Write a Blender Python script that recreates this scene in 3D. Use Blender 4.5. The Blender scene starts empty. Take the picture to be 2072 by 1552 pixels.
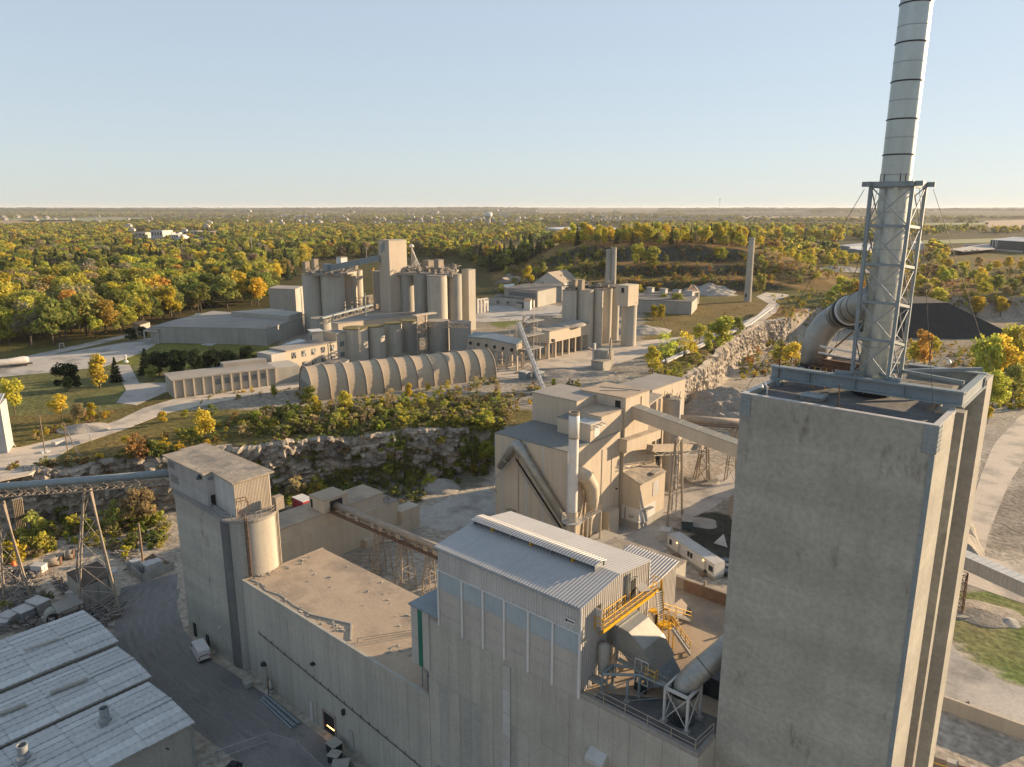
import bpy, bmesh, math, random
import numpy as np
from mathutils import Vector, Matrix, noise as mnoise
random.seed(7); RNG = np.random.default_rng(7)
S = bpy.context.scene
# ---------------------------------------------------------------- camera, sky, sun, exposure
# world X runs along the plant's long front, Y runs square to it, Z up; the drone hovers 70 m above the quarry floor
CAMH, FPX, PITCH, CX, CY, YAW = 70.0, 1490.0, math.radians(13.42), 1036.0, 776.0, math.radians(41)
cd = bpy.data.cameras.new('camera'); cam = bpy.data.objects.new('camera', cd); S.collection.objects.link(cam)
cam.location = (0, 0, CAMH); cam.rotation_euler = (math.pi/2 - PITCH, 0, YAW)
cd.sensor_width = 36; cd.lens = 36*FPX/2072; cd.clip_start = 1; cd.clip_end = 80000
S.camera = cam
SUN_EL, SUN_AZ = math.radians(13), math.radians(25.5)          # azimuth from +Y towards +X
W = bpy.data.worlds.new('World'); S.world = W; W.use_nodes = True
nt = W.node_tree; bgn = nt.nodes['Background']
sky = nt.nodes.new('ShaderNodeTexSky'); sky.sky_type = 'NISHITA'; sky.sun_disc = False
sky.sun_elevation = SUN_EL; sky.sun_rotation = SUN_AZ; sky.air_density = 1.0; sky.dust_density = 0.3; sky.ozone_density = 1.0
gam = nt.nodes.new('ShaderNodeGamma'); gam.inputs[1].default_value = 0.28; nt.links.new(sky.outputs[0], gam.inputs[0])      # thin even haze veil: softens the sky's contrast everywhere alike
vel = nt.nodes.new('ShaderNodeMix'); vel.data_type = 'RGBA'; vel.blend_type = 'MULTIPLY'; vel.inputs[0].default_value = 1; nt.links.new(gam.outputs[0], vel.inputs[6]); vel.inputs[7].default_value = (1.19, 1.31, 1.47, 1)
nt.links.new(vel.outputs[2], bgn.inputs[0]); bgn.inputs[1].default_value = 0.13
sd = bpy.data.lights.new('sun', 'SUN'); sun = bpy.data.objects.new('sun', sd); S.collection.objects.link(sun)
sd.energy = 4.5; sd.angle = math.radians(0.5); sd.color = (1.0, 0.73, 0.45)
SUND = Vector((math.sin(SUN_AZ)*math.cos(SUN_EL), math.cos(SUN_AZ)*math.cos(SUN_EL), math.sin(SUN_EL)))
sun.rotation_euler = (-SUND).to_track_quat('-Z', 'Y').to_euler(); sun.location = SUND*300
S.view_settings.view_transform = 'Standard'; S.view_settings.look = 'None'; S.view_settings.gamma = 1
S.view_settings.use_curve_mapping = False
S.view_settings.exposure = 1.45
HAZE = 0.00004
S.cycles.max_bounces = 6; S.cycles.diffuse_bounces = 4; S.cycles.glossy_bounces = 2; S.cycles.transmission_bounces = 3
S.cycles.transparent_max_bounces = 8; S.cycles.volume_bounces = 0
S.cycles.use_adaptive_sampling = True
# ---------------------------------------------------------------- helpers
CP, SP = math.cos(PITCH), math.sin(PITCH); UA = math.radians(131); VA = math.radians(41)
def C(x, y, z=0.0):                      # metres right of / ahead of the drone -> world
    return Vector((x*math.sin(UA) + y*math.cos(UA), x*math.sin(VA) + y*math.cos(VA), z))
def ray(px, py):
    a = (px-CX)/FPX; b = -(py-CY)/FPX
    return C(a, CP + b*SP, -SP + b*CP)
def at(px, py, z):                       # the point of the horizontal level z seen at a photo pixel
    d = ray(px, py); t = (z-CAMH)/d.z; return Vector((d.x*t, d.y*t, z))
def onv(px, py, v):                      # ... of the vertical plane Y = v
    d = ray(px, py); t = v/d.y; return Vector((d.x*t, v, CAMH+d.z*t))
def onu(px, py, u):                      # ... of the vertical plane X = u
    d = ray(px, py); t = u/d.x; return Vector((u, d.y*t, CAMH+d.z*t))
def depth(p):
    f = C(0, 1); return (p.x*f.x + p.y*f.y)*CP - (p.z-CAMH)*SP
def mpp(p): return depth(p)/FPX          # metres per photo pixel at p
def zup(p, py):                          # height at which the vertical through p crosses photo row py
    lo, hi = -30.0, 300.0; f = C(0, 1); y = p.x*f.x + p.y*f.y
    for _ in range(50):
        m = (lo+hi)/2; zc = y*CP-(m-CAMH)*SP; yc = y*SP+(m-CAMH)*CP
        if CY-FPX*yc/zc > py: lo = m
        else: hi = m
    return lo
WM = {}
COL = S.collection
def setm(o, m, parent):
    if parent is not None:
        o.parent = parent; o.matrix_parent_inverse = WM[parent.name].inverted()
    o.matrix_basis = m; WM[o.name] = m.copy()
    return o
def tag(o, label=None, cat=None, group=None, kind=None):
    if label: o['label'] = label
    if cat: o['category'] = cat
    if group: o['group'] = group
    if kind: o['kind'] = kind
    return o
def thing(name, label, cat, loc, group=None, rz=0):
    o = bpy.data.objects.new(name, None); COL.objects.link(o); o.empty_display_size = 1
    setm(o, Matrix.Translation(Vector(loc)) @ Matrix.Rotation(rz, 4, 'Z'), None)
    return tag(o, label, cat, group)
def link(name, me, m, parent=None):
    o = bpy.data.objects.new(name, me); COL.objects.link(o); return setm(o, m, parent)
def mesh(name, vs, fs, mt, smooth=False):
    me = bpy.data.meshes.new(name); me.from_pydata([tuple(v) for v in vs], [], fs); me.materials.append(mt)
    if smooth: me.polygons.foreach_set('use_smooth', [True]*len(me.polygons))
    me.update(); return me
class MB:                                # gathers shapes into ONE mesh (world coordinates)
    def __init__(s): s.v = []; s.f = []
    def add(s, vs, fs):
        n = len(s.v); s.v += [tuple(v) for v in vs]; s.f += [tuple(i+n for i in f) for f in fs]; return s
    def prism(s, poly, z0, z1):
        n = len(poly); zz0 = z0 if hasattr(z0, '__len__') else [z0]*n; zz1 = z1 if hasattr(z1, '__len__') else [z1]*n
        a = sum(poly[i][0]*poly[(i+1) % n][1]-poly[(i+1) % n][0]*poly[i][1] for i in range(n))
        if a < 0: poly = poly[::-1]; zz0 = zz0[::-1]; zz1 = zz1[::-1]
        vs = [(p[0], p[1], z) for p, z in zip(poly, zz0)] + [(p[0], p[1], z) for p, z in zip(poly, zz1)]
        return s.add(vs, [tuple(range(n-1, -1, -1)), tuple(range(n, 2*n))] + [(i, (i+1) % n, n+(i+1) % n, n+i) for i in range(n)])
    def box(s, lo, hi): return s.prism([(lo[0], lo[1]), (hi[0], lo[1]), (hi[0], hi[1]), (lo[0], hi[1])], lo[2], hi[2])
    def beam(s, a, b, w, h=None, up=(0, 0, 1)):
        h = h or w; a = Vector(a); b = Vector(b); d = (b-a).normalized(); u = Vector(up)
        if abs(d.dot(u)) > .98: u = Vector((1, 0, 0))
        x = d.cross(u).normalized()*w/2; y = x.normalized().cross(d)*h/2
        vs = [p+q for p in (a, b) for q in (-x-y, x-y, x+y, -x+y)]
        return s.add(vs, [(0, 1, 2, 3), (7, 6, 5, 4), (0, 4, 5, 1), (1, 5, 6, 2), (2, 6, 7, 3), (3, 7, 4, 0)])
    def tube(s, pts, r, n=12, cap=True):
        pts = [Vector(p) for p in pts]; k = len(pts); rs = r if hasattr(r, '__len__') else [r]*k
        vs = []; px = None
        for i, p in enumerate(pts):
            d = (pts[min(i+1, k-1)]-pts[max(i-1, 0)]).normalized()
            if px is None:
                u = Vector((0, 0, 1)) if abs(d.z) < .95 else Vector((1, 0, 0)); px = d.cross(u).normalized()
            px = (px-d*px.dot(d)).normalized(); py = d.cross(px)
            for j in range(n):
                a = 2*math.pi*j/n; vs.append(p+(px*math.cos(a)+py*math.sin(a))*rs[i])
        fs = [(i*n+j, i*n+(j+1) % n, (i+1)*n+(j+1) % n, (i+1)*n+j) for i in range(k-1) for j in range(n)]
        if cap: fs += [tuple(range(n-1, -1, -1)), tuple(range((k-1)*n, k*n))]
        return s.add(vs, fs)
    def lathe(s, c, prof, n=24, a0=0, a1=2*math.pi):
        full = abs(a1-a0-2*math.pi) < 1e-6; m = n if full else n+1; vs = []
        for r, z in prof:
            for j in range(m):
                a = a0+(a1-a0)*j/n; vs.append((c[0]+r*math.cos(a), c[1]+r*math.sin(a), c[2]+z))
        fs = [(i*m+j, i*m+(j+1) % m, (i+1)*m+(j+1) % m, (i+1)*m+j) for i in range(len(prof)-1) for j in range(n)]
        return s.add(vs, fs)
    def corr(s, o, e, l, pitch, dep, nrm):   # trapezoid-ribbed sheet: ribs run along l, repeat along e
        o, e, l, nrm = Vector(o), Vector(e), Vector(l), Vector(nrm).normalized(); n = max(1, round(e.length/pitch)); q = []
        for i in range(n):
            for t, h in ((0, 0), (.35, 0), (.5, 1), (.85, 1)): q.append(((i+t)/n, h*dep))
        q.append((1, 0)); vs = []
        for t, h in q: vs += [o+e*t+nrm*h, o+e*t+l+nrm*h]
        return s.add(vs, [(2*i, 2*i+2, 2*i+3, 2*i+1) for i in range(len(q)-1)])
    def out(s, name, mt, parent=None, smooth=False, origin=None):
        if origin is None:
            a = np.array(s.v); origin = Vector(((a[:, 0].min()+a[:, 0].max())/2, (a[:, 1].min()+a[:, 1].max())/2, a[:, 2].min()))
        origin = Vector(origin)
        me = mesh(name, [Vector(v)-origin for v in s.v], s.f, mt, smooth)
        return link(name, me, Matrix.Translation(origin), parent)
_unit = {}
def unit(kind, mt):
    k = (kind, mt.name)
    if k not in _unit:
        b = MB()
        if kind == 'box': b.box((-.5, -.5, 0), (.5, .5, 1))
        else: b.lathe((0, 0, 0), [(0, 0), (1, 0), (1, 1), (0, 1)], 10)
        me = mesh(kind, b.v, b.f, mt)
        if kind != 'box': me.polygons.foreach_set('use_smooth', [10 <= i < 20 for i in range(len(me.polygons))])
        _unit[k] = me
    return _unit[k]
def orient(a, b, w, h):
    a = Vector(a); d = Vector(b)-a; L = d.length; d = d/L
    u = Vector((0, 0, 1)) if abs(d.z) < .98 else Vector((0, 1, 0)); x = d.cross(u).normalized(); y = d.cross(x)
    return Matrix(((x.x*w, y.x*h, d.x*L, a.x), (x.y*w, y.y*h, d.y*L, a.y), (x.z*w, y.z*h, d.z*L, a.z), (0, 0, 0, 1)))
def rod(name, a, b, r, mt, parent=None): return link(name, unit('rod', mt), orient(a, b, r, r), parent)
def beam(name, a, b, w, h, mt, parent=None): return link(name, unit('box', mt), orient(a, b, w, h), parent)
def box(name, lo, hi, mt, parent=None):
    c = Matrix.Translation(((lo[0]+hi[0])/2, (lo[1]+hi[1])/2, lo[2]))
    return link(name, unit('box', mt), c @ Matrix.Diagonal((abs(hi[0]-lo[0]), abs(hi[1]-lo[1]), hi[2]-lo[2], 1)), parent)
def prism(name, poly, z0, z1, mt, parent=None): return MB().prism([(p[0], p[1]) for p in poly], z0, z1).out(name, mt, parent)
def tube(name, pts, r, mt, parent=None, n=14, smooth=True): return MB().tube(pts, r, n).out(name, mt, parent, smooth)
def lathe(name, c, prof, mt, parent=None, n=28, smooth=False): return MB().lathe(c, prof, n).out(name, mt, parent, smooth)
def copy_tree(o, m):                    # a thing with copies of its parts and sub-parts, at world matrix m
    old = WM[o.name]
    def rec(x, par):
        c = x.copy(); COL.objects.link(c)
        if par is not None: c.parent = par
        for ch in KIDS(x): rec(ch, c)
        return c
    c = rec(o, None); c.matrix_basis = m; WM[c.name] = m.copy(); return c
def KIDS(x): return list(x.children)
def lattice(root, feet, tops, levels, lr, br, mt, faces=((0, 1), (1, 2), (2, 3), (3, 0)), horiz=True, xb=True, mtb=None):
    feet = [Vector(p) for p in feet]; tops = [Vector(p) for p in tops]
    for a, b in zip(feet, tops): rod('leg', a, b, lr, mt, root)
    P = lambda i, t: feet[i].lerp(tops[i], t)
    for i, j in faces:
        for k in range(levels):
            t0, t1 = k/levels, (k+1)/levels
            if horiz: rod('strut', P(i, t1), P(j, t1), br, mtb or mt, root)
            if xb or k % 2 == 0: rod('brace', P(i, t0), P(j, t1), br*.8, mtb or mt, root)
            if xb or k % 2: rod('brace', P(j, t0), P(i, t1), br*.8, mtb or mt, root)
def railing(root, pts, h, mt, r=.03, step=1.5, close=False, mid=True):
    pts = [Vector(p) for p in pts]; segs = list(zip(pts, pts[1:] + ([pts[0]] if close else [])))
    if not close: segs = segs[:len(pts)-1]
    for a, b in segs:
        n = max(1, round((b-a).length/step))
        for i in range(n): rod('rail_post', a.lerp(b, i/n), a.lerp(b, i/n)+Vector((0, 0, h)), r, mt, root)
        rod('handrail', a+Vector((0, 0, h)), b+Vector((0, 0, h)), r, mt, root)
        if mid: rod('handrail', a+Vector((0, 0, h*.5)), b+Vector((0, 0, h*.5)), r*.8, mt, root)
    if not close: rod('rail_post', pts[-1], pts[-1]+Vector((0, 0, h)), r, mt, root)
# ---------------------------------------------------------------- materials
def new_mat(name):
    m = bpy.data.materials.new(name); m.use_nodes = True; t = m.node_tree; return m, t, t.nodes['Principled BSDF']
def mk(name, c, c2=None, rough=.9, metal=0., ns=.25, streak=0., fine=.25, bump=0., bs=3., c3=None, s3=.06, band=0.):
    """worn surface: patchy mix of c and c2, optional vertical streaks, large blotches of c3, fine grain, relief"""
    m, t, b = new_mat(name); N, L = t.nodes.new, t.links.new
    c2 = c2 or tuple(x*.72 for x in c)
    geo = N('ShaderNodeNewGeometry')
    def nz(scale, detail, vec=None, rgh=.6):
        n = N('ShaderNodeTexNoise'); n.inputs['Scale'].default_value = scale; n.inputs['Detail'].default_value = detail
        n.inputs['Roughness'].default_value = rgh; L(vec or geo.outputs['Position'], n.inputs['Vector']); return n.outputs['Fac']
    def ramp(f, a, z):
        r = N('ShaderNodeMapRange'); r.inputs[1].default_value = a; r.inputs[2].default_value = z; L(f, r.inputs[0]); return r.outputs[0]
    def mix(f, a, bb, typ='MIX'):
        x = N('ShaderNodeMix'); x.data_type = 'RGBA'; x.blend_type = typ
        if hasattr(f, 'links'): L(f, x.inputs[0])
        else: x.inputs[0].default_value = f
        for q, s in ((a, 6), (bb, 7)):
            if hasattr(q, 'links'): L(q, x.inputs[s])
            else: x.inputs[s].default_value = (*q, 1)
        return x.outputs[2]
    col = mix(ramp(nz(ns, 6), .32, .68), c, c2)
    if c3: col = mix(ramp(nz(s3, 4), .5, .66), col, c3)
    if streak:
        mp = N('ShaderNodeMapping'); mp.inputs['Scale'].default_value = (.8, .8, .04); L(geo.outputs['Position'], mp.inputs[0])
        x = ramp(nz(1., 4, mp.outputs[0]), .42, .75); mu = N('ShaderNodeMath'); mu.operation = 'MULTIPLY'; L(x, mu.inputs[0]); mu.inputs[1].default_value = streak
        col = mix(mu.outputs[0], col, tuple(x*.45 for x in c))
    if band:                             # pour lifts: each lift of concrete a little different, with a darker seam
        mp = N('ShaderNodeMapping'); mp.inputs['Scale'].default_value = (.035, .035, .42); L(geo.outputs['Position'], mp.inputs[0]); x = ramp(nz(1., 2, mp.outputs[0], .3), .35, .65)
        sx = N('ShaderNodeSeparateXYZ'); L(geo.outputs['Position'], sx.inputs[0]); md = N('ShaderNodeMath'); md.operation = 'PINGPONG'; L(sx.outputs[2], md.inputs[0]); md.inputs[1].default_value = 1.9; sm = ramp(md.outputs[0], .10, .0)
        ad = N('ShaderNodeMath'); ad.operation = 'MAXIMUM'; L(x, ad.inputs[0]); L(sm, ad.inputs[1]); mu = N('ShaderNodeMath'); mu.operation = 'MULTIPLY'; L(ad.outputs[0], mu.inputs[0]); mu.inputs[1].default_value = band; col = mix(mu.outputs[0], col, tuple(q*.5 for q in c))
        mq = N('ShaderNodeMapping'); mq.inputs['Scale'].default_value = (.5, .5, .16); L(geo.outputs['Position'], mq.inputs[0]); rr_ = ramp(nz(1., 7, mq.outputs[0], .7), .60, .74); m2 = N('ShaderNodeMath'); m2.operation = 'MULTIPLY'; L(rr_, m2.inputs[0]); m2.inputs[1].default_value = band*2.2; col = mix(m2.outputs[0], col, (.16, .135, .11))
    if fine:
        g = N('ShaderNodeValToRGB'); g.color_ramp.elements[0].position = .3; g.color_ramp.elements[1].position = .7
        g.color_ramp.elements[0].color = (1-fine,)*3+(1,); g.color_ramp.elements[1].color = (1,)*3+(1,)
        L(nz(bs, 5), g.inputs[0]); col = mix(1.0, col, g.outputs[0], 'MULTIPLY')
    L(col, b.inputs['Base Color']); b.inputs['Roughness'].default_value = rough; b.inputs['Metallic'].default_value = metal
    b.inputs['Specular IOR Level'].default_value = .3
    if bump:
        bp = N('ShaderNodeBump'); bp.inputs['Strength'].default_value = bump; bp.inputs['Distance'].default_value = .3
        L(nz(bs, 6), bp.inputs['Height']); L(bp.outputs[0], b.inputs['Normal'])
    return m
def plain(name, c, rough=.6, metal=0., emit=0.):
    m, t, b = new_mat(name); b.inputs['Base Color'].default_value = (*c, 1); b.inputs['Roughness'].default_value = rough; b.inputs['Metallic'].default_value = metal
    if emit: b.inputs['Emission Color'].default_value = (*c, 1); b.inputs['Emission Strength'].default_value = emit
    return m
M = dict(
 concrete=mk('tower_concrete', (.445, .43, .37), (.385, .375, .325), streak=.25, band=.42, ns=.16, bump=.12, bs=2.2, c3=(.34, .32, .285), s3=.09),
 facade=mk('ribbed_concrete', (.435, .41, .35), (.365, .345, .3), streak=.35, band=.15, ns=.1, fine=.15),
 silo=mk('silo_concrete', (.48, .44, .365), (.41, .375, .315), streak=.35, ns=.1, fine=.15),
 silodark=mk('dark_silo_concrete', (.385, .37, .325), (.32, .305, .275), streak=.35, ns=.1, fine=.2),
 stain=mk('damp_stain', (.12, .12, .118), (.17, .168, .16), streak=.5, ns=.4),
 cladtan=mk('tan_cladding', (.51, .44, .345), (.46, .395, .31), streak=.3, band=.07, ns=.08, fine=.1),
 cladgrey=mk('pale_cladding', (.50, .485, .46), (.42, .41, .395), streak=.35, ns=.3, rough=.55, fine=.1),
 cladbeige=mk('beige_cladding', (.45, .42, .375), (.39, .37, .33), streak=.3, ns=.2, rough=.6, fine=.1),
 roofwhite=mk('white_roof_sheet', (.40, .395, .39), (.36, .355, .35), rough=.45, ns=.2, fine=.1, metal=.1),
 shedroof=mk('weathered_shed_sheet', (.50, .505, .49), (.43, .435, .425), rough=.6, ns=.5, fine=.2, bs=1.5),
 dustroof=mk('dusty_roof', (.41, .325, .235), (.35, .275, .2), ns=.3, fine=.16, bs=2.5, bump=.1, c3=(.27, .22, .17), s3=.15),
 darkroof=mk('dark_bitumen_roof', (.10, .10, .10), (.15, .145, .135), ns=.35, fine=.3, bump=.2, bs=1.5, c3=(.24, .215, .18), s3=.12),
 tarroof=mk('grey_flat_roof', (.33, .305, .27), (.25, .235, .215), ns=.12, fine=.25, c3=(.36, .32, .27), s3=.05),
 dirtroof=mk('cement_crusted_roof', (.40, .34, .27), (.27, .235, .19), ns=.25, fine=.3, bump=.3, bs=1.2, c3=(.2, .19, .17), s3=.2),
 steel=mk('galvanised_steel', (.36, .39, .40), (.28, .3, .31), rough=.5, metal=.45, ns=.8, fine=.15),
 stack=mk('stack_steel', (.46, .49, .475), (.38, .41, .395), rough=.36, metal=.85, ns=.25, streak=.25, fine=.08),
 duct=mk('duct_steel', (.36, .355, .325), (.29, .285, .26), rough=.48, metal=.55, ns=.5, streak=.3, fine=.12),
 bluegrey=mk('blue_grey_steel', (.25, .29, .305), (.2, .235, .25), rough=.55, metal=.2, ns=.6, fine=.15),
 rust=mk('rusty_steel', (.20, .11, .065), (.12, .075, .05), rough=.85, ns=1.2, fine=.3),
 dusty=mk('dusty_steel', (.36, .30, .235), (.27, .23, .185), rough=.85, ns=.8, fine=.25),
 dark=plain('dark_opening', (.015, .015, .016), .9),
 black=mk('black_steel', (.02, .022, .025), (.035, .036, .038), rough=.5, ns=1.),
 yellow=mk('safety_yellow', (.72, .42, .02), (.62, .35, .02), rough=.5, ns=1.5, fine=.12),
 white=mk('white_paint', (.62, .60, .57), (.54, .53, .5), rough=.45, ns=.6, fine=.08),
 green=mk('green_paint', (.02, .13, .09), (.03, .16, .11), rough=.5),
 glass=plain('dark_glass', (.03, .035, .04), .12),
 paleglass=mk('dusty_glazing', (.20, .22, .22), (.12, .13, .135), rough=.4, ns=1.),
 vault=mk('vault_membrane', (.45, .365, .265), (.39, .315, .225), ns=.15, fine=.15, streak=.15),
 rubble=mk('rubble', (.36, .32, .265), (.25, .225, .19), ns=.6, fine=.4, bump=.6, bs=1.5),
 coal=mk('dark_aggregate', (.018, .022, .025), (.028, .032, .035), ns=.2, fine=.2, bump=.3, bs=1.),
 gravel=mk('pale_gravel', (.40, .36, .31), (.30, .275, .24), ns=.5, fine=.35, bump=.5, bs=1.),
 brickred=mk('red_brick', (.27, .18, .12), (.18, .11, .075), ns=1.5, fine=.3),
 wood=mk('weathered_pole', (.24, .18, .13), (.17, .13, .1), ns=1.5),
 bark=mk('bark', (.13, .105, .08), (.08, .065, .05), ns=2.),
 orange=plain('orange_paint', (.65, .13, .02), .5),
 lampglow=plain('door_lamp_glow', (1., .45, .1), .4, 0, 6),
 roof_red=mk('brown_tar_roof', (.085, .062, .048), (.12, .09, .07), ns=.4, fine=.3),
 tealwall=mk('dark_teal_wall', (.045, .065, .072), (.055, .077, .084), ns=.1),
 tyre=plain('tyre_rubber', (.02, .02, .02), .9),
)
# ---------------------------------------------------------------- terrain: quarry floor (0 m), old plant plateau (13 m), spoil hill, far plain
ZP = 13.0
def P(*q, z=ZP): return [at(x, y, z) for x, y in q]
BASE = [C(-420, 150), C(-330, 165)] + [at(x, y, 0) for x, y in ((-60, 1078), (60, 1066), (130, 1054), (230, 1040), (330, 1034), (450, 1010), (560, 1000), (640, 985), (720, 978), (800, 972), (880, 964), (950, 958))] \
     + [Vector(p) for p in ((-126, 140, 0), (-118, 146, 0), (-111, 152, 0), (-107, 162, 0), (-106, 176, 0), (-111, 200, 0), (-117, 226, 0), (-121, 246, 0))] \
     + [at(x, y, 0) for x, y in ((1450, 778), (1480, 745), (1520, 715), (1550, 700), (1600, 690), (1660, 672), (1720, 664), (1800, 655), (1900, 650), (2000, 648), (2400, 648))]
BASEN = np.array([(p.x, p.y) for p in BASE])
WID = np.array([2.2]*24 + [3]*3 + [10]*20)[:len(BASE)]
def crest(x, y):                         # signed distance to the cliff foot (plateau side positive), and softness there
    best = np.full(x.shape, 1e9); sg = np.zeros(x.shape); w = np.ones(x.shape)
    for i in range(len(BASEN)-1):
        a, b = BASEN[i], BASEN[i+1]; d = b-a; L2 = d@d
        t = np.clip(((x-a[0])*d[0]+(y-a[1])*d[1])/L2, 0, 1); ex = x-a[0]-t*d[0]; ey = y-a[1]-t*d[1]; q = np.hypot(ex, ey)
        m = q < best; best = np.where(m, q, best); s = np.sign(d[0]*(y-a[1])-d[1]*(x-a[0])); sg = np.where(m, s, sg)
        w = np.where(m, WID[i]*(1-t)+WID[min(i+1, len(WID)-1)]*t, w)
    return best*sg, w
def sst(x, a, b): t = np.clip((x-a)/(b-a), 0, 1); return t*t*(3-2*t)
def vnoise(x, y, s, seed=0):             # cheap smooth value noise
    r = np.random.default_rng(100+seed); T = r.random((64, 64)); xi = x/s; yi = y/s; i = np.floor(xi).astype(int); j = np.floor(yi).astype(int)
    fx = xi-i; fy = yi-j; fx = fx*fx*(3-2*fx); fy = fy*fy*(3-2*fy); g = lambda a, b: T[a % 64, b % 64]
    return (g(i, j)*(1-fx)+g(i+1, j)*fx)*(1-fy)+(g(i, j+1)*(1-fx)+g(i+1, j+1)*fx)*fy
def tocam(x, y):                         # world -> metres right of / ahead of the drone
    return x*math.sin(UA)+y*math.sin(VA), x*math.cos(UA)+y*math.cos(VA)
def hill(cx, cy):                        # benched spoil hill beyond the old chimneys
    q = cy + 22*(vnoise(cx, cy, 45, 3)-.5)+7*(vnoise(cx, cy, 14, 4)-.5)
    prof = 7*sst(q, 512, 522) + 8*sst(q, 556, 566) + 12*sst(q, 596, 612)
    prof = prof*(1-sst(cy, 720, 860))
    smooth = 27*sst(q, 505, 640)*(1-sst(cy, 700, 860))
    k = sst(cx, 165, 215)
    win = sst(cx, -25, 70)*(1-sst(cx, 200, 290))
    return (prof*(1-k)+smooth*k+3*(vnoise(cx, cy, 20, 6)-.5)*sst(cy, 510, 530)*(1-sst(cy, 700, 760)))*win
def height(x, y):
    d, w = crest(x, y); cx, cy = tocam(x, y); r = np.hypot(x, y)
    h = ZP*sst(d, -.2*w, w)
    h = h + hill(cx, cy)
    wild = sst(cx, 150, 220)*sst(cy, 330, 420)*(1-sst(cy, 760, 900))
    h = h + wild*5*(vnoise(x, y, 40, 5)-.35)
    far = sst(r, 5000, 12000); h = h + far*(48*vnoise(x, y, 2600, 7)+22*vnoise(x, y, 900, 8)-14)
    return h
def hz(p): return float(height(np.array([p[0]]), np.array([p[1]]))[0])
def inpoly(x, y, poly):
    ins = np.zeros(x.shape, bool); n = len(poly)
    for i in range(n):
        x1, y1 = poly[i][0], poly[i][1]; x2, y2 = poly[(i+1) % n][0], poly[(i+1) % n][1]
        c = ((y1 > y) != (y2 > y)) & (x < (x2-x1)*(y-y1)/((y2-y1) or 1e-9)+x1); ins ^= c
    return ins
def axis(lo, hi, st, far=24600., n=44):
    a = np.arange(lo, hi+.01, st); g = np.geomspace(st, far, n)
    return np.concatenate([lo-g[::-1], a, hi+g])
gx, gy = axis(-420, 90, 2.), axis(-60, 560, 2.2); GX, GY = np.meshgrid(gx, gy, indexing='ij'); GZ = height(GX, GY)
vs = np.stack([GX.ravel(), GY.ravel(), GZ.ravel()], 1); nx, ny = GX.shape; idx = np.arange(nx*ny).reshape(nx, ny)
fs = np.stack([idx[:-1, :-1], idx[1:, :-1], idx[1:, 1:], idx[:-1, 1:]], -1).reshape(-1, 4)
tm = bpy.data.meshes.new('ground'); tm.vertices.add(len(vs)); tm.vertices.foreach_set('co', vs.ravel()); tm.loops.add(fs.size)
tm.loops.foreach_set('vertex_index', fs.ravel().astype(np.int32)); tm.polygons.add(len(fs)); tm.polygons.foreach_set('loop_start', np.arange(0, fs.size, 4, dtype=np.int32))
tm.polygons.foreach_set('use_smooth', np.ones(len(fs), bool)); tm.update(); tm.validate()
# what grows or lies where (surface colours; steep hill faces and the gravel patch carry painted shade)
x, y = GX.ravel(), GY.ravel(); dd, ww = crest(x, y); cx, cy = tocam(x, y)
n1, n2, n3 = vnoise(x, y, 23, 11), vnoise(x, y, 7, 12), vnoise(x, y, 60, 13)
def lerp(a, b, t): return a+(b-a)*t[:, None]
A = lambda *c: np.array(c)[None, :]
col = lerp(A(.41, .355, .285)+0*x[:, None], A(.32, .285, .235), n1)                       # quarry floor
up = sst(dd, -1, 3); mead = lerp(lerp(A(.17, .125, .05), A(.10, .105, .035), n1), A(.21, .12, .055), sst(n3, .55, .8))
col = lerp(col, mead, up)
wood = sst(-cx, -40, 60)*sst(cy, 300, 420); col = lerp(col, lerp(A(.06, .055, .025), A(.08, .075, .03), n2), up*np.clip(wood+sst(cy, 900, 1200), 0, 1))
def paint(c1, c2, poly, soft=.85):
    global col
    m = inpoly(x+3*(n2-.5), y+3*(n1-.5), poly)*soft; col = lerp(col, lerp(A(*c1), A(*c2), n2), m)
paint((.15, .14, .095), (.20, .175, .13), [at(u, v, 0) for u, v in ((480, 1040), (560, 1010), (640, 990), (760, 975), (900, 960), (990, 955), (960, 985), (860, 1000), (820, 1030), (760, 1000), (680, 1015), (560, 1050))], .9)
paint((.33, .29, .235), (.27, .24, .2), P((560, 640), (1010, 600), (1010, 500), (1300, 560), (1310, 690), (1010, 800), (600, 830), (350, 830), (380, 760), (560, 720)))     # old plant yard
paint((.34, .30, .25), (.26, .235, .2), P((1000, 770), (1310, 700), (1345, 740), (1290, 830), (1000, 830)))
paint((.13, .16, .035), (.17, .17, .045), P((210, 745), (300, 695), (380, 690), (600, 700), (570, 745), (250, 745)))
paint((.12, .135, .05), (.16, .15, .07), P((-100, 800), (0, 750), (340, 735), (345, 790), (230, 830), (-100, 850)))
paint((.12, .15, .03), (.15, .16, .04), P((960, 640), (1010, 620), (1060, 650), (1010, 665)))
paint((.20, .15, .06), (.15, .12, .045), P((1300, 640), (1540, 600), (1560, 640), (1300, 690)))
paint((.25, .19, .075), (.2, .16, .06), P((1005, 492), (1180, 492), (1190, 530), (1010, 535)))
paint((.20, .165, .115), (.27, .23, .175), [at(u, v, 0) for u, v in ((1820, 660), (2100, 650), (2100, 800), (2000, 820), (1820, 760))], .8)
paint((.10, .16, .03), (.22, .19, .09), [at(u, v, 0) for u, v in ((1930, 1195), (2200, 1180), (2200, 1410), (2040, 1385), (1960, 1330), (1915, 1280))], .9)
paint((.03, .034, .028), (.045, .048, .038), [at(u, v, 0) for u, v in ((1385, 1055), (1440, 1035), (1540, 1050), (1540, 1200), (1460, 1170), (1380, 1110))], .95)  # dark gravel, coloured darker still to carry the shade over it
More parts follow.
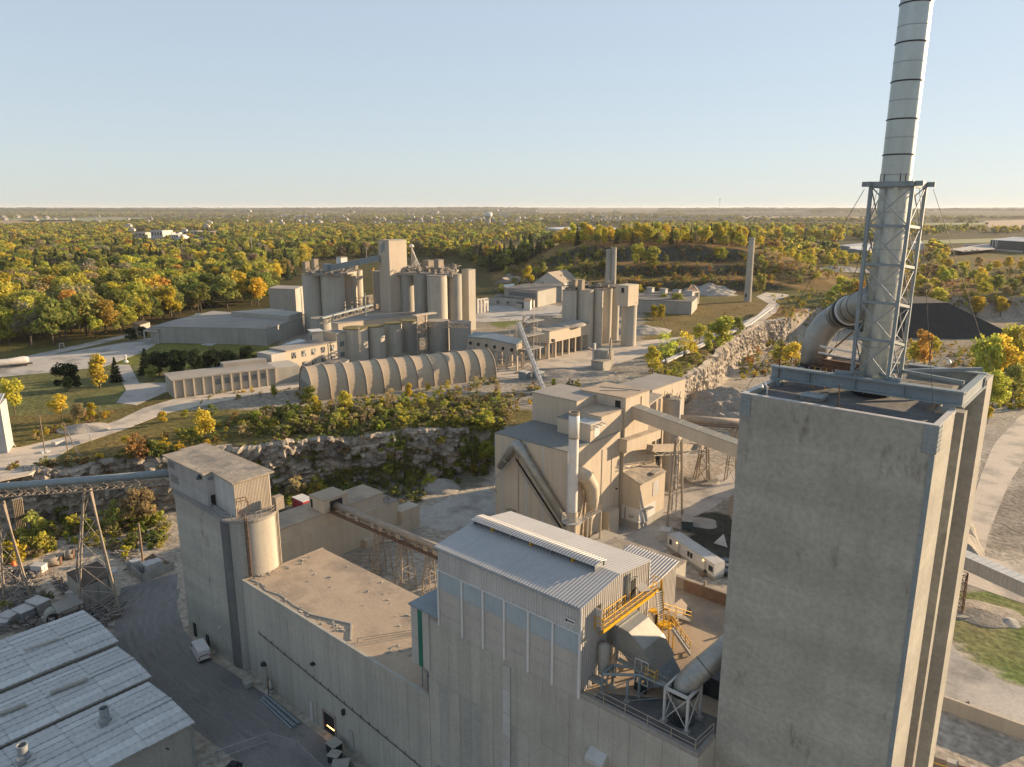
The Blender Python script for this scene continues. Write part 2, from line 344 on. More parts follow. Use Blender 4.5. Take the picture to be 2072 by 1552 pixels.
paint((.27, .235, .19), (.21, .185, .15), [at(u, v, 0) for u, v in ((1980, 1020), (2200, 900), (2200, 1150), (2000, 1110))], .9)
rk = ((dd > -.8) & (dd < ww*.9)); col[rk] = lerp(A(.33, .29, .24), A(.24, .21, .175), n2)[rk] if rk.any() else 0
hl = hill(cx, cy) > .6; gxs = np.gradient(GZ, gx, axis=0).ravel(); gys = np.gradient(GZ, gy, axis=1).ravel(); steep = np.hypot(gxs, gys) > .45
col[hl] = lerp(A(.24, .17, .065), A(.17, .085, .035), n1)[hl]; col[hl & steep] = lerp(A(.065, .07, .055), A(.05, .052, .04), n2)[hl & steep]  # steep bench faces coloured darker, deepening their shade away from the sun
kk = hl & (cx > 190); col[kk] = lerp(A(.23, .165, .07), A(.17, .11, .045), n1)[kk]
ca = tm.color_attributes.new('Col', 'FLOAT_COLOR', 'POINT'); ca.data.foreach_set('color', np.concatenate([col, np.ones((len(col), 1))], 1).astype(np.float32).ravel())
gm, t, b = new_mat('ground'); N, L = t.nodes.new, t.links.new
ac = N('ShaderNodeVertexColor'); ac.layer_name = 'Col'; geo = N('ShaderNodeNewGeometry')
def gn(s, d=6):
    q = N('ShaderNodeTexNoise'); q.inputs['Scale'].default_value = s; q.inputs['Detail'].default_value = d; L(geo.outputs['Position'], q.inputs['Vector']); return q.outputs['Fac']
r1 = N('ShaderNodeMapRange'); r1.inputs[1].default_value = .3; r1.inputs[2].default_value = .7; r1.inputs[3].default_value = .6; r1.inputs[4].default_value = 1.25; L(gn(.9, 8), r1.inputs[0])
r2 = N('ShaderNodeMapRange'); r2.inputs[1].default_value = .3; r2.inputs[2].default_value = .7; r2.inputs[3].default_value = .8; r2.inputs[4].default_value = 1.15; L(gn(.11, 4), r2.inputs[0])
mu = N('ShaderNodeMath'); mu.operation = 'MULTIPLY'; L(r1.outputs[0], mu.inputs[0]); L(r2.outputs[0], mu.inputs[1])
vm = N('ShaderNodeVectorMath'); vm.operation = 'SCALE'; L(ac.outputs[0], vm.inputs[0]); L(mu.outputs[0], vm.inputs['Scale']); L(vm.outputs[0], b.inputs['Base Color'])
b.inputs['Roughness'].default_value = 1; b.inputs['Specular IOR Level'].default_value = .05
bp = N('ShaderNodeBump'); bp.inputs['Strength'].default_value = .5; bp.inputs['Distance'].default_value = .5; L(gn(.7, 8), bp.inputs['Height']); L(bp.outputs[0], b.inputs['Normal'])
from mathutils.bvhtree import BVHTree
TBV = BVHTree.FromPolygons([tuple(v) for v in vs], [tuple(f) for f in fs.tolist()])
def gat(px, py):                          # the point of the terrain seen at a photo pixel
    h_ = TBV.ray_cast(Vector((0, 0, CAMH)), ray(px, py).normalized(), 30000)[0]
    return Vector(h_) if h_ else at(px, py, ZP)
tm.materials.append(gm); tag(link('ground', tm, Matrix.Identity(4)), 'dusty quarry floor, scrubby plateau, spoil hill and far plain', kind='structure')
# ---------------------------------------------------------------- quarry rock faces
rockm = mk('limestone', (.46, .395, .315), (.34, .29, .235), ns=.45, fine=.4, bump=.5, bs=1.6, c3=(.2, .175, .14), s3=.2)
t = rockm.node_tree; N, L = t.nodes.new, t.links.new; b = t.nodes['Principled BSDF']; src = b.inputs['Base Color'].links[0].from_socket      # bedding: thin darker layers
mp = N('ShaderNodeMapping'); mp.inputs['Scale'].default_value = (.12, .12, 1.5); gq = N('ShaderNodeNewGeometry'); L(gq.outputs['Position'], mp.inputs[0]); nq = N('ShaderNodeTexNoise'); nq.inputs['Scale'].default_value = 1; nq.inputs['Detail'].default_value = 5; L(mp.outputs[0], nq.inputs['Vector'])
rq = N('ShaderNodeMapRange'); rq.inputs[1].default_value = .4; rq.inputs[2].default_value = .62; rq.inputs[3].default_value = .6; rq.inputs[4].default_value = 1.1; L(nq.outputs['Fac'], rq.inputs[0]); vq = N('ShaderNodeVectorMath'); vq.operation = 'SCALE'; L(src, vq.inputs[0]); L(rq.outputs[0], vq.inputs['Scale']); L(vq.outputs[0], b.inputs['Base Color'])
def cliff(i0, i1, h, name, label, bulge=2.2, mt=None, k1=1., sc=1.):
    mt = mt or rockm
    pl = BASE[i0:i1]; seg = [(b-a).length for a, b in zip(pl, pl[1:])]; tot = sum(seg); n = int(tot/.6); rows = int(h/.5); b = []
    def pos(s):
        for a, c, l in zip(pl, pl[1:], seg):
            if s <= l or c is pl[-1]: return a.lerp(c, min(s/l, 1)), (c-a).normalized()
            s -= l
    for k in range(n+1):
        p, d = pos(tot*k/n); nr = Vector((d.y, -d.x, 0)); row = []      # out of the rock, towards the pit floor
        s = tot*k/n
        buttress = 2.6*(mnoise.noise(Vector((s*.06, i0, 2)))) + 1.5*mnoise.noise(Vector((s*.17, i0, 9)))
        hh = h + 1.6*mnoise.noise(Vector((s*.11, 5, i0)))
        for r in range(rows+1):
            z = hh*r/rows; cell = mnoise.cell(Vector((s*.45*sc, round(z*.55*sc)*1.7, 3))); c2 = mnoise.cell(Vector((s*1.1, z*1.1, 8)))
            o = bulge*(1-r/rows)*.6 + buttress*(.4+.6*r/rows) + k1*(1.1*cell + .7*c2 + .5*mnoise.cell(Vector((s*.8, round(z*1.3)*2.3, 5)))) + .5*mnoise.noise(Vector((s*.5, z*.5, 1)))
            if r == rows: o -= 1.8
            row.append(p + nr*o + Vector((0, 0, z-.6 if r == 0 else z)))
        b.append(row)
    b2 = MB(); m = rows+1
    b2.add([q for row in b for q in row], [(k*m+r, (k+1)*m+r, (k+1)*m+r+1, k*m+r+1) for k in range(n) for r in range(rows)])
    return tag(b2.out(name, mt), label, kind='structure')
cliff(1, 14, ZP+.1, 'quarry_cliff', 'layered limestone quarry face below the old plant')
cliff(18, 27, ZP+.3, 'quarry_cliff', 'sunlit pale limestone quarry face beyond the tan buildings', 1.2, mk('pale_limestone', (.47, .405, .32), (.37, .315, .25), ns=.3, fine=.35, bump=.4, bs=1.2, c3=(.24, .205, .165), s3=.2), .5, .4)
# ---------------------------------------------------------------- roads and fields, thin sheets on the flats
def sheet(name, poly, z, mt, label, ss=None):
    return tag(MB().prism([(p[0], p[1]) for p in poly], z-.3, z).out(name, mt), label, kind='structure')
roadm = mk('dusty_road', (.54, .465, .375), (.45, .39, .32), ns=.12, fine=.2, bump=.15, bs=1.5, c3=(.31, .28, .24), s3=.12)
roadg = mk('grey_road', (.46, .425, .38), (.37, .345, .31), ns=.15, fine=.2, bump=.15, bs=1.5, c3=(.23, .22, .2), s3=.1)
sheet('road', P((-60, 915), (40, 905), (150, 880), (240, 850), (290, 826), (350, 808), (480, 790), (620, 768), (620, 780), (480, 806), (400, 822), (330, 838), (260, 866), (150, 903), (60, 960), (-60, 985)), ZP+.05, roadm, 'pale dirt haul road curving along the plateau edge')
sheet('road', P((-80, 733), (0, 728), (120, 716), (200, 702), (300, 684), (345, 679), (290, 712), (210, 742), (120, 752), (0, 763), (-80, 770)), ZP+.06, roadg, 'broad paved road past the round dark tree')
sheet('road', P((55, 728), (160, 706), (262, 682), (300, 674), (250, 678), (150, 700), (20, 728)), ZP+.07, roadg, 'narrow road along the wood')
sheet('road', P((230, 738), (262, 738), (282, 775), (340, 775), (345, 790), (275, 820), (235, 815), (255, 790)), ZP+.08, roadg, 'side road beside the low white shed')
sheet('road', P((985, 752), (1100, 728), (1190, 705), (1300, 690), (1440, 675), (1530, 640), (1555, 615), (1530, 600), (1560, 588), (1700, 566), (1730, 550), (1760, 558), (1700, 580), (1600, 594), (1580, 612), (1570, 632), (1530, 660), (1460, 690), (1330, 712), (1250, 735), (1180, 745), (1060, 765), (990, 766)), ZP+.09, roadm, 'pale haul road running past the silos towards the spoil hill')
sheet('road', P((930, 650), (960, 630), (1010, 612), (1140, 618), (1130, 640), (1060, 648), (985, 652)), ZP+.07, roadg, 'pale yard between the old mill buildings')
sheet('road', [at(px, py, 0) for px, py in ((2110, 820), (2060, 845), (2010, 900), (1985, 960), (1960, 1040), (1935, 1120), (1950, 1180), (2110, 1235), (2110, 1160), (1990, 1125), (2000, 1080), (2040, 980), (2110, 870))], .05, roadm, 'pale haul road right of the concrete tower')
sheet('road', [at(px, py, 0) for px, py in ((1890, 1270), (1950, 1330), (2040, 1385), (2140, 1405), (2140, 1500), (1890, 1430))], .06, roadg, 'concrete yard right of the tower foot')
sheet('road', [at(px, py, 0) for px, py in ((245, 1190), (360, 1160), (356, 1215), (372, 1275), (420, 1330), (560, 1420), (700, 1530), (760, 1600), (560, 1600), (400, 1480), (330, 1420), (280, 1350), (225, 1300))], .04, mk('dark_yard', (.25, .24, .225), (.19, .185, .175), ns=.2, fine=.25, bump=.2, c3=(.15, .15, .145), s3=.09), 'dusty yard road curving between sheds and mill')
sheet('road', [at(px, py, 0) for px, py in ((830, 1040), (900, 1012), (990, 985), (1010, 1060), (900, 1075), (830, 1060))], .05, roadg, 'pale quarry track left of the tan building')
sheet('road', [at(px, py, 0) for px, py in ((1200, 1110), (1260, 1060), (1330, 1010), (1400, 985), (1480, 950), (1500, 990), (1440, 1030), (1370, 1060), (1340, 1110), (1380, 1150), (1300, 1170))], .05, roadg, 'pale yard road beside the tan building')
fieldt, fieldg = mk('stubble_field', (.33, .22, .13), (.28, .2, .12), ns=.01), mk('green_field', (.2, .22, .09), (.16, .18, .07), ns=.01)
for q, mt, lb in (((0, 446, 0, 455, 60, 452, 190, 448, 130, 445), fieldt, 'tan stubble field at the far left'), ((0, 442, 300, 440, 260, 446, 60, 449), fieldg, 'green field behind the tan one at far left'),
    ((1500, 437, 1760, 437, 1760, 443, 1500, 442), fieldt, 'tan field right of the radio mast'), ((1380, 433, 1640, 432, 1640, 437, 1380, 437), fieldg, 'pale green field far beyond the spoil hill'),
    ((1880, 434, 2100, 434, 2100, 440, 1880, 439), fieldt, 'far tan field right of the steel stack'), ((1990, 447, 2100, 444, 2100, 461, 2000, 460), fieldt, 'broad tan field at the right edge'),
    ((1860, 452, 2000, 450, 2000, 454, 1860, 455), fieldg, 'green strip before the housing on the right'), ((1850, 487, 2072, 480, 2072, 489, 1850, 494), fieldg, 'mown field beside the dark teal hall'),
    ((1090, 428, 1330, 427, 1330, 431, 1090, 432), fieldt, 'long tan field near the horizon'), ((170, 437, 250, 437, 250, 440, 170, 440), fieldt, 'small tan field near left horizon'), ((700, 433, 760, 433, 760, 436, 700, 436), fieldt, 'small tan field near middle horizon')):
    pts = [(q[i], q[i+1]) for i in range(0, len(q), 2)]
    sheet('field', P(*pts, z=ZP+.3), ZP+.3, mt, lb)
# ---------------------------------------------------------------- haze
hm = bpy.data.materials.new('air'); hm.use_nodes = True; t = hm.node_tree; t.nodes.remove(t.nodes['Principled BSDF'])
pv = t.nodes.new('ShaderNodeVolumePrincipled'); pv.inputs['Color'].default_value = (.86, .88, .92, 1); pv.inputs['Density'].default_value = HAZE; pv.inputs['Anisotropy'].default_value = .1
t.links.new(pv.outputs[0], t.nodes['Material Output'].inputs['Volume'])
if HAZE: tag(MB().box((-25500, -25500, -1.2), (25500, 25500, 101)).out('haze', hm), 'thin autumn evening haze over the whole valley', kind='stuff')
# ================================================================ foreground plant
def panel_wall(root, name, o, e, h, n, mt, nrm, dep=.06, gap=.03):
    """n upright panels side by side, each a part, joints recessed"""
    o, e, nrm = Vector(o), Vector(e), Vector(nrm)
    for i in range(n):
        a = o+e*(i/n); bb = o+e*((i+1)/n); d = (bb-a).normalized()*gap; k = dep*(1+.6*((i*7) % 3-1))
        q = [a+d, bb-d, bb-d+nrm*k, a+d+nrm*k]
        MB().prism([(p.x, p.y) for p in q], o.z, o.z+h).out(name, mt, root)
# ---- concrete preheater tower
U0, U1, V0, V1, TT = -22.4, -9.1, 52.3, 72.5, 56.3
tw = thing('concrete_tower', 'tall grey concrete tower block with the steel stack standing on its flat roof', 'tower', ((U0+U1)/2, (V0+V1)/2, 0))
prof = [(U0, V0), (U1, V0), (U1, 57.4), (U1-1.7, 57.4), (U1-1.7, 61.2), (U1, 61.2), (U1, 62.3), (U1-1.9, 62.3), (U1-1.9, 69.6), (U1, 69.6), (U1, V1), (U0, V1)]
prism('shaft', prof, -.2, TT-1.0, M['concrete'], tw)
box('parapet', (U0, V0, TT-1), (U1, V0+.32, TT), M['concrete'], tw); box('parapet', (U0, V0+.32, TT-1), (U0+.32, V1, TT-.003), M['concrete'], tw)
box('parapet', (U1-.32, V0+.32, TT-1), (U1, 57.4, TT-.003), M['concrete'], tw); box('parapet', (U0+.32, V1-.32, TT-1), (U1, V1, TT-.006), M['concrete'], tw)
box('parapet', (U1-.32, 69.6, TT-1), (U1-.002, V1-.32, TT-.003), M['concrete'], tw)
for a, c in (((U0+.01, V0-.05, TT+.004), (U1+.05, V0+.36, TT+.07)), ((U1-.36, V0+.36, TT+.004), (U1+.05, 57.4, TT+.07)), ((U0-.04, V0+.36, TT+.004), (U0+.36, V1, TT+.07))): box('coping', a, c, M['cladgrey'], tw)
prism('roof', [(U0+.33, V0+.33), (U1-.33, V0+.33), (U1-.33, 57.3), (U1-1.9, 57.5), (U1-1.9, V1-.4), (U0+.33, V1-.4)], TT-1.001, TT-.35, M['darkroof'], tw)
def plate(lo, hi, rows, ax):             # bolted corner plate
    p = box('corner_plate', lo, hi, M['bluegrey'], tw)
    for i in range(rows):
        for j in range(3):
            z = lo[2]+(i+.5)/rows*(hi[2]-lo[2])
            if ax == 'v': c = Vector((lo[0]+(j+.5)/3*(hi[0]-lo[0]), lo[1]-.03, z)); rod('bolt', c, c+Vector((0, .03, 0)), .045, M['silodark'], tw)
            else: c = Vector((hi[0]+.03, lo[1]+(j+.5)/3*(hi[1]-lo[1]), z)); rod('bolt', c, c-Vector((.03, 0, 0)), .045, M['silodark'], tw)
plate((U0-.03, V0-.07, TT-1.75), (U0+.8, V0+.002, TT+.02), 6, 'v'); plate((U1-.8, V0-.07, TT-1.9), (U1+.04, V0+.002, TT+.02), 6, 'v'); plate((U1+.001, V0, TT-1.9), (U1+.07, V0+1.1, TT+.02), 6, 'u')
for k in range(9): box('edge_strip', (U1-.28, V0-.05, TT-1.95-(k+1)*5.6), (U1+.03, V0+.002, TT-1.95-k*5.6-.04), M['bluegrey'], tw)
ib = MB()                                # big roof girder, I section
ib.box((U0-.1, 57.75, TT+.22), (U1+.3, 58.45, TT+.34)).box((U0-.05, 58.02, TT+.34), (U1+.25, 58.18, TT+1.14)).box((U0-.1, 57.75, TT+1.14), (U1+.3, 58.45, TT+1.28))
for q_ in (U0, U1-.9): ib.box((q_, 57.8, TT-.4), (q_+.8, 58.4, TT+.219))
for k in range(3):
    xx = U0+3+k*3.4; ib.box((xx, 57.82, TT+.34), (xx+.05, 58.02, TT+1.14))
ib.out('girder', M['bluegrey'], tw)
ib = MB(); ib.box((U0+8, 66.4, TT-.1), (U1+.3, 67.1, TT+.06)).box((U0+8, 66.67, TT+.06), (U1+.25, 66.83, TT+1.0)).box((U0+8, 66.4, TT+1.0), (U1+.3, 67.1, TT+1.12)); ib.out('girder', M['bluegrey'], tw)
ib = MB(); ib.box((U1-.2, 58.46, TT-.05), (U1+.3, 66.38, TT+.06)).box((U1, 58.46, TT+.06), (U1+.12, 66.38, TT+.95)).box((U1-.2, 58.46, TT+.95), (U1+.3, 66.38, TT+1.08)); ib.out('girder', M['bluegrey'], tw)
box('roof_hatch', (-18.9, 54.9, TT-.36), (-17.4, 56.2, TT-.1), M['tarroof'], tw); box('roof_hatch', (-19.0, 54.8, TT-.1), (-17.3, 56.3, TT-.02), M['steel'], tw)
def gooseneck(p, s, di):
    p = Vector(p); di = Vector(di); b = MB().tube([p, p+Vector((0, 0, .9*s)), p+Vector((0, 0, 1.25*s))+di*.25*s, p+Vector((0, 0, 1.15*s))+di*.6*s], .05, 8); l = b.out('lamp_arm', M['white'], tw)
    q = p+Vector((0, 0, 1.15*s))+di*.6*s; MB().lathe(q-Vector((0, 0, .28)), [(.2, 0), (.2, .06), (.07, .26), (0, .3)], 12).out('lamp_head', M['white'], tw)
gooseneck((U0+1.6, V0+.9, TT-.35), 1.0, (-.7, -.3, 0)); gooseneck((U1-3.4, 68, TT-.7), 2.0, (.6, .2, 0))
for p, h in (((-15.6, V0+.7, TT-.36), 2.0), ((U0+.6, 57.9, TT), 3.4), ((-13.2, 68.2, TT-.7), 4)): rod('lightning_rod', p, Vector(p)+Vector((0, 0, h)), .045, M['rust'], tw)
w = MB()
for i in range(520):
    s = random.random()**1.3; u = U0+3.9+random.random()*(6.9 if i < 430 else 7.6); vv = V0+.45+random.random()*.55; hgt = .12+.4*random.random()*random.random()
    a = random.random()*3.14; w.add([(u-.06*math.cos(a), vv-.06*math.sin(a), TT-.36), (u+.06*math.cos(a), vv+.06*math.sin(a), TT-.36), (u+random.uniform(-.1, .1), vv+random.uniform(-.1, .1), TT-.3+hgt)], [(0, 1, 2)])
tag(w.out('roof_weeds', mk('dry_weeds', (.24, .12, .05), (.17, .13, .05), ns=3), tw), kind='stuff')
for lo, hi in ((((U1-1.9), 64.5, 28.6), (U1-.9, 66.2, 29.8)), ((U1-1.9, 63.6, 22.5), (U1-1.2, 66, 22.8)), ((U1-1.7, 64, 16), (U1-1.3, 69.2, 16.2))): box('wall_box', lo, hi, M['cladgrey'], tw)
for k in range(4): beam('bracket', (U1-1.9, 62.5+k*.2, 40-k*8.0), (U1-.4, 62.6, 41.2-k*8), .12, .12, M['white'], tw)
ld = MB(); ld.beam((U1-1.85, 67.8, 2), (U1-1.85, 67.8, 44), .08).beam((U1-1.85, 68.3, 2), (U1-1.85, 68.3, 44), .08); ld.out('cable_tray', M['rust'], tw)
# ---- steel exhaust stack and its guy frame
SC = Vector((-15.35, 60.15, TT+1.0)); SR = 1.02
stk = thing('exhaust_stack', 'very tall galvanised steel exhaust stack rising out of the top of the picture', 'chimney', SC)
lathe('base_skirt', SC-Vector((0, 0, 1.34)), [(SR+.4, 0), (SR+.4, .25), (SR+.2, .3), (SR+.2, 1.1), (SR+.4, 1.15), (SR+.4, 1.3)], M['dark'], stk)
for k in range(22):
    a = 2*math.pi*k/22; q = SC+Vector((math.cos(a)*(SR+.3), math.sin(a)*(SR+.3), -1.2)); box('gusset', q-Vector((.05, .05, 0)), q+Vector((.05, .05, 1.2)), M['steel'], stk)
lathe('shell', SC-Vector((0, 0, .05)), [(SR, 0), (SR, 15.2)], M['stack'], stk, 40, True)
lathe('upper_shell', SC+Vector((0, 0, 15.15)), [(SR+.005, 0), (SR, 24)], M['stack'], stk, 40, True)
for py in (315, 243.6, 167, 89, 9): 
    z = zup(SC, py); lathe('flange_ring', (SC.x, SC.y, z), [(SR, 0), (SR+.06, 0), (SR+.06, .07), (SR, .1)], M['black'], stk, 40)
z = zup(SC, 9)+3.7; lathe('flange_ring', (SC.x, SC.y, z), [(SR, 0), (SR+.06, 0), (SR+.06, .07), (SR, .1)], M['black'], stk, 40)
for py in (280, 205, 128, 55, 355, 430, 505, 575, 650, 700): lathe('weld_seam', (SC.x, SC.y, zup(SC, py)), [(SR, 0), (SR+.02, .01), (SR+.02, .06), (SR, .07)], M['steel'], stk, 40)
for a in (200, 236, 300, 322):
    a = math.radians(a); q = SC+Vector((math.cos(a)*SR, math.sin(a)*SR, 14.2)); rod('sample_port', q, q+Vector((math.cos(a)*.25, math.sin(a)*.25, 0)), .08, M['rust'], stk); rod('sample_port', q+Vector((0, 0, .1)), q+Vector((0, 0, .9)), .035, M['rust'], stk)
fr = thing('stack_frame', 'galvanised lattice frame of four legs bracing the lower steel stack', 'steel frame', (SC.x, SC.y, TT+1.6))
ft = [(-16.4, 58.4, TT+1.4), (-13.85, 58.4, TT+1.4), (-13.8, 61.8, TT+.5), (-16.45, 61.8, TT+.5)]; tp = [(-16.5, 58.45, TT+15.2), (-13.75, 58.45, TT+15.2), (-13.7, 61.8, TT+15.2), (-16.55, 61.8, TT+15.2)]
for a, c in zip(ft, tp): beam('leg', a, c, .24, .24, M['bluegrey'], fr)
for i in range(4):
    j = (i+1) % 4
    for k in range(5):
        p0, p1 = Vector(ft[i]).lerp(Vector(tp[i]), k/5), Vector(ft[i]).lerp(Vector(tp[i]), (k+1)/5); q0, q1 = Vector(ft[j]).lerp(Vector(tp[j]), k/5), Vector(ft[j]).lerp(Vector(tp[j]), (k+1)/5)
        beam('crossbar', p1, q1, .12, .2, M['bluegrey'], fr); rod('brace', p0, q1, .045, M['steel'], fr); rod('brace', q0, p1, .045, M['steel'], fr)
for a, c in (((-17.1, 58.4), (-13.1, 58.4)), ((-17.2, 61.85), (-13.1, 61.85)), ((-16.55, 57.9), (-16.55, 62.4)), ((-13.75, 57.9), (-13.75, 62.4))): beam('top_beam', (a[0], a[1], TT+15.35), (c[0], c[1], TT+15.35), .25, .35, M['bluegrey'], fr)
for a, c in (((-16.4, 58.5), (-17.6, 58.2)), ((-13.85, 58.5), (-12.9, 58.2)), ((-13.8, 61.8), (-9.2, 66.7)), ((-16.4, 58.5), (-13.8, 61.6)), ((-13.8, 58.5), (-16.4, 61.7)), ((-13.8, 61.8), (-9.3, 60.5))): beam('base_beam', (a[0], a[1], TT+1.42), (c[0], c[1], TT+1.42), .22, .25, M['bluegrey'], fr)
for nm, a, c in (('guy wire from the frame top down to the left roof corner', (-16.9, 58.3, TT+15), (U0+.2, V0+.4, TT+.3)), ('guy wire from the frame top down to the front right roof corner', (-13.3, 58.3, TT+15), (U1-.4, V0+.3, TT+.6)), ('guy wire from the frame top down to the rear right roof corner', (-13.2, 61.9, TT+15), (U1-.1, V1-.2, TT+.2)), ('guy wire from the frame top back to the rear left roof corner', (-17, 61.9, TT+15), (U0+.3, V1-.3, TT+.2))):
    tag(MB().tube([a, c], .02, 6).out('guy_wire', M['black']), nm, 'wire', 'guy wires of the steel stack')
eb = thing('elbow_duct', 'fat grey steel duct bending up from the tower roof into the stack', 'duct', at(1642, 740, TT+.2))
e0 = at(1646, 736, TT+.3); pts = [e0, e0+Vector((0, 0, 1.7)), e0+Vector((.2, .05, 2.6)), e0+Vector((.75, .15, 3.6)), e0+Vector((1.5, .2, 4.3))]; endp = Vector((SC.x-.5, SC.y+.1, zup(SC, 606)))
pm = pts[-1].lerp(endp, .33); tube('lower_bend', pts, 1.12, M['duct'], eb, 28); tube('straight_run', [pts[-1], endp], 1.12, M['duct'], eb, 28)
ax = (endp-pts[-1]).normalized()
tube('expansion_joint', [pm-ax*.28, pm-ax*.2, pm+ax*.2, pm+ax*.28], [1.1, 1.32, 1.32, 1.1], M['black'], eb, 28); tube('joint_collar', [pm+ax*.28, pm+ax*.4], 1.26, M['white'], eb, 28)
for t in (-.6, .55, 1.2): tube('weld_ring', [pm+ax*t*2, pm+ax*(t*2+.06)], 1.15, M['black'], eb, 28)
lathe('base_flange', e0-Vector((0, 0, .4)), [(1.3, 0), (1.3, .12), (1.14, .14), (1.14, .5)], M['black'], eb)
tube('drain_pipe', [e0+Vector((.9, -.5, .5)), e0+Vector((1.7, -.6, 1.6)), e0+Vector((3.2, -.5, 3.3))], .07, M['rust'], eb, 8)
cg = thing('roof_walkway', 'rusty caged walkway and pipes between duct and stack on the tower roof', 'walkway', (-18.6, 62, TT))
for k in range(4): rod('handrail', (-20.3, 60.6+k*.5, TT+1.1+.25*k), (-16.6, 60.8+k*.5, TT+.9+.25*k), .05, M['rust'], cg)
box('pipe_rack', (-20.2, 63, TT-.6), (-16.8, 63.4, TT+1.3), M['rust'], cg); rod('pipe', (-20.4, 62.6, TT+1.9), (-16, 62.8, TT+1.5), .09, M['white'], cg); rod('pipe', (-20.4, 62.9, TT+2.4), (-16, 63.2, TT+2.0), .09, M['white'], cg)
for k in range(5): rod('rail_post', (-19.9+k*.45, 59.2, TT-.6), (-19.9+k*.45, 59.2, TT+1.3), .035, M['yellow'] if k % 2 else M['steel'], cg)
# ---- mill building: one long wall, lower roof left, higher deck right
FV, BV = 49.3, 73.0
mb = thing('mill_building', 'long ribbed concrete mill building with a dusty lower roof and a higher deck', 'building', (-60, 58, 0))
prism('lower_block', [(-96.2, FV), (-55.3, FV), (-55.3, 63.4), (-96.2, 63.4)], -.2, 15.5, M['facade'], mb)
prism('upper_block', [(-55.3, FV), (-22.42, FV), (-22.42, BV), (-55.3, BV)], -.2, 25.9, M['facade'], mb)
prism('lower_roof', [(-96.3, FV+.25), (-55.32, FV+.25), (-55.32, 63.5), (-96.3, 63.5)], 15.502, 15.75, M['dustroof'], mb)
prism('upper_roof', [(-55.2, FV+.3), (-22.45, FV+.3), (-22.45, BV-.3), (-55.2, BV-.3)], 25.902, 26.1, M['dustroof'], mb)
box('kerb', (-96.35, FV-.12, 15.5), (-55.33, FV+.24, 15.9), M['facade'], mb); box('kerb', (-96.4, FV+.24, 15.503), (-96.1, 63.6, 15.86), M['dusty'], mb)
prism('shaded_deck_tar', [(-33.2, FV+.3), (-22.5, FV+.3), (-22.5, 54.6), (-27.5, 54.2), (-33.2, 50.6)], 26.1, 26.13, M['darkroof'], mb)  # dark sheet, taken as tar, paints the tower's shade deeper on the deck
box('kerb', (-55.2, FV-.12, 25.9), (-22.45, FV+.28, 26.32), M['tarroof'], mb); box('kerb', (-22.75, V0-3.0+.28, 25.9), (-22.44, V0, 26.3), M['tarroof'], mb)
for k in range(42):                      # upright panels of the facade
    u = -96.2+k*.974
    if not (-78.3 < u+.49 < -73.4): box('facade_panel', (u+.012, FV-.07-.012*(k % 2), 0), (u+.962, FV+.001, 15.45), M['facade'], mb)
    else: box('facade_panel', (u+.012, FV-.07-.012*(k % 2), 3.6), (u+.962, FV+.001, 15.45), M['facade'], mb)
for k in range(20):
    u = -55.25+k*1.64; low = M['silodark'] if k in (1, 3, 4, 7) else M['facade']
    box('facade_panel', (u+.01, FV-.08-.012*(k % 3), 0), (u+1.63, FV+.001, 18.4), low, mb); box('facade_panel', (u+.01, FV-.09-.012*(k % 2), 18.43), (u+1.63, FV+.001, 25.85), M['facade'], mb)
for k in range(9): box('pale_panel', (-43.95, FV-.19, 25.1-(k+1)*2.75), (-42.95, FV-.14+.003, 25.1-k*2.75-.05), M['cladgrey'] if k % 3 else M['cladbeige'], mb)
box('doorway', (-77.1, FV-.02, 0), (-74.5, FV+.02, 3.1), M['dark'], mb); box('door_frame', (-77.3, FV-.16, 0), (-77.08, FV-.02, 3.3), M['dusty'], mb); box('door_frame', (-74.52, FV-.16, 0), (-74.3, FV-.02, 3.3), M['dusty'], mb); box('door_frame', (-77.3, FV-.17, 3.1), (-74.3, FV-.021, 3.36), M['dusty'], mb)
for k in range(7): box('machine_light', (-76.4+k*.24, FV-.05, .95), (-76.25+k*.24, FV-.021, 1.07), M['lampglow'], mb)
box('narrow_door', (-80.2, FV-.2, 0), (-79.5, FV-.12, 3.2), M['cladgrey'], mb); box('narrow_door', (-71.3, FV-.2, 0), (-70.4, FV-.12, 3.2), M['silodark'], mb); box('low_door', (-92.3, FV-.3, 0), (-91.2, FV-.1, 3.6), M['silodark'], mb); MB().lathe((-91.75, FV-.2, 3.6), [(.55, 0), (.5, .3), (0, .55)], 10).out('door_hood', M['black'], mb)
hood = MB().prism([(-33.1, FV-1.0), (-31.2, FV-1.0), (-31.2, FV), (-33.1, FV)], 20.3, [20.75, 20.75, 21.4, 21.4]); hood.out('louvre_hood', M['cladgrey'], mb)
box('wall_lamp', (-78.7, FV-.6, 9.6), (-78.2, FV-.1, 9.9), M['black'], mb); box('wall_lamp', (-72.2, FV-.5, 5.0), (-71.9, FV-.1, 5.8), M['black'], mb)
rod('wall_conduit', (-92.6, FV-.2, 8.6), (-54.9, FV-.2, 5.2), .045, M['black'], mb)
for k in range(22): rod('conduit_clip', (-92.4+k*1.72, FV-.24, 8.55-k*.155), (-92.4+k*1.72, FV-.24, 9.05-k*.155), .035, M['black'], mb)
rod('wall_pipe', (-54.2, FV-.3, 0), (-54.2, FV-.3, 7.2), .1, M['steel'], mb); rod('wall_pipe', (-54.2, FV-.3, 7.2), (-51, FV-.3, 7.2), .1, M['steel'], mb)
railing(mb, [(-34.2, FV+.05, 26.3), (-22.8, FV+.05, 26.3), (-22.6, 52.2, 26.3)], 1.05, M['dusty'], .045, 2.4)
crk = [(-95.6, 50.2), (-93.2, 50.6), (-91, 50.0), (-88, 50.6), (-84, 50.3), (-80.6, 50.5)]
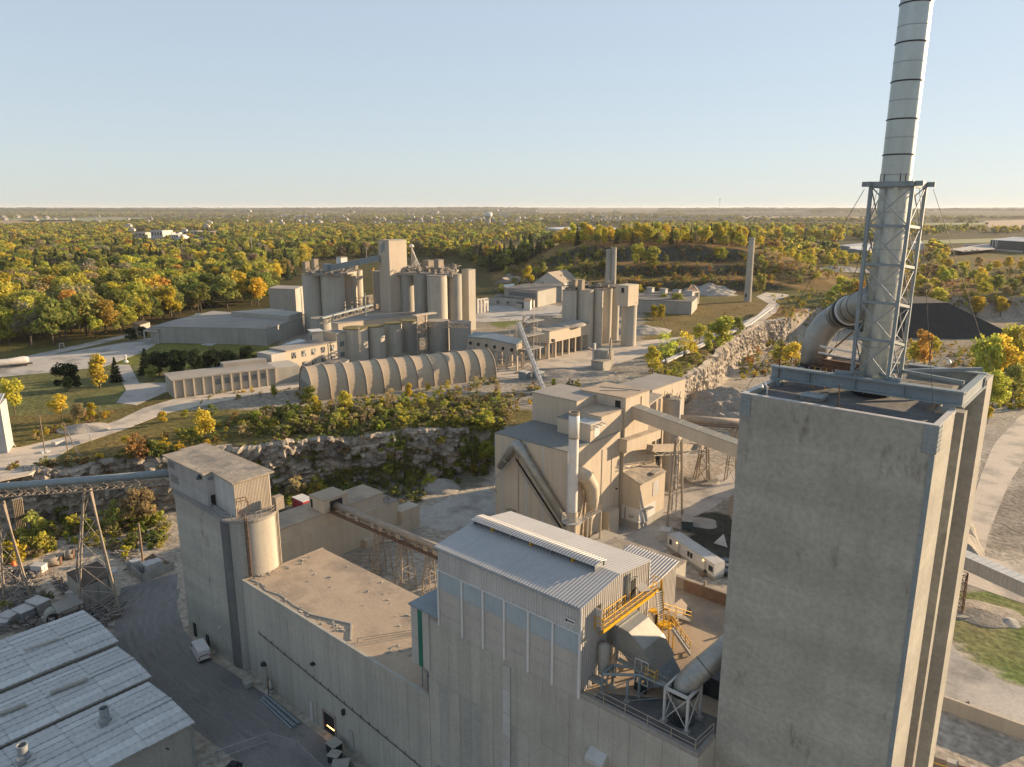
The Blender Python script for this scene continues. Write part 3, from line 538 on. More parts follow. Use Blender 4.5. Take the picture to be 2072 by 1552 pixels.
for a, c in zip(crk, crk[1:]): beam('roof_edging', (a[0], a[1], 15.78), (c[0], c[1], 15.78), .14, .12, M['silodark'], mb)
for a, c in (((-80.6, 50.3), (-74.2, 52.6)), ((-74.2, 52.6), (-71.2, 50.2))): beam('roof_edging', (a[0], a[1], 15.8), (c[0], c[1], 15.8), .22, .3, M['silodark'], mb)
rod('roof_cable', (-70.2, 50.6, 16.3), (-62.2, 63.2, 16.2), .045, M['dusty'], mb); rod('roof_cable', (-69.4, 50.8, 16.3), (-61.9, 63, 16.2), .045, M['dusty'], mb)
for p in ((-70.2, 50.6), (-66.5, 56.5), (-62.2, 63.2)): rod('cable_post', (p[0], p[1], 15.7), (p[0], p[1], 16.4), .06, M['dusty'], mb)
deb = MB()
for i in range(150):
    t = random.random(); u, v = random.choice([(-95+random.gauss(0, .8), 50.3+t*10), (-93+t*20, 50.2+random.gauss(0, .3)), (-78+t*5, 51.2+random.gauss(0, .4)), (-92+t*26, 59+random.gauss(0, 2.5)), (-66+t*4, 53+random.gauss(0, .6))]); s = .06+.2*random.random()**2
    if not (-96 < u < -56 and 49.7 < v < 63.2): continue
    deb.beam((u, v, 15.75), (u+random.uniform(-.6, .6)*s*4, v+random.uniform(-.6, .6)*s*4, 15.78+s*.4), s, s*.7)
tag(deb.out('roof_debris', M['silodark'], mb), kind='stuff')
# ---- filter house (clad box on the deck)
fh = thing('filter_house', 'white roofed ribbed metal filter house standing on the mill deck', 'building', (-44, 55, 26))
L0, L1, E0, E1 = -53.2, -34.5, 49.15, 60.9; RZ, EZ = 35.95, 35.1; RV = 55.2
prism('inner_walls', [(L0+.1, E0+.1), (L1-.1, E0+.1), (L1-.1, E1-.1), (L0+.1, E1-.1)], 25.7, EZ-.1, M['cladgrey'], fh)
MB().corr((L0, E0, 32.4), (L1-L0, 0, 0), (0, 0, EZ-32.4), .34, .07, (0, -1, 0)).out('upper_cladding', M['cladgrey'], fh)
bluep = mk('pale_blue_sheet', (.36, .415, .435), (.31, .36, .38), rough=.5, ns=.4, fine=.08)
mull = [L0, -49.6, -46.6, -43.7, -40.6, -37.6, L1]
for a, c in zip(mull, mull[1:]):
    MB().corr((a+.12, E0, 30.2), (c-a-.24, 0, 0), (0, 0, 2.1), .25, .03, (0, -1, 0)).out('blue_panel', bluep, fh)
    for z0, z1 in ((28.7, 30.17), (27.2, 28.67), (25.75, 27.17)): MB().corr((a+.12, E0+.02, z0), (c-a-.24, 0, 0), (0, 0, z1-z0), .3, .035, (0, -1, 0)).out('facade_panel', M['cladbeige'], fh)
for a in mull: box('mullion', (a-.11, E0-.14, 25.7), (a+.11, E0+.05, 32.38), M['white'], fh)
box('ledge', (L0, E0-.12, 32.3), (L1, E0+.03, 32.42), M['white'], fh)
gab = MB(); n = 34
for i in range(n):                       # ribbed gable following the roof line
    v0 = E0+(E1-E0)*i/n; v1 = E0+(E1-E0)*(i+1)/n; zr = lambda v: EZ+(RZ-EZ)*(1-abs(v-RV)/(RV-E0 if v < RV else E1-RV))-.03
    for va, vb, hh in ((v0, v0+(v1-v0)*.55, .07), (v0+(v1-v0)*.55, v1, .0)): gab.prism([(L1-.05, va), (L1+hh, va), (L1+hh, vb), (L1-.05, vb)], 25.8, [zr(va), zr(va), zr(vb), zr(vb)])
gab.out('gable_cladding', M['cladgrey'], fh)
def slope(v0, z0, v1, z1, nm):
    d = Vector((0, v1-v0, z1-z0)); nr = Vector((0, -(z1-z0), v1-v0)) * (1 if v1 > v0 else -1)
    for k in range(6):
        a, c = L0-.25+(L1-L0+.5)*k/6, L0-.25+(L1-L0+.5)*(k+1)/6; MB().corr((a, v0, z0+.02), (c-a-.01, 0, 0), d, .36, .03, nr).out(nm, M['roofwhite'], fh)
slope(E0-.3, EZ-.02, RV, RZ, 'roof_sheet'); slope(E1+.3, EZ-.02, RV, RZ, 'roof_sheet')
vz = MB().corr((L0-.1, RV-1.0, RZ+.42), (L1-L0-1.9, 0, 0), (0, 1.0, .2), .36, .05, (0, -.2, 1)); vz.out('ridge_vent', M['roofwhite'], fh)
MB().corr((L0-.1, RV+1.0, RZ+.42), (L1-L0-1.9, 0, 0), (0, -1.0, .2), .36, .05, (0, .2, 1)).out('ridge_vent', M['roofwhite'], fh)
for k in range(7): box('vent_bracket', (L0+.3+k*2.7, RV-.9, RZ-.05), (L0+.42+k*2.7, RV+.7, RZ+.42), M['yellow'] if k % 2 else M['steel'], fh)
box('vent_side', (L0, RV+.6, RZ-.1), (L1-2, RV+.68, RZ+.5), M['steel'], fh)
for v in (E0-.02, E1): box('corner_trim', (L1-.02, v-.06, 25.8), (L1+.14, v+.1, EZ-.05), M['white'], fh)
box('gutter', (L0-.2, E0-.42, EZ-.2), (L1+.2, E0-.25, EZ-.02), M['steel'], fh)
box('doorway', (L1+.02, 57.5, 32.25), (L1+.1, 58.3, 34.3), M['dark'], fh); d = beam('open_door', (L1+.1, 58.4, 33.25), (L1+.75, 59.4, 33.25), 2.05, .06, M['cladgrey'], fh)
box('doorway', (L1+.02, 51.5, 32.2), (L1+.1, 52.3, 34.1), M['dark'], fh); box('open_door', (L1+.09, 51.35, 32.2), (L1+.8, 51.42, 34.1), M['cladgrey'], fh)
for v in (56.6, 56.9): rod('gable_pipe', (L1+.25, v, 32.4), (L1+.25, v, 35.4), .07, M['steel'], fh)
rod('door_lamp', (L1+.05, 58, 34.55), (L1+.55, 58, 34.7), .05, M['steel'], fh)
sg = box('sign_plate', (-36.15, E0-.16, 33.05), (-35.0, E0-.09, 33.55), M['white'], fh)
box('sign_mark', (-36.08, E0-.185, 33.18), (-35.85, E0-.161, 33.42), M['black'], fh)
for k in range(7): box('sign_letter', (-35.78+k*.1, E0-.185, 33.24), (-35.71+k*.1, E0-.161, 33.36+.02*(k % 2)), M['black'], fh)
# ---- hopper box with green stripe, cooler unit
hb = thing('hopper_box', 'pale hanging hopper box with a dark green vertical stripe left of the filter house', 'hopper', (-55.5, 50, 19))
prism('casing', [(-57.8, FV-.25), (-54.9, FV-.25), (-54.9, 53.4), (-57.8, 53.4)], 19.3, 26.55, M['cladbeige'], hb)
box('green_stripe', (-56.6, FV-.32, 19.35), (-55.95, FV-.252, 26.5), M['green'], hb); box('panel_joint', (-57.8, FV-.28, 22.6), (-56.62, FV-.251, 22.66), M['silodark'], hb)
prism('lid', [(-57.95, FV-.45), (-53.3, FV-.45), (-53.3, 53.6), (-57.95, 53.6)], 26.56, 26.75, M['bluegrey'], hb)
MB().add([(-57.4, FV-.1, 19.3), (-55.4, FV-.1, 19.3), (-55.4, 52.6, 19.3), (-57.4, 52.6, 19.3), (-56.7, 50.4, 17.2), (-56.0, 50.4, 17.2), (-56.0, 51.2, 17.2), (-56.7, 51.2, 17.2)], [(0, 1, 5, 4), (1, 2, 6, 5), (2, 3, 7, 6), (3, 0, 4, 7), (4, 5, 6, 7)]).out('cone', M['silodark'], hb)
for u, v in ((-57.3, 50), (-56.4, 50)): rod('support_leg', (u, v, 15.75), (u, v, 19.3), .1, M['steel'], hb)
rod('brace', (-57.3, 50, 18.9), (-56, 51.5, 19.3), .07, M['steel'], hb); rod('chute', (-56.6, 50.4, 17.4), (-55.4, 50.4, 17.0), .3, M['steel'], hb)
cu = thing('cooler_unit', 'black ribbed cooler unit with a yellow railing beside the filter house', 'machine', (-55.3, 55, 26.7))
box('casing', (-57.0, 53.4, 27.6), (-53.4, 57.4, 31.2), M['black'], cu); box('plinth', (-57.05, 53.35, 26.76), (-53.4, 57.4, 27.59), M['facade'], cu)
for k in range(4): rod('louvre', (-56.9, 53.3, 28.0+k*.82), (-53.4, 53.3, 28.0+k*.82), .22, M['black'], cu)
box('deck', (-57.2, 53.3, 31.21), (-53.3, 58.6, 31.32), M['cladgrey'], cu); railing(cu, [(-53.5, 53.4, 31.3), (-57.1, 53.4, 31.3), (-57.1, 58.5, 31.3)], 1.1, M['yellow'], .05, 1.5)
box('base_block', (-57.1, 53.4, 15.7), (-53.3, 57.3, 26.77), M['facade'], cu)
# ---- lean-to annex behind the gable
an = thing('clad_annex', 'small ribbed tan annex with lean-to roof and concrete kerb behind the filter house', 'annex', (-36.5, 66, 26))
prism('walls', [(-41, 61.0), (-34.9, 61.0), (-34.9, 67.6), (-41, 67.6)], 26, [31.2, 31.2, 32.2, 32.2], M['cladgrey'], an)
for i in range(22):
    v = 61.1+i*.295; box('wall_rib', (-34.9, v, 26.05), (-34.79, v+.15, 31.15+i*.045), M['cladgrey'], an)
MB().corr((-41.2, 60.92, 31.25), (6.5, 0, 0), (0, 7.0, 1.05), .36, .06, (0, -.15, 1)).out('roof_sheet', M['roofwhite'], an)
box('doorway', (-34.8, 63.4, 26.1), (-34.74, 64.6, 28.3), M['dark'], an); box('open_door', (-34.75, 64.6, 26.1), (-34.0, 64.68, 28.2), M['cladgrey'], an)
prism('sloped_kerb', [(-34.78, 65.8), (-33.6, 65.8), (-33.6, 69.0), (-34.78, 69.0)], 26.1, [27.3, 26.5, 26.5, 27.3], M['dusty'], an)
bp_ = thing('brick_parapet', 'rusty brick parapet wall along the back of the mill deck', 'wall', (-29, 73, 26))
for k in range(4):
    box('wall_section', (-41+k*4.6, BV-.35, 25.95), (-41+k*4.6+4.58, BV+.05, 27.5+.05*(k % 2)), M['brickred'] if k else M['dusty'], bp_); box('coping', (-41+k*4.6, BV-.4, 27.56), (-41+k*4.6+4.58, BV+.1, 27.68), M['dusty'], bp_)
for u in (-38, -34, -30, -26): box('post', (u, BV-.2, 27.68), (u+.25, BV, 28.2), M['dusty'], bp_)
# ---- yellow walkway and stairs
ys = thing('yellow_staircase', 'yellow steel walkway with stairs down to the deck along the gable', 'staircase', (-33.5, 56, 26.1))
WZ = 32.15; beam('walkway_deck', (-33.85, 51.2, WZ), (-33.85, 61.6, WZ), .9, .1, M['dusty'], ys)
box('toe_beam', (-33.42, 51.2, WZ-.22), (-33.34, 61.6, WZ+.12), M['yellow'], ys); box('toe_beam', (-34.36, 51.2, WZ-.22), (-34.3, 61.6, WZ+.12), M['yellow'], ys)
railing(ys, [(-34.35, 51.2, WZ), (-33.38, 51.2, WZ), (-33.38, 60.6, WZ)], 1.1, M['yellow'], .045, .95); railing(ys, [(-34.32, 52.6, WZ), (-34.32, 57.2, WZ)], 1.1, M['yellow'], .045, .95); railing(ys, [(-34.3, 61.6, WZ), (-33.4, 61.6, WZ)], 1.1, M['yellow'], .045, .9)
def flight(a, b, w, n, side):
    a, b = Vector(a), Vector(b); d = (b-a); hd = Vector((d.x, d.y, 0)).normalized(); sx = Vector((-hd.y, hd.x, 0))*w/2
    for s in (-1, 1):
        beam('stringer', a+sx*s, b+sx*s, .06, .26, M['cladgrey'], ys)
        if s in side:
            rod('handrail', a+sx*s+Vector((0, 0, 1)), b+sx*s+Vector((0, 0, 1)), .045, M['yellow'], ys); rod('handrail', a+sx*s+Vector((0, 0, .55)), b+sx*s+Vector((0, 0, .55)), .04, M['yellow'], ys)
            for i in range(5): p = a.lerp(b, i/4)+sx*s; rod('rail_post', p, p+Vector((0, 0, 1)), .04, M['yellow'], ys)
    for i in range(n):
        p = a.lerp(b, (i+.5)/n); beam('tread', p-sx, p+sx, .26, .05, M['cladgrey'], ys)
s0 = Vector((-33.3, 61.1, WZ)); lz = 28.9; l0 = at(1338, 1256, lz); l1 = at(1355, 1268, lz); s1 = at(1396, 1321, 26.2)
flight(s0, l0, .9, 12, (1,)); flight(l1+Vector((.2, .1, 0)), s1, .9, 10, (1,))
lc = (l0+l1)/2; box('landing', lc+Vector((-.7, -.6, -.1)), lc+Vector((.8, .6, 0)), M['yellow'], ys); railing(ys, [lc+Vector((-.6, -.55, 0)), lc+Vector((.7, -.55, 0))], 1.1, M['yellow'], .045, .6); railing(ys, [lc+Vector((-.6, .6, 0)), lc+Vector((.7, .6, 0))], 1.1, M['yellow'], .045, .6)
for q in ((-.6, -.5), (.7, -.5), (-.6, .5), (.7, .5)): rod('post', lc+Vector((q[0], q[1], -2.8)), lc+Vector((q[0], q[1], -.1)), .07, M['yellow'], ys)
flight((-34.2, 62.6, 29.0), (-32.9, 67.2, 26.3), .8, 9, (-1,)); box('landing', (-35, 61.8, 28.9), (-33.7, 62.6, 29.0), M['yellow'], ys); railing(ys, [(-33.75, 61.8, 29), (-33.75, 62.5, 29)], 1.1, M['yellow'], .045, .7)
for v in (52, 56, 60.5): rod('bracket', (-33.4, v, WZ-.2), (-34.4, v, WZ-1.2), .06, M['yellow'], ys)
rod('post', (-33.3, 61.5, 26.1), (-33.3, 61.5, WZ+1.1), .08, M['yellow'], ys)
# ---- big rectangular duct
bd = thing('gas_duct', 'big grey rectangular gas duct arching from the filter house down to the deck', 'duct', (-31, 55, 26.1))
def duct(path, w, mt, nm):               # path of (u, z_bottom, z_top), constant v band
    v0, v1 = w
    b = MB(); n = len(path)
    vs = []
    for (ua, za), (ub, zb) in path: vs += [(ua, v0, za), (ub, v0, zb), (ub, v1, zb), (ua, v1, za)]
    fs = [(4*i+j, 4*i+(j+1) % 4, 4*i+4+(j+1) % 4, 4*i+4+j) for i in range(n-1) for j in range(4)] + [(3, 2, 1, 0), (4*n-4, 4*n-3, 4*n-2, 4*n-1)]
    return b.add(vs, fs).out(nm, mt, bd)
sh = Vector((-2.6, 1.9, 0))
pts_o = [(-34.45, 31.3), (-33.2, 31.9), (-31.9, 31.7), (-30.2, 30.6), (-28.9, 28.9), (-28.0, 27.7)]; pts_i = [(-34.45, 29.2), (-33.4, 29.6), (-32.4, 29.2), (-31.4, 28.3), (-30.4, 27.2), (-29.9, 26.5)]
duct(list(zip(pts_i[:2], pts_o[:2])), (53.4, 56.6), M['duct'], 'inlet_section'); duct(list(zip(pts_i[1:3], pts_o[1:3])), (53.2, 56.7), M['duct'], 'knee'); duct(list(zip(pts_i[2:5], pts_o[2:5])), (53.2, 56.7), M['duct'], 'sloping_section'); duct(list(zip(pts_i[4:], pts_o[4:])), (53.6, 56.4), M['bluegrey'], 'outlet')
for k, t in enumerate((.9, 1.0)):
    u = -33.4+.35*k; duct([((u-.05, 29.55), (u+.1, 32.0)), ((u+.05, 29.55), (u+.2, 32.0))], (53.05, 56.85), M['steel'], 'flange')
wf = MB()
for u in (-31.0, -30.3, -29.6):
    wf.box((u-.03, 53.0, 27.1), (u+.03, 53.12, 29.5))
for z in (27.1, 28.3, 29.5): wf.box((-31.0, 53.0, z-.03), (-29.6, 53.12, z+.03))
wf.out('access_frame', M['white'], bd); box('access_opening', (-31, 53.05, 26.2), (-29.7, 53.15, 27.05), M['dark'], bd)
for u in (-33.4, -31.2): 
    for v in (53.6, 56.4): rod('support_leg', (u, v, 26.1), (u, v, 29.5 if u < -32 else 28.4), .12, M['steel'], bd)
# ---- vessel, pipe frame, elbow with stand
vs_ = thing('pressure_vessel', 'upright grey pressure vessel on legs at the filter house foot', 'tank', (-33.7, 51.9, 26.1))
lathe('shell', (-33.7, 51.9, 27.2), [(0, 0), (.45, .15), (.55, .4), (.55, 2.9), (.45, 3.2), (0, 3.35)], M['silodark'], vs_, 20, True)
for a in (0, 2.1, 4.2): rod('leg', (-33.7+.45*math.cos(a), 51.9+.45*math.sin(a), 26.1), (-33.7+.45*math.cos(a), 51.9+.45*math.sin(a), 27.7), .06, M['steel'], vs_)
box('platform', (-34.4, 50.4, 27.05), (-32.9, 51.4, 27.15), M['silodark'], vs_)
pf = thing('pipe_support_frame', 'blue grey steel frame carrying pipes and a small platform on the deck', 'steel frame', (-30.5, 52.5, 26.1))
for a in ((-33, 50.7), (-32.9, 52.3), (-30.2, 52.6), (-28.4, 54.8), (-30.6, 51.2)): box('footing', (a[0]-.25, a[1]-.25, 26.1), (a[0]+.25, a[1]+.25, 26.25), M['tarroof'], pf); rod('post', (a[0], a[1], 26.1), (a[0], a[1], 28.3 if a[0] > -32.95 else 28.1), .13, M['bluegrey'], pf)
for a, c in (((-33, 50.7, 28.1), (-30.2, 52.6, 28.3)), ((-32.9, 52.3, 28.3), (-28.4, 54.8, 28.2)), ((-30.2, 52.6, 28.3), (-27.2, 53.2, 27.9)), ((-33, 50.7, 28.1), (-32.9, 52.3, 28.3))): rod('header_pipe', a, c, .14, M['bluegrey'], pf)
for a, c in (((-33, 50.7, 26.2), (-30.2, 52.6, 28.2)), ((-30.2, 52.6, 26.2), (-28.4, 54.8, 28.1)), ((-30.2, 52.6, 28), (-28.4, 54.8, 26.2)), ((-33, 50.7, 26.2), (-32.9, 52.3, 28.2)), ((-30.6, 51.2, 26.2), (-28.2, 53.4, 26.4)), ((-32, 51.4, 26.2), (-33, 50.7, 27.8))): rod('brace', a, c, .05, M['bluegrey'], pf)
beam('gangway', (-32.8, 53, 28.6), (-27.4, 53.3, 27.9), .6, .08, M['silodark'], pf); railing(pf, [(-29.6, 52.6, 28.3), (-28.7, 52.6, 28.2), (-28.7, 53.2, 28.2)], 1.0, M['yellow'], .035, .8); railing(pf, [(-32.7, 52.7, 28.6), (-27.5, 53.0, 27.95)], .95, M['dusty'], .03, 1.3)
el = thing('curved_duct', 'ribbed grey curved duct dropping from the tower into a steel stand', 'duct', (-25.5, 52.4, 26.1))
cb = at(1381, 1450, 26.2); cb = Vector((-25.6, 52.2, 26.2))
path = [cb+Vector((0, 0, .6)), cb+Vector((0, 0, 1.7)), cb+Vector((0, 0, 2.9)), cb+Vector((.15, .25, 3.6)), cb+Vector((.55, .75, 4.3)), cb+Vector((1.1, 1.5, 5.0)), cb+Vector((2.2, 3.0, 6.4)), cb+Vector((3.6, 4.8, 8.2))]
tube('bend', path, [.62, .8, .95, 1.0, 1.0, 1.0, 1.0, 1.0], M['duct'], el, 26)
for i in range(3, 7):
    for t in (.0, .5):
        a = path[i].lerp(path[i+1], t); d = (path[i+1]-path[i]).normalized(); tube('lobster_seam', [a-d*.03, a+d*.03], 1.03, M['black'] if (i == 5 and t == 0) else M['steel'], el, 26)
lathe('base_ring', cb, [(1.1, 0), (1.1, .12), (.65, .14), (.65, .6)], M['black'], el); lathe('collar', cb+Vector((0, 0, 2.75)), [(1.2, 0), (1.2, .1), (1.0, .1), (1.0, .5)], M['black'], el)
st4 = [cb+Vector(q) for q in ((-1.1, -1.2, 0), (1.1, -1.2, 0), (1.1, 1.2, 0), (-1.1, 1.2, 0))]
for p in st4: box('footing', p-Vector((.28, .28, .1)), p+Vector((.28, .28, .12)), M['tarroof'], el); beam('stand_leg', p, p+Vector((0, 0, 3.3)), .2, .2, M['cladgrey'], el)
for i in range(4):
    a, c = st4[i], st4[(i+1) % 4]; beam('stand_beam', a+Vector((0, 0, 3.3)), c+Vector((0, 0, 3.3)), .2, .25, M['cladgrey'], el); rod('brace', a+Vector((0, 0, .2)), c+Vector((0, 0, 3.2)), .05, M['cladgrey'], el); rod('brace', c+Vector((0, 0, .2)), a+Vector((0, 0, 3.2)), .05, M['cladgrey'], el)
tag(MB().box((-27.0, 56.8, 26.1), (-23, 59, 28.1)).box((-26.8, 56.5, 26.1), (-25.8, 56.8, 27)).out('fan_housing', M['black']), 'dark fan housing on the deck behind the curved duct', 'machine')
# ================================================================ left silo block
ls = thing('silo_block', 'tall grey concrete silo block with a corrugated penthouse on its top, left of the mill', 'silo', (-107, 53, 0))
R4 = 4.45; pl = [(-100+R4*math.cos(a), 53.05+R4*math.sin(a)) for a in [math.radians(-90+i*9) for i in range(21)]] + [(-114+R4*math.cos(a), 53.05+R4*math.sin(a)) for a in [math.radians(90+i*9) for i in range(21)]]
sb = MB().prism(pl, -.2, 24.6); sb.out('silo_body', M['concrete'], ls)
q = [(p[0]+(.18 if p[0] > -107 else -.18), p[1]+(.15 if p[1] > 53 else -.15)) for p in pl]; prism('top_slab', q, 24.61, 24.95, M['tarroof'], ls)
for a0, a1 in ((-92, -66), (-64, -42)): MB().lathe((-100, 53.05, 0), [(R4+.03, 0), (R4+.03, 24.55)], 8, math.radians(a0), math.radians(a1)).out('damp_streak', M['stain'] if a0 < -70 else M['silodark'], ls, True)
MB().lathe((-100, 53.05, 15.9), [(R4+.04, 0), (R4+.04, 8.5)], 10, math.radians(-30), math.radians(30)).out('smooth_panel', M['silo'], ls, True)
for a in (-35, -31, 33, 38):
    a = math.radians(a); p = Vector((-100+(R4+.2)*math.cos(a), 53.05+(R4+.2)*math.sin(a), 15.9)); rod('riser_pipe', p, p+Vector((0, 0, 9.6)), .09, M['rust'] if a < 0 else M['dusty'], ls)
for k in range(9): 
    a = math.radians(-33); p = Vector((-100+(R4+.25)*math.cos(a), 53.05+(R4+.25)*math.sin(a), 16.3+k)); rod('ladder_rung', p+Vector((-.25, -.2, 0)), p+Vector((.25, .2, 0)), .04, M['rust'], ls)
foot = [(-118.1, 49.5), (-105.3, 49.5), (-105.3, 50.75), (-98.5, 50.3), (-98.5, 56.3), (-118.1, 56.3)]
prism('penthouse', foot, 24.951, 30.3, M['cladgrey'], ls)
for i in range(34): box('cladding_rib', (-118.0+i*.374, 49.42, 25), (-117.85+i*.374, 49.5, 30.25), M['cladgrey'], ls)
for i in range(24): box('cladding_rib', (-98.5, 50.4+i*.245, 25), (-98.42, 50.53+i*.245, 30.25), M['cladtan'], ls)
for z in (27.4,): box('panel_seam', (-118.1, 49.41, z), (-105.3, 49.43, z+.05), M['silodark'], ls)
MB().prism([(-118.7, 48.95), (-105.0, 48.95), (-105.0, 50.4), (-98.0, 49.9), (-98.0, 56.9), (-118.7, 56.9)], 30.31, 30.55).out('penthouse_roof', M['dirtroof'], ls)
MB().prism([(-119.5, 52.2), (-118.71, 52.2), (-118.71, 56.9), (-119.5, 56.9)], 30.31, 30.54).out('roof_step', M['dirtroof'], ls); box('side_bay', (-119.3, 52.4, 24.951), (-118.11, 56.3, 30.3), M['cladgrey'], ls)
for a, c in (((-117.6, 28.6), (-115.6, 29.7)), ((-117.2, 26.2), (-114.6, 27.5))): box('grey_window', (a[0], 49.36, a[1]), (c[0], 49.41, c[1]), M['paleglass'], ls)
MB().lathe((-106.8, 49.3, 29.3), [(.55, 0), (.5, .25), (.3, .5), (0, .58)], 14).out('lamp_hood', M['glass'], ls)
box('vent_window', (-105.28, 49.8, 29.2), (-105.22, 50.6, 29.7), M['bluegrey'], ls); box('doorway', (-105.28, 50.0, 25), (-105.2, 50.7, 26.7), M['dark'], ls)
railing(ls, [(-105.1, 49.5, 24.95), (-102, 49.05, 24.95), (-99.6, 48.75, 24.95), (-97.9, 49.3, 24.95)], 1.05, M['steel'], .04, 1.2)
railing(ls, [(-97, 50.1, 24.95), (-95.7, 52, 24.95), (-95.6, 54.5, 24.95), (-97, 56.6, 24.95)], 1.05, M['dusty'], .045, .9)
railing(ls, [(-98.2, 50.4, 26.9), (-97.2, 51.4, 27.2), (-96, 51.2, 26.6)], 1.0, M['rust'], .05, .8)
for k in range(6): rod('cage_bar', (-97.8+k*.3, 50.0+.1*k, 24.9), (-97.8+k*.3, 50.1+.1*k, 26.6), .035, M['rust'], ls)
box('roof_walkway', (-97.2, 55.6, 24.96), (-96.0, 57.0, 27.0), M['dusty'], ls)
for u, z in ((-112.5, 2.4), (-108.2, 2.0)): MB().box((u-.5, 48.45, 0), (u+.3, 48.6, z)).out('dark_opening', M['dark'], ls)
rod('wall_lamp', (-103, 48.5, 5.6), (-103, 48.1, 5.7), .15, M['white'], ls)
# pipe conveyor on lattice trestles
pc = thing('pipe_conveyor', 'long grey covered pipe conveyor running left from the silo penthouse on lattice trestles', 'conveyor', (-133, 41, 24))
a, c = Vector((-118.4, 51.2, 27.0)), Vector((-131.6, 40.6, 25.3)); dr = Vector((-13.2, -10.2, -1.9)); e = Vector((-147.0, 30.5, 23.0)); f = e+(e-c)*2.2
tube('tube_cover', [a, c, e, f], .62, M['bluegrey'], pc, 16)
tr = MB()
sd_ = Vector((.6, -.75, 0))
def truss(b, p, q, n, w, h, r):
    p, q = Vector(p), Vector(q)
    for s in (-1, 1):
        o = sd_*w*s
        b.beam(p+o, q+o, r); b.beam(p+o-Vector((0, 0, h)), q+o-Vector((0, 0, h)), r)
        for i in range(n):
            x0, x1 = p.lerp(q, i/n), p.lerp(q, (i+1)/n); b.beam(x0+o-Vector((0, 0, h if i % 2 else 0)), x1+o-Vector((0, 0, 0 if i % 2 else h)), r*.7)
    for i in range(n+1): x0 = p.lerp(q, i/n)-Vector((0, 0, h)); b.beam(x0-sd_*w, x0+sd_*w, r*.7)
D = Vector((0, 0, .62))
for p, q, n in ((a, c, 12), (c, e, 14), (e, f, 24)): tr = MB(); truss(tr, p-D, q-D, n, .8, 1.1, .13); tr.out('truss_span', M['dusty'], pc)
for nm, fe, to, lab in (('conveyor_trestle', [at(160, 1242, 0), at(246, 1249, 0), at(228, 1205, 0), at(150, 1200, 0)], [at(169, 996, 23.4), at(182, 994, 23.4), at(184, 988, 23.3), at(171, 989, 23.3)], 'rusty lattice trestle standing by the brown-roofed kiosk'), ('conveyor_trestle', [at(10, 1226, 0), at(67, 1224, 0), at(50, 1190, 0), at(0, 1192, 0)], [at(-4, 1022, 21.2), at(6, 1020, 21.2), at(8, 1014, 21.2), at(-2, 1016, 21.2)], 'rusty lattice trestle at the left picture edge')):
    t_ = thing(nm, lab, 'trestle', sum(fe, Vector())/4, 'trestles under the pipe conveyor'); lattice(t_, fe, to, 5, .17, .075, M['dusty'], faces=((0, 1), (1, 2), (3, 0)))
# ================================================================ tan process building, centre
tb = thing('tan_building', 'big tan clad process building of stacked blocks with a grey-green roof', 'building', (-93, 122, 0))
X0, X1, Y0, Y1 = -103.0, -83.4, 113.0, 132.4; T = M['cladtan']
prism('main_block', [(X0, Y0), (X1, Y0), (X1, Y1), (X0, Y1)], -.2, 22.4, T, tb)
gr_ = mk('grey_green_roof', (.2, .205, .19), (.165, .17, .16), ns=.06, fine=.12)
prism('main_roof', [(X0-.1, Y0-.1), (X1+.08, Y0-.1), (X1+.08, Y1), (X0-.1, Y1)], 22.402, 22.6, gr_, tb)
prism('upper_block', [(-103.4, 126), (-90.9, 126), (-90.9, 136.5), (-103.4, 136.5)], 22.601, 29.0, T, tb); prism('upper_roof', [(-103.6, 125.9), (-90.8, 125.9), (-90.8, 136.6), (-103.6, 136.6)], 29.002, 29.2, M['tarroof'], tb)
prism('middle_block', [(-90.89, 124.6), (X1+.004, 124.6), (X1+.004, 132.9), (-90.89, 132.9)], 22.603, 27.2, T, tb); prism('middle_roof', [(-90.89, 124.5), (X1+.1, 124.5), (X1+.1, 133), (-90.89, 133)], 27.202, 27.35, M['dustroof'], tb)
prism('side_block', [(-93.2, 122.2), (-87.6, 122.2), (-87.6, 125.99), (-93.2, 125.99)], 22.604, 25.9, T, tb); prism('side_roof', [(-93.3, 122.1), (-87.6, 122.1), (-87.6, 125.98), (-93.3, 125.98)], 25.902, 26.05, gr_, tb)
prism('lift_house', [(-87.58, 120.7), (X1+.006, 120.7), (X1+.006, 125.3), (-87.58, 125.3)], 22.605, 26.3, T, tb); prism('lift_roof', [(-87.6, 120.6), (X1+.12, 120.6), (X1+.12, 125.4), (-87.6, 125.4)], 26.302, 26.5, M['cladgrey'], tb)
box('shutter', (X1+.006, 122.0, 23.4), (X1+.07, 124.0, 25.8), M['white'], tb)
for v in (121.5, 123, 124.6): rod('hoist_arm', (X1, v, 26.1), (X1+1.4, v, 25.9), .09, M['steel'], tb)
rod('hoist_rail', (X1+1.3, 121.3, 25.9), (X1+1.3, 124.8, 25.9), .08, M['steel'], tb)
for u in (-103, X1): box('corner_trim', (u-.09, Y0-.09, 0), (u+.09, Y0+.09, 22.35), M['cladgrey'], tb)
for u in (-101.4, -94.5, -90): box('pale_streak', (u, Y0-.02, 3), (u+.6, Y0-.001, 22.3), M['cladgrey'] if u > -95 else M['cladbeige'], tb)
box('control_joint', (-96.4, Y0-.03, 0), (-96.25, Y0-.001, 19.5), M['rust'], tb); box('control_joint', (-92.9, Y0-.03, 0), (-92.8, Y0-.001, 20), M['dusty'], tb)
box('doorway', (-98.6, Y0-.04, 2.5), (-97.2, Y0-.002, 6), M['dark'], tb); box('canopy', (-99, Y0-1.2, 6), (-97, Y0-.002, 6.2), M['dusty'], tb)
box('doorway', (X1+.002, 115.2, 4.5), (X1+.05, 116.1, 7.6), M['dark'], tb)
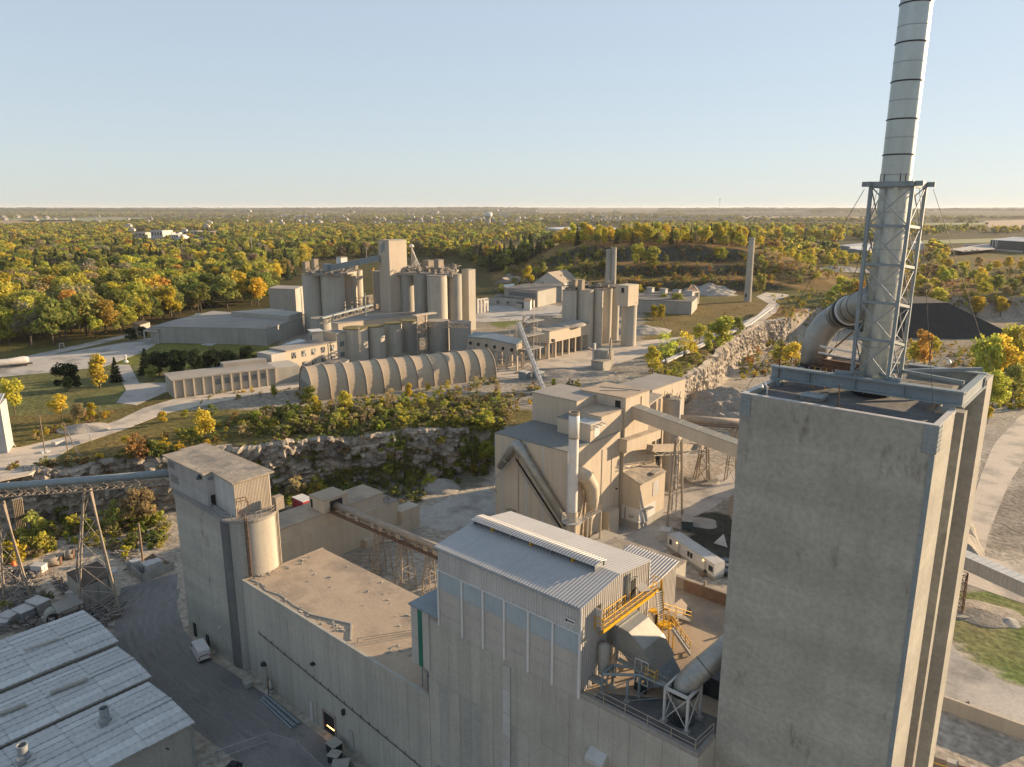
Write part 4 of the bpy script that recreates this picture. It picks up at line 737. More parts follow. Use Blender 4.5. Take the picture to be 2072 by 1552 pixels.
for v in (125.2, 129): box('wall_rib', (X1+.002, v, 0), (X1+.12, v+.25, 20), T, tb)
box('wall_lamp', (X1+.002, 130.9, 9.3), (X1+.5, 131.2, 9.5), M['dark'], tb)
box('stair_wall', (X1+.003, 126, 0), (X1+1.8, 129.9, 5.6), T, tb)
prism('stepped_base', [(-83.2, 114), (-76, 114), (-76, 124), (-83.2, 124)], -.2, 1.4, M['facade'], tb)
# inclined twin duct on its front
idt = thing('inclined_duct', 'tan inverted-V duct climbing the front of the tan building to a peak', 'duct', (-92, 112, 0))
f_ = lambda px, py: onv(px, py, 112.0)
ap = f_(1045, 900); lo = f_(1012, 945); ri = f_(1062, 922); en = f_(1148, 1062)
MB().tube([lo, ap-Vector((.9, 0, .6)), ap, ap+Vector((1.0, 0, -.7)), ri, en], [.8, .95, 1.2, 1.25, 1.0, .85], 14).out('duct_run', M['duct'], idt, True)
for p, q in ((ri, en),): 
    for t in (.02, .07): x0 = p.lerp(q, t); tube('band', [x0, x0+(q-p).normalized()*.15], 1.06, M['silodark'], idt, 14)
x0 = lo.lerp(ap, .35); tube('band', [x0, x0+(ap-lo).normalized()*.15], .98, M['silodark'], idt, 14)
g0 = f_(994, 977); g1 = f_(1042, 925); g2 = f_(1148, 1088)
for o in (0, -.5): beam('walkway_rail', g0+Vector((0, -.6, o)), g1+Vector((0, -.6, o)), .1, .12, M['steel'], idt); beam('walkway_rail', g1+Vector((0, -.6, o)), g2+Vector((0, -.6, o)), .1, .12, M['silodark'], idt)
for k in range(1, 7): p = g1.lerp(g2, k/7); rod('walkway_strut', p+Vector((0, -.6, 0)), p+Vector((-.5, .5, -1.2)), .07, M['silodark'], idt)
rod('walkway_strut', g0, g0+Vector((1.6, .2, -2.2)), .08, M['dusty'], idt); beam('walkway', g1+Vector((.3, -.1, -.2)), g2+Vector((.3, -.1, -.2)), .5, .08, M['dark'], idt)
# white chimney pipe
wc = thing('white_chimney', 'slim white steel chimney pipe in front of the tan building corner', 'chimney', (-80.9, 111.5, 0))
cc = (-80.9, 111.4, 0); lathe('lower_pipe', cc, [(1.12, 0), (1.12, 11.0)], M['cladtan'], wc, 24, True); lathe('pipe', cc, [(1.0, 11.0), (1.0, 26.6)], M['white'], wc, 24, True)
lathe('upper_pipe', cc, [(1.0, 26.62), (1.06, 26.64), (1.06, 31.6), (.9, 31.6), (.9, 30.9), (0, 30.9)], M['white'], wc, 24, True); lathe('soot_rim', cc, [(1.065, 31.0), (1.08, 31.65), (.88, 31.65), (.88, 31.2)], M['dusty'], wc, 24)
lathe('joint_band', cc, [(1.0, 26.3), (1.12, 26.35), (1.12, 26.6), (1.0, 26.61)], M['dusty'], wc, 24); lathe('platform', cc, [(1.1, 8.9), (2.1, 8.9), (2.1, 9.05), (1.1, 9.05)], M['cladgrey'], wc, 24)
ring = [Vector((cc[0]+2.05*math.cos(math.radians(k*30)), cc[1]+2.05*math.sin(math.radians(k*30)), 9.05)) for k in range(12)]; railing(wc, ring, 1.1, M['cladgrey'], .045, 1.5, True)
beam('gangway', (-79.5, 112.5, 9.0), (-79, 118.5, 9.6), .9, .1, M['silodark'], wc); railing(wc, [(-79, 112.6, 9.1), (-78.6, 118.5, 9.7)], 1.1, M['dusty'], .045, 1.2)
for p in ((-79, 114, 0), (-78.7, 118.3, 0)): rod('gangway_post', p, (p[0], p[1], 9.3), .2, M['cladtan'], wc)
ed = thing('tan_elbow_duct', 'tan hooked duct dropping beside the white chimney', 'duct', (-82, 118, 0))
g_ = lambda px, py: onu(px, py, -81.6)
tube('hook', [g_(1172, 958), g_(1186, 965), g_(1197, 985), g_(1199, 1010), g_(1196, 1036)], [1.5, 1.5, 1.5, 1.35, 1.1], M['cladtan'], ed, 16); tube('drop', [g_(1196, 1036), g_(1191, 1050), g_(1188, 1085)], [1.1, .9, .8], M['cladtan'], ed, 16)
# ---- head-house tower, rear hall, small silo
hh = thing('head_house', 'tan head-house tower with a dark doorway high on its front, behind the tan building', 'building', (-88, 138, 0))
prism('shaft', [(-94.8, 133.1), (-82.9, 133.1), (-82.9, 143), (-94.8, 143)], -.2, 29.6, T, hh); prism('roof', [(-95, 133.0), (-82.8, 133.0), (-82.8, 143.1), (-95, 143.1)], 29.602, 29.8, M['dustroof'], hh)
box('doorway', (-85.6, 133.04, 26.0), (-84.2, 133.098, 28.9), M['dark'], hh); box('slit_window', (-82.898, 139.3, 25), (-82.84, 139.7, 29), M['rust'], hh)
for a, c in (((-91, 135), (-86, 139)), ((-93, 138), (-84, 141))): beam('roof_curb', (a[0], a[1], 29.85), (c[0], c[1], 29.85), .2, .15, M['silodark'], hh)
prism('overhang_box', [(-84.6, 131.6), (-81.3, 131.6), (-81.3, 146.2), (-84.6, 146.2)], 17.9, [20.7, 20.7, 20.0, 20.0], T, hh); prism('overhang_roof', [(-84.6, 131.5), (-81.2, 131.5), (-81.2, 146.3), (-84.6, 146.3)], [20.71, 20.71, 20.01, 20.01], [20.9, 20.9, 20.2, 20.2], M['dirtroof'], hh)
prism('lower_shaft', [(-94.6, 143.01), (-83.2, 143.01), (-83.2, 150), (-94.6, 150)], -.2, 20, T, hh)
for v in (146.5, 149.6): box('pillar', (-83.4, v, 0), (-82.8, v+.5, 19.9), T, hh)
box('dark_bay', (-83.19, 147, 8), (-83.12, 149.5, 18.5), M['dark'], hh)
sl = thing('shed_block', 'tan lean-to block with a white plinth and roller door by the yard road', 'building', (-80.6, 138.5, 0))
prism('walls', [(-82.88, 133.02), (-78.4, 133.02), (-78.4, 144), (-82.88, 144)], 5.1, [12.6, 10.95, 10.95, 12.6], M['cladtan'], sl); prism('plinth', [(-82.87, 132.96), (-78.33, 132.96), (-78.33, 140), (-82.87, 140)], 1.9, 5.098, M['white'], sl); prism('base', [(-82.86, 133.05), (-78.42, 133.05), (-78.42, 143.9), (-82.86, 143.9)], -.1, 1.898, M['silodark'], sl); box('rear_wall', (-82.86, 140.01, 1.9), (-78.41, 143.95, 5.098), M['cladtan'], sl)
prism('roof', [(-82.88, 132.9), (-78.2, 132.9), (-78.2, 144.1), (-82.88, 144.1)], [12.62, 10.9, 10.9, 12.62], [12.8, 11.1, 11.1, 12.8], M['dirtroof'], sl)
box('roller_door', (-78.32, 134.6, 1.2), (-78.24, 136.8, 4.5), M['cladgrey'], sl); box('door_hood', (-78.32, 134.2, 4.6), (-77.2, 137.4, 4.75), M['silodark'], sl); box('pale_panel', (-78.39, 138.6, 6.6), (-78.32, 141.2, 10.0), M['cladgrey'], sl); box('roof_frame', (-79.6, 139, 11.6), (-78.4, 142, 11.9), M['silodark'], sl)
MB().lathe((-80.2, 132.9, 3.2), [(.6, -.3), (.6, .3)], 12).out('vent_cowl', M['silodark'], sl); rod('down_pipe', (-81.9, 132.85, 2.1), (-81.9, 132.85, 4.9), .08, M['rust'], sl)
fl = thing('rear_hall', 'tan flat roofed hall at the foot of the sunlit quarry face', 'building', (-95, 165, 0))
prism('walls', [(-99.5, 156.8), (-90.2, 156.8), (-90.2, 174), (-99.5, 174)], -.2, 25.8, T, fl); prism('roof', [(-99.6, 156.7), (-90.1, 156.7), (-90.1, 174.1), (-99.6, 174.1)], 25.802, 26, M['tarroof'], fl)
box('corner_trim', (-90.3, 156.7, 0), (-90.1, 156.9, 25.8), M['cladgrey'], fl)
prism('link_roof', [(-97, 143.2), (-84, 143.2), (-87, 156.7), (-99, 156.7)], 25, 25.4, M['dirtroof'], fl); prism('link_walls', [(-96.5, 143.12), (-83.6, 143.12), (-90.3, 156.69), (-98.5, 156.69)], -.2, 24.99, T, fl)
sg_ = thing('small_silo', 'small round silo with a cluttered top in front of the rear hall', 'silo', (-86.9, 161, 0))
lathe('wall', (-86.9, 161, 0), [(2.2, 0), (2.2, 23.6)], M['silodark'], sg_, 24, True); lathe('top_deck', (-86.9, 161, 23.6), [(2.35, 0), (2.35, .2), (0, .3)], M['dirtroof'], sg_)
for k in range(9): a = k*.7; p = Vector((-86.9+1.9*math.cos(a), 161+1.9*math.sin(a), 23.8)); rod('rail_post', p, p+Vector((.1, .1, 1+.6*(k % 2))), .07, M['rust'], sg_)
box('vent_box', (-88, 160, 23.8), (-87, 161, 24.7), M['dirtroof'], sg_); box('white_pillar', (-89.4, 158.7, 0), (-88.9, 159.1, 23.5), M['white'], sg_); box('white_pillar', (-84.9, 160.9, 0), (-84.4, 161.3, 23.5), M['white'], sg_)
# ---- conveyors and trestles
cgal = thing('conveyor_gallery', 'long tan enclosed conveyor gallery sloping from the head-house towards the concrete tower', 'conveyor', (-68, 138, 22))
ga = [(-83.0, 24.6), (-18, 15.4)]
def gal(root, nm, v0, v1, a, c, h, mt):
    return MB().add([(a[0], v0, a[1]), (a[0], v1, a[1]), (c[0], v1, c[1]), (c[0], v0, c[1]), (a[0], v0, a[1]+h), (a[0], v1, a[1]+h), (c[0], v1, c[1]+h), (c[0], v0, c[1]+h)], [(0, 1, 2, 3), (7, 6, 5, 4), (0, 4, 5, 1), (1, 5, 6, 2), (2, 6, 7, 3), (3, 7, 4, 0)]).out(nm, mt, root)
gal(cgal, 'gallery_walls', 135.7, 138.5, ga[0], ga[1], 2.7, T); gal(cgal, 'gallery_roof', 135.6, 138.6, (ga[0][0]-.2, ga[0][1]+2.71), (ga[1][0], ga[1][1]+2.71), .12, gr_)
for k in range(14): x0 = -80+k*4.2; z0 = 24.6-(x0+83)*.1415; box('roof_seam', (x0, 135.6, z0+2.83), (x0+.08, 138.6, z0+2.9), M['silodark'], cgal)
t_ = thing('gallery_trestle', 'tall pair of lattice legs under the tan conveyor gallery', 'trestle', (-74, 141, 0)); lattice(t_, [at(1348, 1074, 0), at(1380, 1052, 0), at(1381, 1049, 0), at(1350, 1070, 0)], [at(1367, 890, 20.6), at(1378, 892, 20.4), at(1380, 889, 20.6), at(1369, 887, 20.6)], 5, .22, .06, M['dusty'], faces=((0, 1),))
c2 = thing('tube_conveyor', 'dusty tube conveyor with walkway leading right from the rear hall', 'conveyor', (-80, 166, 16))
a, c = at(1322, 843, 17.4), at(1500, 856, 15.8); c = c+(c-a)*.25
tube('tube_cover', [a, c], 1.05, M['dusty'], c2, 14); b_ = MB(); sd_ = Vector((.55, -.83, 0)); truss(b_, a-Vector((0, 0, .9)), c-Vector((0, 0, .9)), 16, 1.0, 1.3, .14); b_.out('truss_span', M['silodark'], c2); beam('walkway', a+Vector((.8, -1.1, -1)), c+Vector((.8, -1.1, -1)), .8, .12, M['rust'], c2)
for px, lab in ((1428, 'short trestle under the tube conveyor, left one'), (1487, 'short trestle under the tube conveyor beside the concrete tower')):
    tt = at(px, 868, 14.4); g = Vector((tt.x, tt.y, 0)); t_ = thing('conveyor_trestle', lab, 'trestle', g, 'trestles under the tube conveyor'); lattice(t_, [g+Vector(q) for q in ((-1.6, -.8, 0), (1.6, -.8, 0), (1.6, .8, 0), (-1.6, .8, 0))], [tt+Vector(q) for q in ((-.6, -.5, 0), (.6, -.5, 0), (.6, .5, 0), (-.6, .5, 0))], 3, .15, .07, M['dusty'], faces=((0, 1), (1, 2)))
c3 = thing('lower_conveyor', 'dusty low conveyor with side walkway reaching back from the tan lean-to block', 'conveyor', (-84, 160, 10))
a, m_, c = Vector((-80.2, 139.5, 17.4)), at(1425, 903, 9.5), at(1500, 893, 6.5)
for p, q in ((a, m_), (m_, c)):
    beam('casing', p, q, 1.6, 1.4, M['dusty'], c3); b_ = MB(); d_ = (q-p).normalized(); sd_ = Vector((d_.y, -d_.x, 0)); truss(b_, p-Vector((0, 0, .7)), q-Vector((0, 0, .7)), 9, 1.1, .9, .13); b_.out('truss_span', M['silodark'], c3)
tt = m_; g = Vector((tt.x, tt.y, 0)); t_ = thing('conveyor_trestle', 'splayed steel trestle on the round concrete pad under the low conveyor', 'trestle', g)
lattice(t_, [g+Vector(q) for q in ((-2.2, -.8, 0), (2.0, -.8, 0), (2.0, .8, 0), (-2.2, .8, 0))], [tt+Vector(q) for q in ((-.9, -.6, -1.2), (.9, -.6, -1.2), (.9, .6, -1.2), (-.9, .6, -1.2))], 2, .16, .08, M['dusty'], faces=((0, 1), (1, 2)))
lathe('concrete_pad', (g.x, g.y, 0), [(4.6, -.1), (4.2, .5), (0, .6)], M['rubble'], t_)
g2 = thing('pillar_stand', 'thin steel supports under the low conveyor beside the lean-to block', 'trestle', (-80, 148, 0))
for q in ((-78.6, 146.8), (-77.6, 148.6), (-78.2, 147.6)): rod('leg', (q[0], q[1], 0), (q[0], q[1], 15), .18, M['silodark'], g2)
# ---- low building with turret and level conveyor
lb = thing('low_loading_building', 'long low tan building with a small turret where a conveyor comes out', 'building', (-123, 82, 0))
prism('lower_walls', [(-127, 66), (-118.8, 66), (-118.8, 98.2), (-127, 98.2)], -.2, 7.2, M['cladtan'], lb); prism('upper_walls', [(-126.5, 66), (-119.5, 66), (-119.5, 94.8), (-126.5, 94.8)], 7.2, 9.8, M['cladtan'], lb)
prism('roof', [(-126.6, 65.9), (-119.4, 65.9), (-119.4, 94.9), (-126.6, 94.9)], 9.802, 10, M['dustroof'], lb); prism('lower_roof', [(-127.1, 94.91), (-118.7, 94.91), (-118.7, 98.3), (-127.1, 98.3)], 7.202, 7.4, M['dirtroof'], lb)
box('ledge', (-119.49, 65.9, 7.201), (-118.7, 94.9, 7.32), M['cladtan'], lb)
prism('turret', [(-124.4, 79.6), (-119.3, 79.6), (-119.3, 85.4), (-124.4, 85.4)], 10.001, 12.6, M['cladtan'], lb); prism('turret_roof', [(-124.5, 79.5), (-119.2, 79.5), (-119.2, 85.5), (-124.5, 85.5)], 12.601, 12.75, M['dustroof'], lb); box('turret_opening', (-119.29, 81, 9.9), (-119.2, 84, 12.2), M['dark'], lb)
box('dark_window', (-123.9, 79.52, 10.2), (-123.3, 79.59, 12), M['dark'], lb)
prism('low_annex', [(-121, 98.21), (-117.6, 98.21), (-117.6, 103.4), (-121, 103.4)], -.1, 4.8, M['cladtan'], lb); prism('front_ledge', [(-118.79, 88), (-117.2, 88), (-117.2, 100.6), (-118.79, 100.6)], -.1, 1.6, M['cladtan'], lb)
railing(lb, [(-120, 95.2, 7.4), (-120, 98, 7.4)], 1, M['rust'], .06, 1.4)
lc_ = thing('level_conveyor', 'rusty open conveyor with box covers running from the turret to behind the filter house', 'conveyor', (-100, 82, 10))
ca_, cb_ = Vector((-119.2, 82.4, 10.9)), Vector((-70, 82.8, 10.9))
tube('belt_cover', [ca_, cb_], .75, M['dusty'], lc_, 12); beam('walkway', ca_+Vector((0, -1.5, -.9)), cb_+Vector((0, -1.5, -.9)), .8, .15, M['rust'], lc_); beam('frame_beam', ca_+Vector((0, -.9, -1.0)), cb_+Vector((0, -.9, -1.0)), .2, .4, M['rust'], lc_)
for k in range(18): u = -117+k*2.5; (box('side_cover', (u, 81.45, 9.9), (u+1.1, 81.6, 10.9), M['cladtan'] if k % 3 else M['dusty'], lc_) if k % 5 != 3 else None)
railing(lc_, [(-119, 80.6, 10.05), (-72, 81, 10.05)], 1.1, M['rust'], .04, 1.6)
for u, lab in ((-104.8, 'rusty lattice trestle under the level conveyor, left one'), (-98.0, 'rusty lattice trestle under the level conveyor, right one'), (-90.5, 'rusty lattice trestle under the level conveyor nearest the cooler unit')):
    t_ = thing('conveyor_trestle', lab, 'trestle', (u, 82, 0), 'trestles under the level conveyor'); lattice(t_, [(u-1.1, 80.2, 0), (u+1.1, 80.2, 0), (u+1.1, 84, 0), (u-1.1, 84, 0)], [(u-.5, 81.2, 9.8), (u+.5, 81.2, 9.8), (u+.5, 83, 9.8), (u-.5, 83, 9.8)], 4, .13, .06, M['dusty'], faces=((0, 1), (3, 0), (1, 2)))
rg = thing('ring_frame', 'pale octagonal ring frame lying in the yard behind the mill roof', 'frame', (-109, 81, 0))
for zz in (.9, 2.0):
    for k in range(12):
        a0, a1 = k*math.pi/6, (k+1)*math.pi/6; beam('ring_bar', (-109.3+4.1*math.cos(a0), 80.6+4.1*math.sin(a0), zz), (-109.3+4.1*math.cos(a1), 80.6+4.1*math.sin(a1), zz), .2, .2, M['dusty'], rg)
for k in range(12): a0 = k*math.pi/6; p = Vector((-109.3+4.1*math.cos(a0), 80.6+4.1*math.sin(a0), 0)); rod('ring_post', p, p+Vector((0, 0, 2)), .1, M['dusty'], rg)
rt = box('red_trailer', at(612, 1028, 0)-Vector((2, 1.4, 0)), at(612, 1028, 0)+Vector((2.6, 1.4, 2.6)), plain('red_paint', (.3, .03, .04), .5)); tag(rt, 'dark red trailer body with white top behind the low tan building', 'trailer'); box('white_top', at(612, 1028, 0)+Vector((-2.05, -1.45, 2.61)), at(612, 1028, 0)+Vector((2.65, 1.45, 2.75)), M['white'], rt)
tag(tube('steel_pipe', [Vector((-117.5, 91, .3)), Vector((-114, 95.5, .3))], .25, M['cladgrey']), 'pale pipe lying on the ground by the low tan building', 'pipe')
sb_ = thing('low_slab_building', 'low flat roofed concrete building behind the filter house roof', 'building', (-64, 110, 0))
prism('walls', [(-72.6, 104), (-57.2, 104), (-57.2, 114.6), (-72.6, 114.6)], -.2, 6.8, M['facade'], sb_); prism('roof', [(-72.7, 103.9), (-57.1, 103.9), (-57.1, 114.7), (-72.7, 114.7)], 6.802, 7, M['dirtroof'], sb_); prism('loading_dock', [(-80.5, 112.6), (-73, 112.6), (-73, 122.5), (-80.5, 122.5)], -.1, 3.4, M['facade'], sb_)
box('wall_vent', (-57.19, 107, 3.6), (-57.1, 108.2, 4.6), M['dark'], sb_)
# ---- site office trailer, pickup, boxes
of = thing('office_trailer', 'long white site office trailer in the yard left of the concrete tower', 'trailer', (-62, 127.5, 0))
oa, ob, oc, od = at(1351, 1081, 3.3), at(1375, 1076, 3.3), at(1467, 1136, 3.3), at(1446, 1143, 3.3); fp = [(p.x, p.y) for p in (oa, od, oc, ob)]
prism('body', fp, .75, 3.2, M['white'], of); prism('roof', fp, 3.201, 3.36, M['cladgrey'], of); prism('skirt', fp, .1, .749, M['silodark'], of)
dv = (od-oa).normalized(); nn = Vector((dv.y, -dv.x, 0)); 
if nn.dot(-oa) < 0: nn = -nn
ln = (od-oa).length
for t, w_, z0, z1, mt, nm in ((.05, .8, 1.5, 2.6, 'glass', 'window'), (.24, .9, .8, 2.85, 'cladgrey', 'door'), (.45, .7, 1.5, 2.6, 'glass', 'window'), (.51, .7, 1.5, 2.6, 'glass', 'window'), (.8, .9, .8, 2.85, 'cladgrey', 'door'), (.89, .7, 1.5, 2.6, 'glass', 'window'), (.94, .5, 1.5, 2.6, 'glass', 'window')):
    p = oa+dv*(ln*t); q = p+dv*w_; MB().prism([(x_.x, x_.y) for x_ in (p, q, q+nn*.05, p+nn*.05)], z0, z1).out(nm, M[mt], of)
for t in (.22, .78): p = oa+dv*(ln*t)+nn*.1; MB().lathe((p.x, p.y, 2.75), [(0, -.12), (.14, 0), (0, .12)], 8).out('door_lamp', M['lampglow'], of)
for t in (.24, .8): p = oa+dv*(ln*t)+nn*.1; MB().prism([(x_.x, x_.y) for x_ in (p, p+dv*1.2, p+dv*1.2+nn*1.1, p+nn*1.1)], 0, .7).out('steps', M['wood'], of)
def car(name, label, cat, p, ang, mt, kind='pickup', L=5.4, group=None):
    r = thing(name, label, cat, p, group); cA, sA = math.cos(ang), math.sin(ang); loc = lambda x, y, z: Vector((p[0]+x*cA-y*sA, p[1]+x*sA+y*cA, p[2]+z)); k = L/5.4
    def body(nm, prof, w, mt, dz=0, wt=None):
        b = MB(); wt = wt or w; n = len(prof); zz = [q[1] for q in prof]; zm, zx = min(zz), max(zz)
        ww_ = [w+(wt-w)*((z_-zm)/max(zx-zm, 1e-6)) for z_ in zz]
        vs = [loc(q[0]*k, -wv/2, q[1]+dz) for q, wv in zip(prof, ww_)]+[loc(q[0]*k, wv/2, q[1]+dz) for q, wv in zip(prof, ww_)]
        b.add(vs, [tuple(range(n)), tuple(range(2*n-1, n-1, -1))]+[(i, n+i, n+(i+1) % n, (i+1) % n) for i in range(n)]); return b.out(nm, mt, r)
    if kind == 'pickup':
        body('body', [(-2.7, .4), (2.7, .4), (2.75, .95), (1.3, 1.12), (-2.7, 1.1)], 1.9, mt); body('cab', [(-.75, 1.1), (1.25, 1.12), (.65, 1.78), (-.55, 1.8)], 1.8, M['glass'], 0, 1.5); body('cab_roof', [(-.52, 1.8), (.62, 1.79), (.55, 1.86), (-.45, 1.87)], 1.5, mt, .002); body('bed', [(-2.55, 1.101), (-.85, 1.101), (-.85, 1.13), (-2.55, 1.13)], 1.6, M['dark'])
    elif kind == 'van':
        body('body', [(-2.7, .4), (2.6, .4), (2.72, .9), (2.35, 1.15), (1.7, 1.75), (1.3, 2.3), (-2.55, 2.32), (-2.7, 2.1)], 1.95, mt, 0, 1.8); body('windscreen', [(1.74, 1.76), (2.3, 1.19), (2.34, 1.21), (1.78, 1.79)], 1.7, M['glass'], .03); body('side_window', [(1.0, 1.35), (2.1, 1.25), (1.65, 1.75), (1.0, 1.8)], 1.97, M['glass']); body('rear_window', [(-2.71, 1.3), (-2.69, 1.3), (-2.64, 1.9), (-2.67, 1.9)], 1.3, M['glass']); body('rear_bumper', [(-2.82, .42), (-2.7, .42), (-2.7, .65), (-2.82, .65)], 1.9, M['black'])
        for s in (-.8, .8): q = loc(-2.73*k, s, 1.1); box('tail_light', q-Vector((.07, .07, .2)), q+Vector((.07, .07, .2)), plain('tail_red', (.35, .02, .02), .3) if s < 0 else bpy.data.materials['tail_red'], r)
    else:
        body('body', [(-2.2, .35), (2.2, .35), (2.25, .75), (1.1, .95), (-2.2, .98)], 1.75, mt); body('cabin', [(-1.7, .98), (1.1, .95), (.45, 1.42), (-1.2, 1.44)], 1.65, M['glass'], 0, 1.35)
    for x_ in (-1.75, 1.75):
        for s in (-.93, .93): a_, c_ = loc(x_*k, s*.82, .38), loc(x_*k, s*1.04, .38); rod('wheel', a_, c_, .38, M['tyre'], r)
    return r
pu_ = at(1452, 1162, 0); car('pickup_truck', 'dark pickup truck parked at the end of the site office trailer', 'pickup', pu_, math.atan2(dv.y, dv.x)+1.0, plain('dark_car', (.02, .025, .03), .3))
car('parked_car', 'pale car half hidden between office trailer and tower', 'car', at(1470, 1145, 0), math.atan2(dv.y, dv.x)+1.0, M['white'], 'car')
car('delivery_van', 'white van parked below the silo block wall', 'van', Vector((-106.6, 46.4, 0)), math.radians(168), M['white'], 'van', 5.0)
def crate(name, label, cat, p, s, mt, rz=0, lid=None, group=None):
    t_ = thing(name, label, cat, p, group); b = MB(); c_, s_ = math.cos(rz), math.sin(rz)
    q = lambda x_, y_: (p[0]+x_*c_-y_*s_, p[1]+x_*s_+y_*c_)
    x_, y_, z_ = s[0]/2, s[1]/2, s[2]; prism('body', [q(-x_, -y_), q(x_, -y_), q(x_, y_), q(-x_, y_)], p[2]+.12, p[2]+z_, mt, t_); x_ += .08; y_ += .08
    prism('lid', [q(-x_, -y_), q(x_, -y_), q(x_, y_), q(-x_, y_)], p[2]+z_+.002, p[2]+z_+.12, lid or mt, t_)
    for a_ in (-.4, .4): prism('skid', [q(a_*s[0]-.08, -y_), q(a_*s[0]+.08, -y_), q(a_*s[0]+.08, y_), q(a_*s[0]-.08, y_)], p[2]-.02, p[2]+.118, M['rust'], t_)
    return t_
crate('equipment_box', 'grey equipment box at the foot of the tall trestle legs', 'box', at(1345, 1092, 0), (2.2, 2.4, 2.4), M['cladgrey'], .3)
crate('generator_box', 'dark green generator box on the shade-darkened gravel patch', 'generator', at(1390, 1066, 0), (2.4, 3.6, 2.0), M['tealwall'], .5, M['silodark'])
tag(MB().beam(at(1368, 1070, .4), at(1380, 1062, .4), 1.6, .5).out('sand_pallet', M['gravel']), 'pale pallet of bags beside the generator box', 'pallet')
tg = MB(); p = at(1462, 1100, 0); tg.add([p+Vector(q) for q in ((-1.6, -1, 0), (1.6, -1, 0), (0, 1.2, 0), (.2, -.2, 2.4))], [(0, 1, 3), (1, 2, 3), (2, 0, 3), (0, 2, 1)]); tag(tg.out('white_funnel', M['white']), 'white funnel lying on the shade-darkened gravel patch by the tower', 'funnel')
hp = MB()
def heap(name, label, p, r, h, mt, cat=None, kind=None, rag=.35, ecc=1., rz=0., seed=1, n=40, flat=.0):
    b = MB(); rows = max(7, int(n*.35)); vs = []; c_, s_ = math.cos(rz), math.sin(rz)
    for i in range(rows+1):
        t = i/rows
        for j in range(n):
            a = 2*math.pi*j/n; rr = r*(1-t)*(1+.22*mnoise.noise(Vector((math.cos(a)*1.3, math.sin(a)*1.3, seed))))
            z = h*min(t/(1-flat), 1.)**.9 + (rag*h*.35*mnoise.noise(Vector((math.cos(a)*rr*.35, math.sin(a)*rr*.35, seed+3))) if 0 < i < rows else 0) - (.4 if i == 0 else 0)
            x_, y_ = rr*math.cos(a)*ecc, rr*math.sin(a); vs.append((p[0]+x_*c_-y_*s_, p[1]+x_*s_+y_*c_, p[2]+z))
    fs = [(i*n+j, i*n+(j+1) % n, (i+1)*n+(j+1) % n, (i+1)*n+j) for i in range(rows) for j in range(n)]
    o = b.add(vs, fs).out(name, mt); return tag(o, label, cat or 'heap', kind=kind)
heap('rubble_heap', 'big grey-brown rubble heap at the foot of the sunlit quarry face', at(1470, 838, 0), 22, 9.5, M['rubble'], rz=.4, ecc=1.35, seed=2, n=80, rag=.7)
heap('rubble_heap', 'lower rubble heap before the big one, partly behind the tower', at(1490, 862, 0), 12, 4.5, M['rubble'], seed=5, ecc=1.5, n=60, rag=.8)
heap('soil_heap', 'big brown earth mound showing left of the concrete tower beside the yard road', Vector((-46, 172, 0)), 25, 15, M['rubble'], seed=8, ecc=1.15, n=64, flat=.25)
heap('gravel_heap', 'small grey gravel mound at the upper quarry track', at(890, 985, 0), 5.5, 2.2, M['gravel'], seed=9)
heap('gravel_patch', 'low pale mound on the shade-darkened gravel patch', at(1420, 1058, 0), 3.5, .6, M['gravel'], seed=4)
# ================================================================ sheds lower left
def shed(u0, u1, v0, v1, ze, zr, ze2, label, rows=9, wall=None):
    r = thing('storage_shed', label, 'shed', ((u0+u1)/2, (v0+v1)/2, 0), 'grey metal roofed sheds'); um = u0+(u1-u0)*.52
    MB().add([(u0+.15, v, z) for v in (v0, v1) for z in (0,)]+[(u1-.15, v, 0) for v in (v0, v1)]+[(u0+.15, v0, ze), (u0+.15, v1, ze), (um, v0, zr), (um, v1, zr), (u1-.15, v0, ze2), (u1-.15, v1, ze2)], [(0, 1, 5, 4), (2, 8, 9, 3), (0, 4, 6, 8, 2), (1, 3, 9, 7, 5), (0, 2, 3, 1), (4, 5, 7, 6), (6, 7, 9, 8)]).out('walls', M['silodark'], r)
    nr = rows; pr = lambda u: ze+(zr-ze)*(u-u0)/(um-u0) if u < um else zr+(ze2-zr)*(u-um)/(u1-um)
    nb = 9
    us = [u0-.2+(u1-u0+.4)*i/nr for i in range(nr+1)]
    for i in range(nr):
        for k in range(nb):
            a, c = us[i], us[i+1]; w0 = v1+.35-(v1-v0)*(k/nb); w1 = v1+.35-(v1-v0)*((k+1)/nb); o = .05+.02*((i*5+k*3) % 4); za, zc = pr(a)+o+.03, pr(c)+o
            if a < um < c: zc = pr(c)+o
            b = MB(); n = 7; e = (w0-w1-.03)
            for m in range(n):             # ribs run down the slope
                y0 = w1+e*m/n; y1 = w1+e*(m+.5)/n; y2 = w1+e*(m+1)/n
                b.add([(a, y0, za), (a, y1, za+.05), (a, y2, za), (c+.12, y0, zc+.0), (c+.12, y1, zc+.05), (c+.12, y2, zc)], [(0, 3, 4, 1), (1, 4, 5, 2)])
            b.out('roof_sheet', M['shedroof'] if (i*7+k*11) % 6 else shed2, r)
    for i in range(1, nr): zz_ = pr(us[i])+.15; box('seam', (us[i]-.05, v0, zz_-.08), (us[i]+.05, v1+.35, zz_+.02), M['steel'], r)
    box('ridge_cap', (um-.25, v0, zr+.12), (um+.2, v1+.35, zr+.16), M['shedroof'], r); box('gutter', (u1+.2, v0, ze2-.15), (u1+.36, v1+.3, ze2+.02), M['silodark'], r)
    return r
shed2 = mk('newer_shed_sheet', (.55, .555, .54), (.48, .485, .475), rough=.5, ns=.6, fine=.12, bs=1.5)
shed(-122.5, -109.2, -14, 35.2, 6.7, 7.2, 6.9, 'furthest of the three long grey metal roofed sheds')
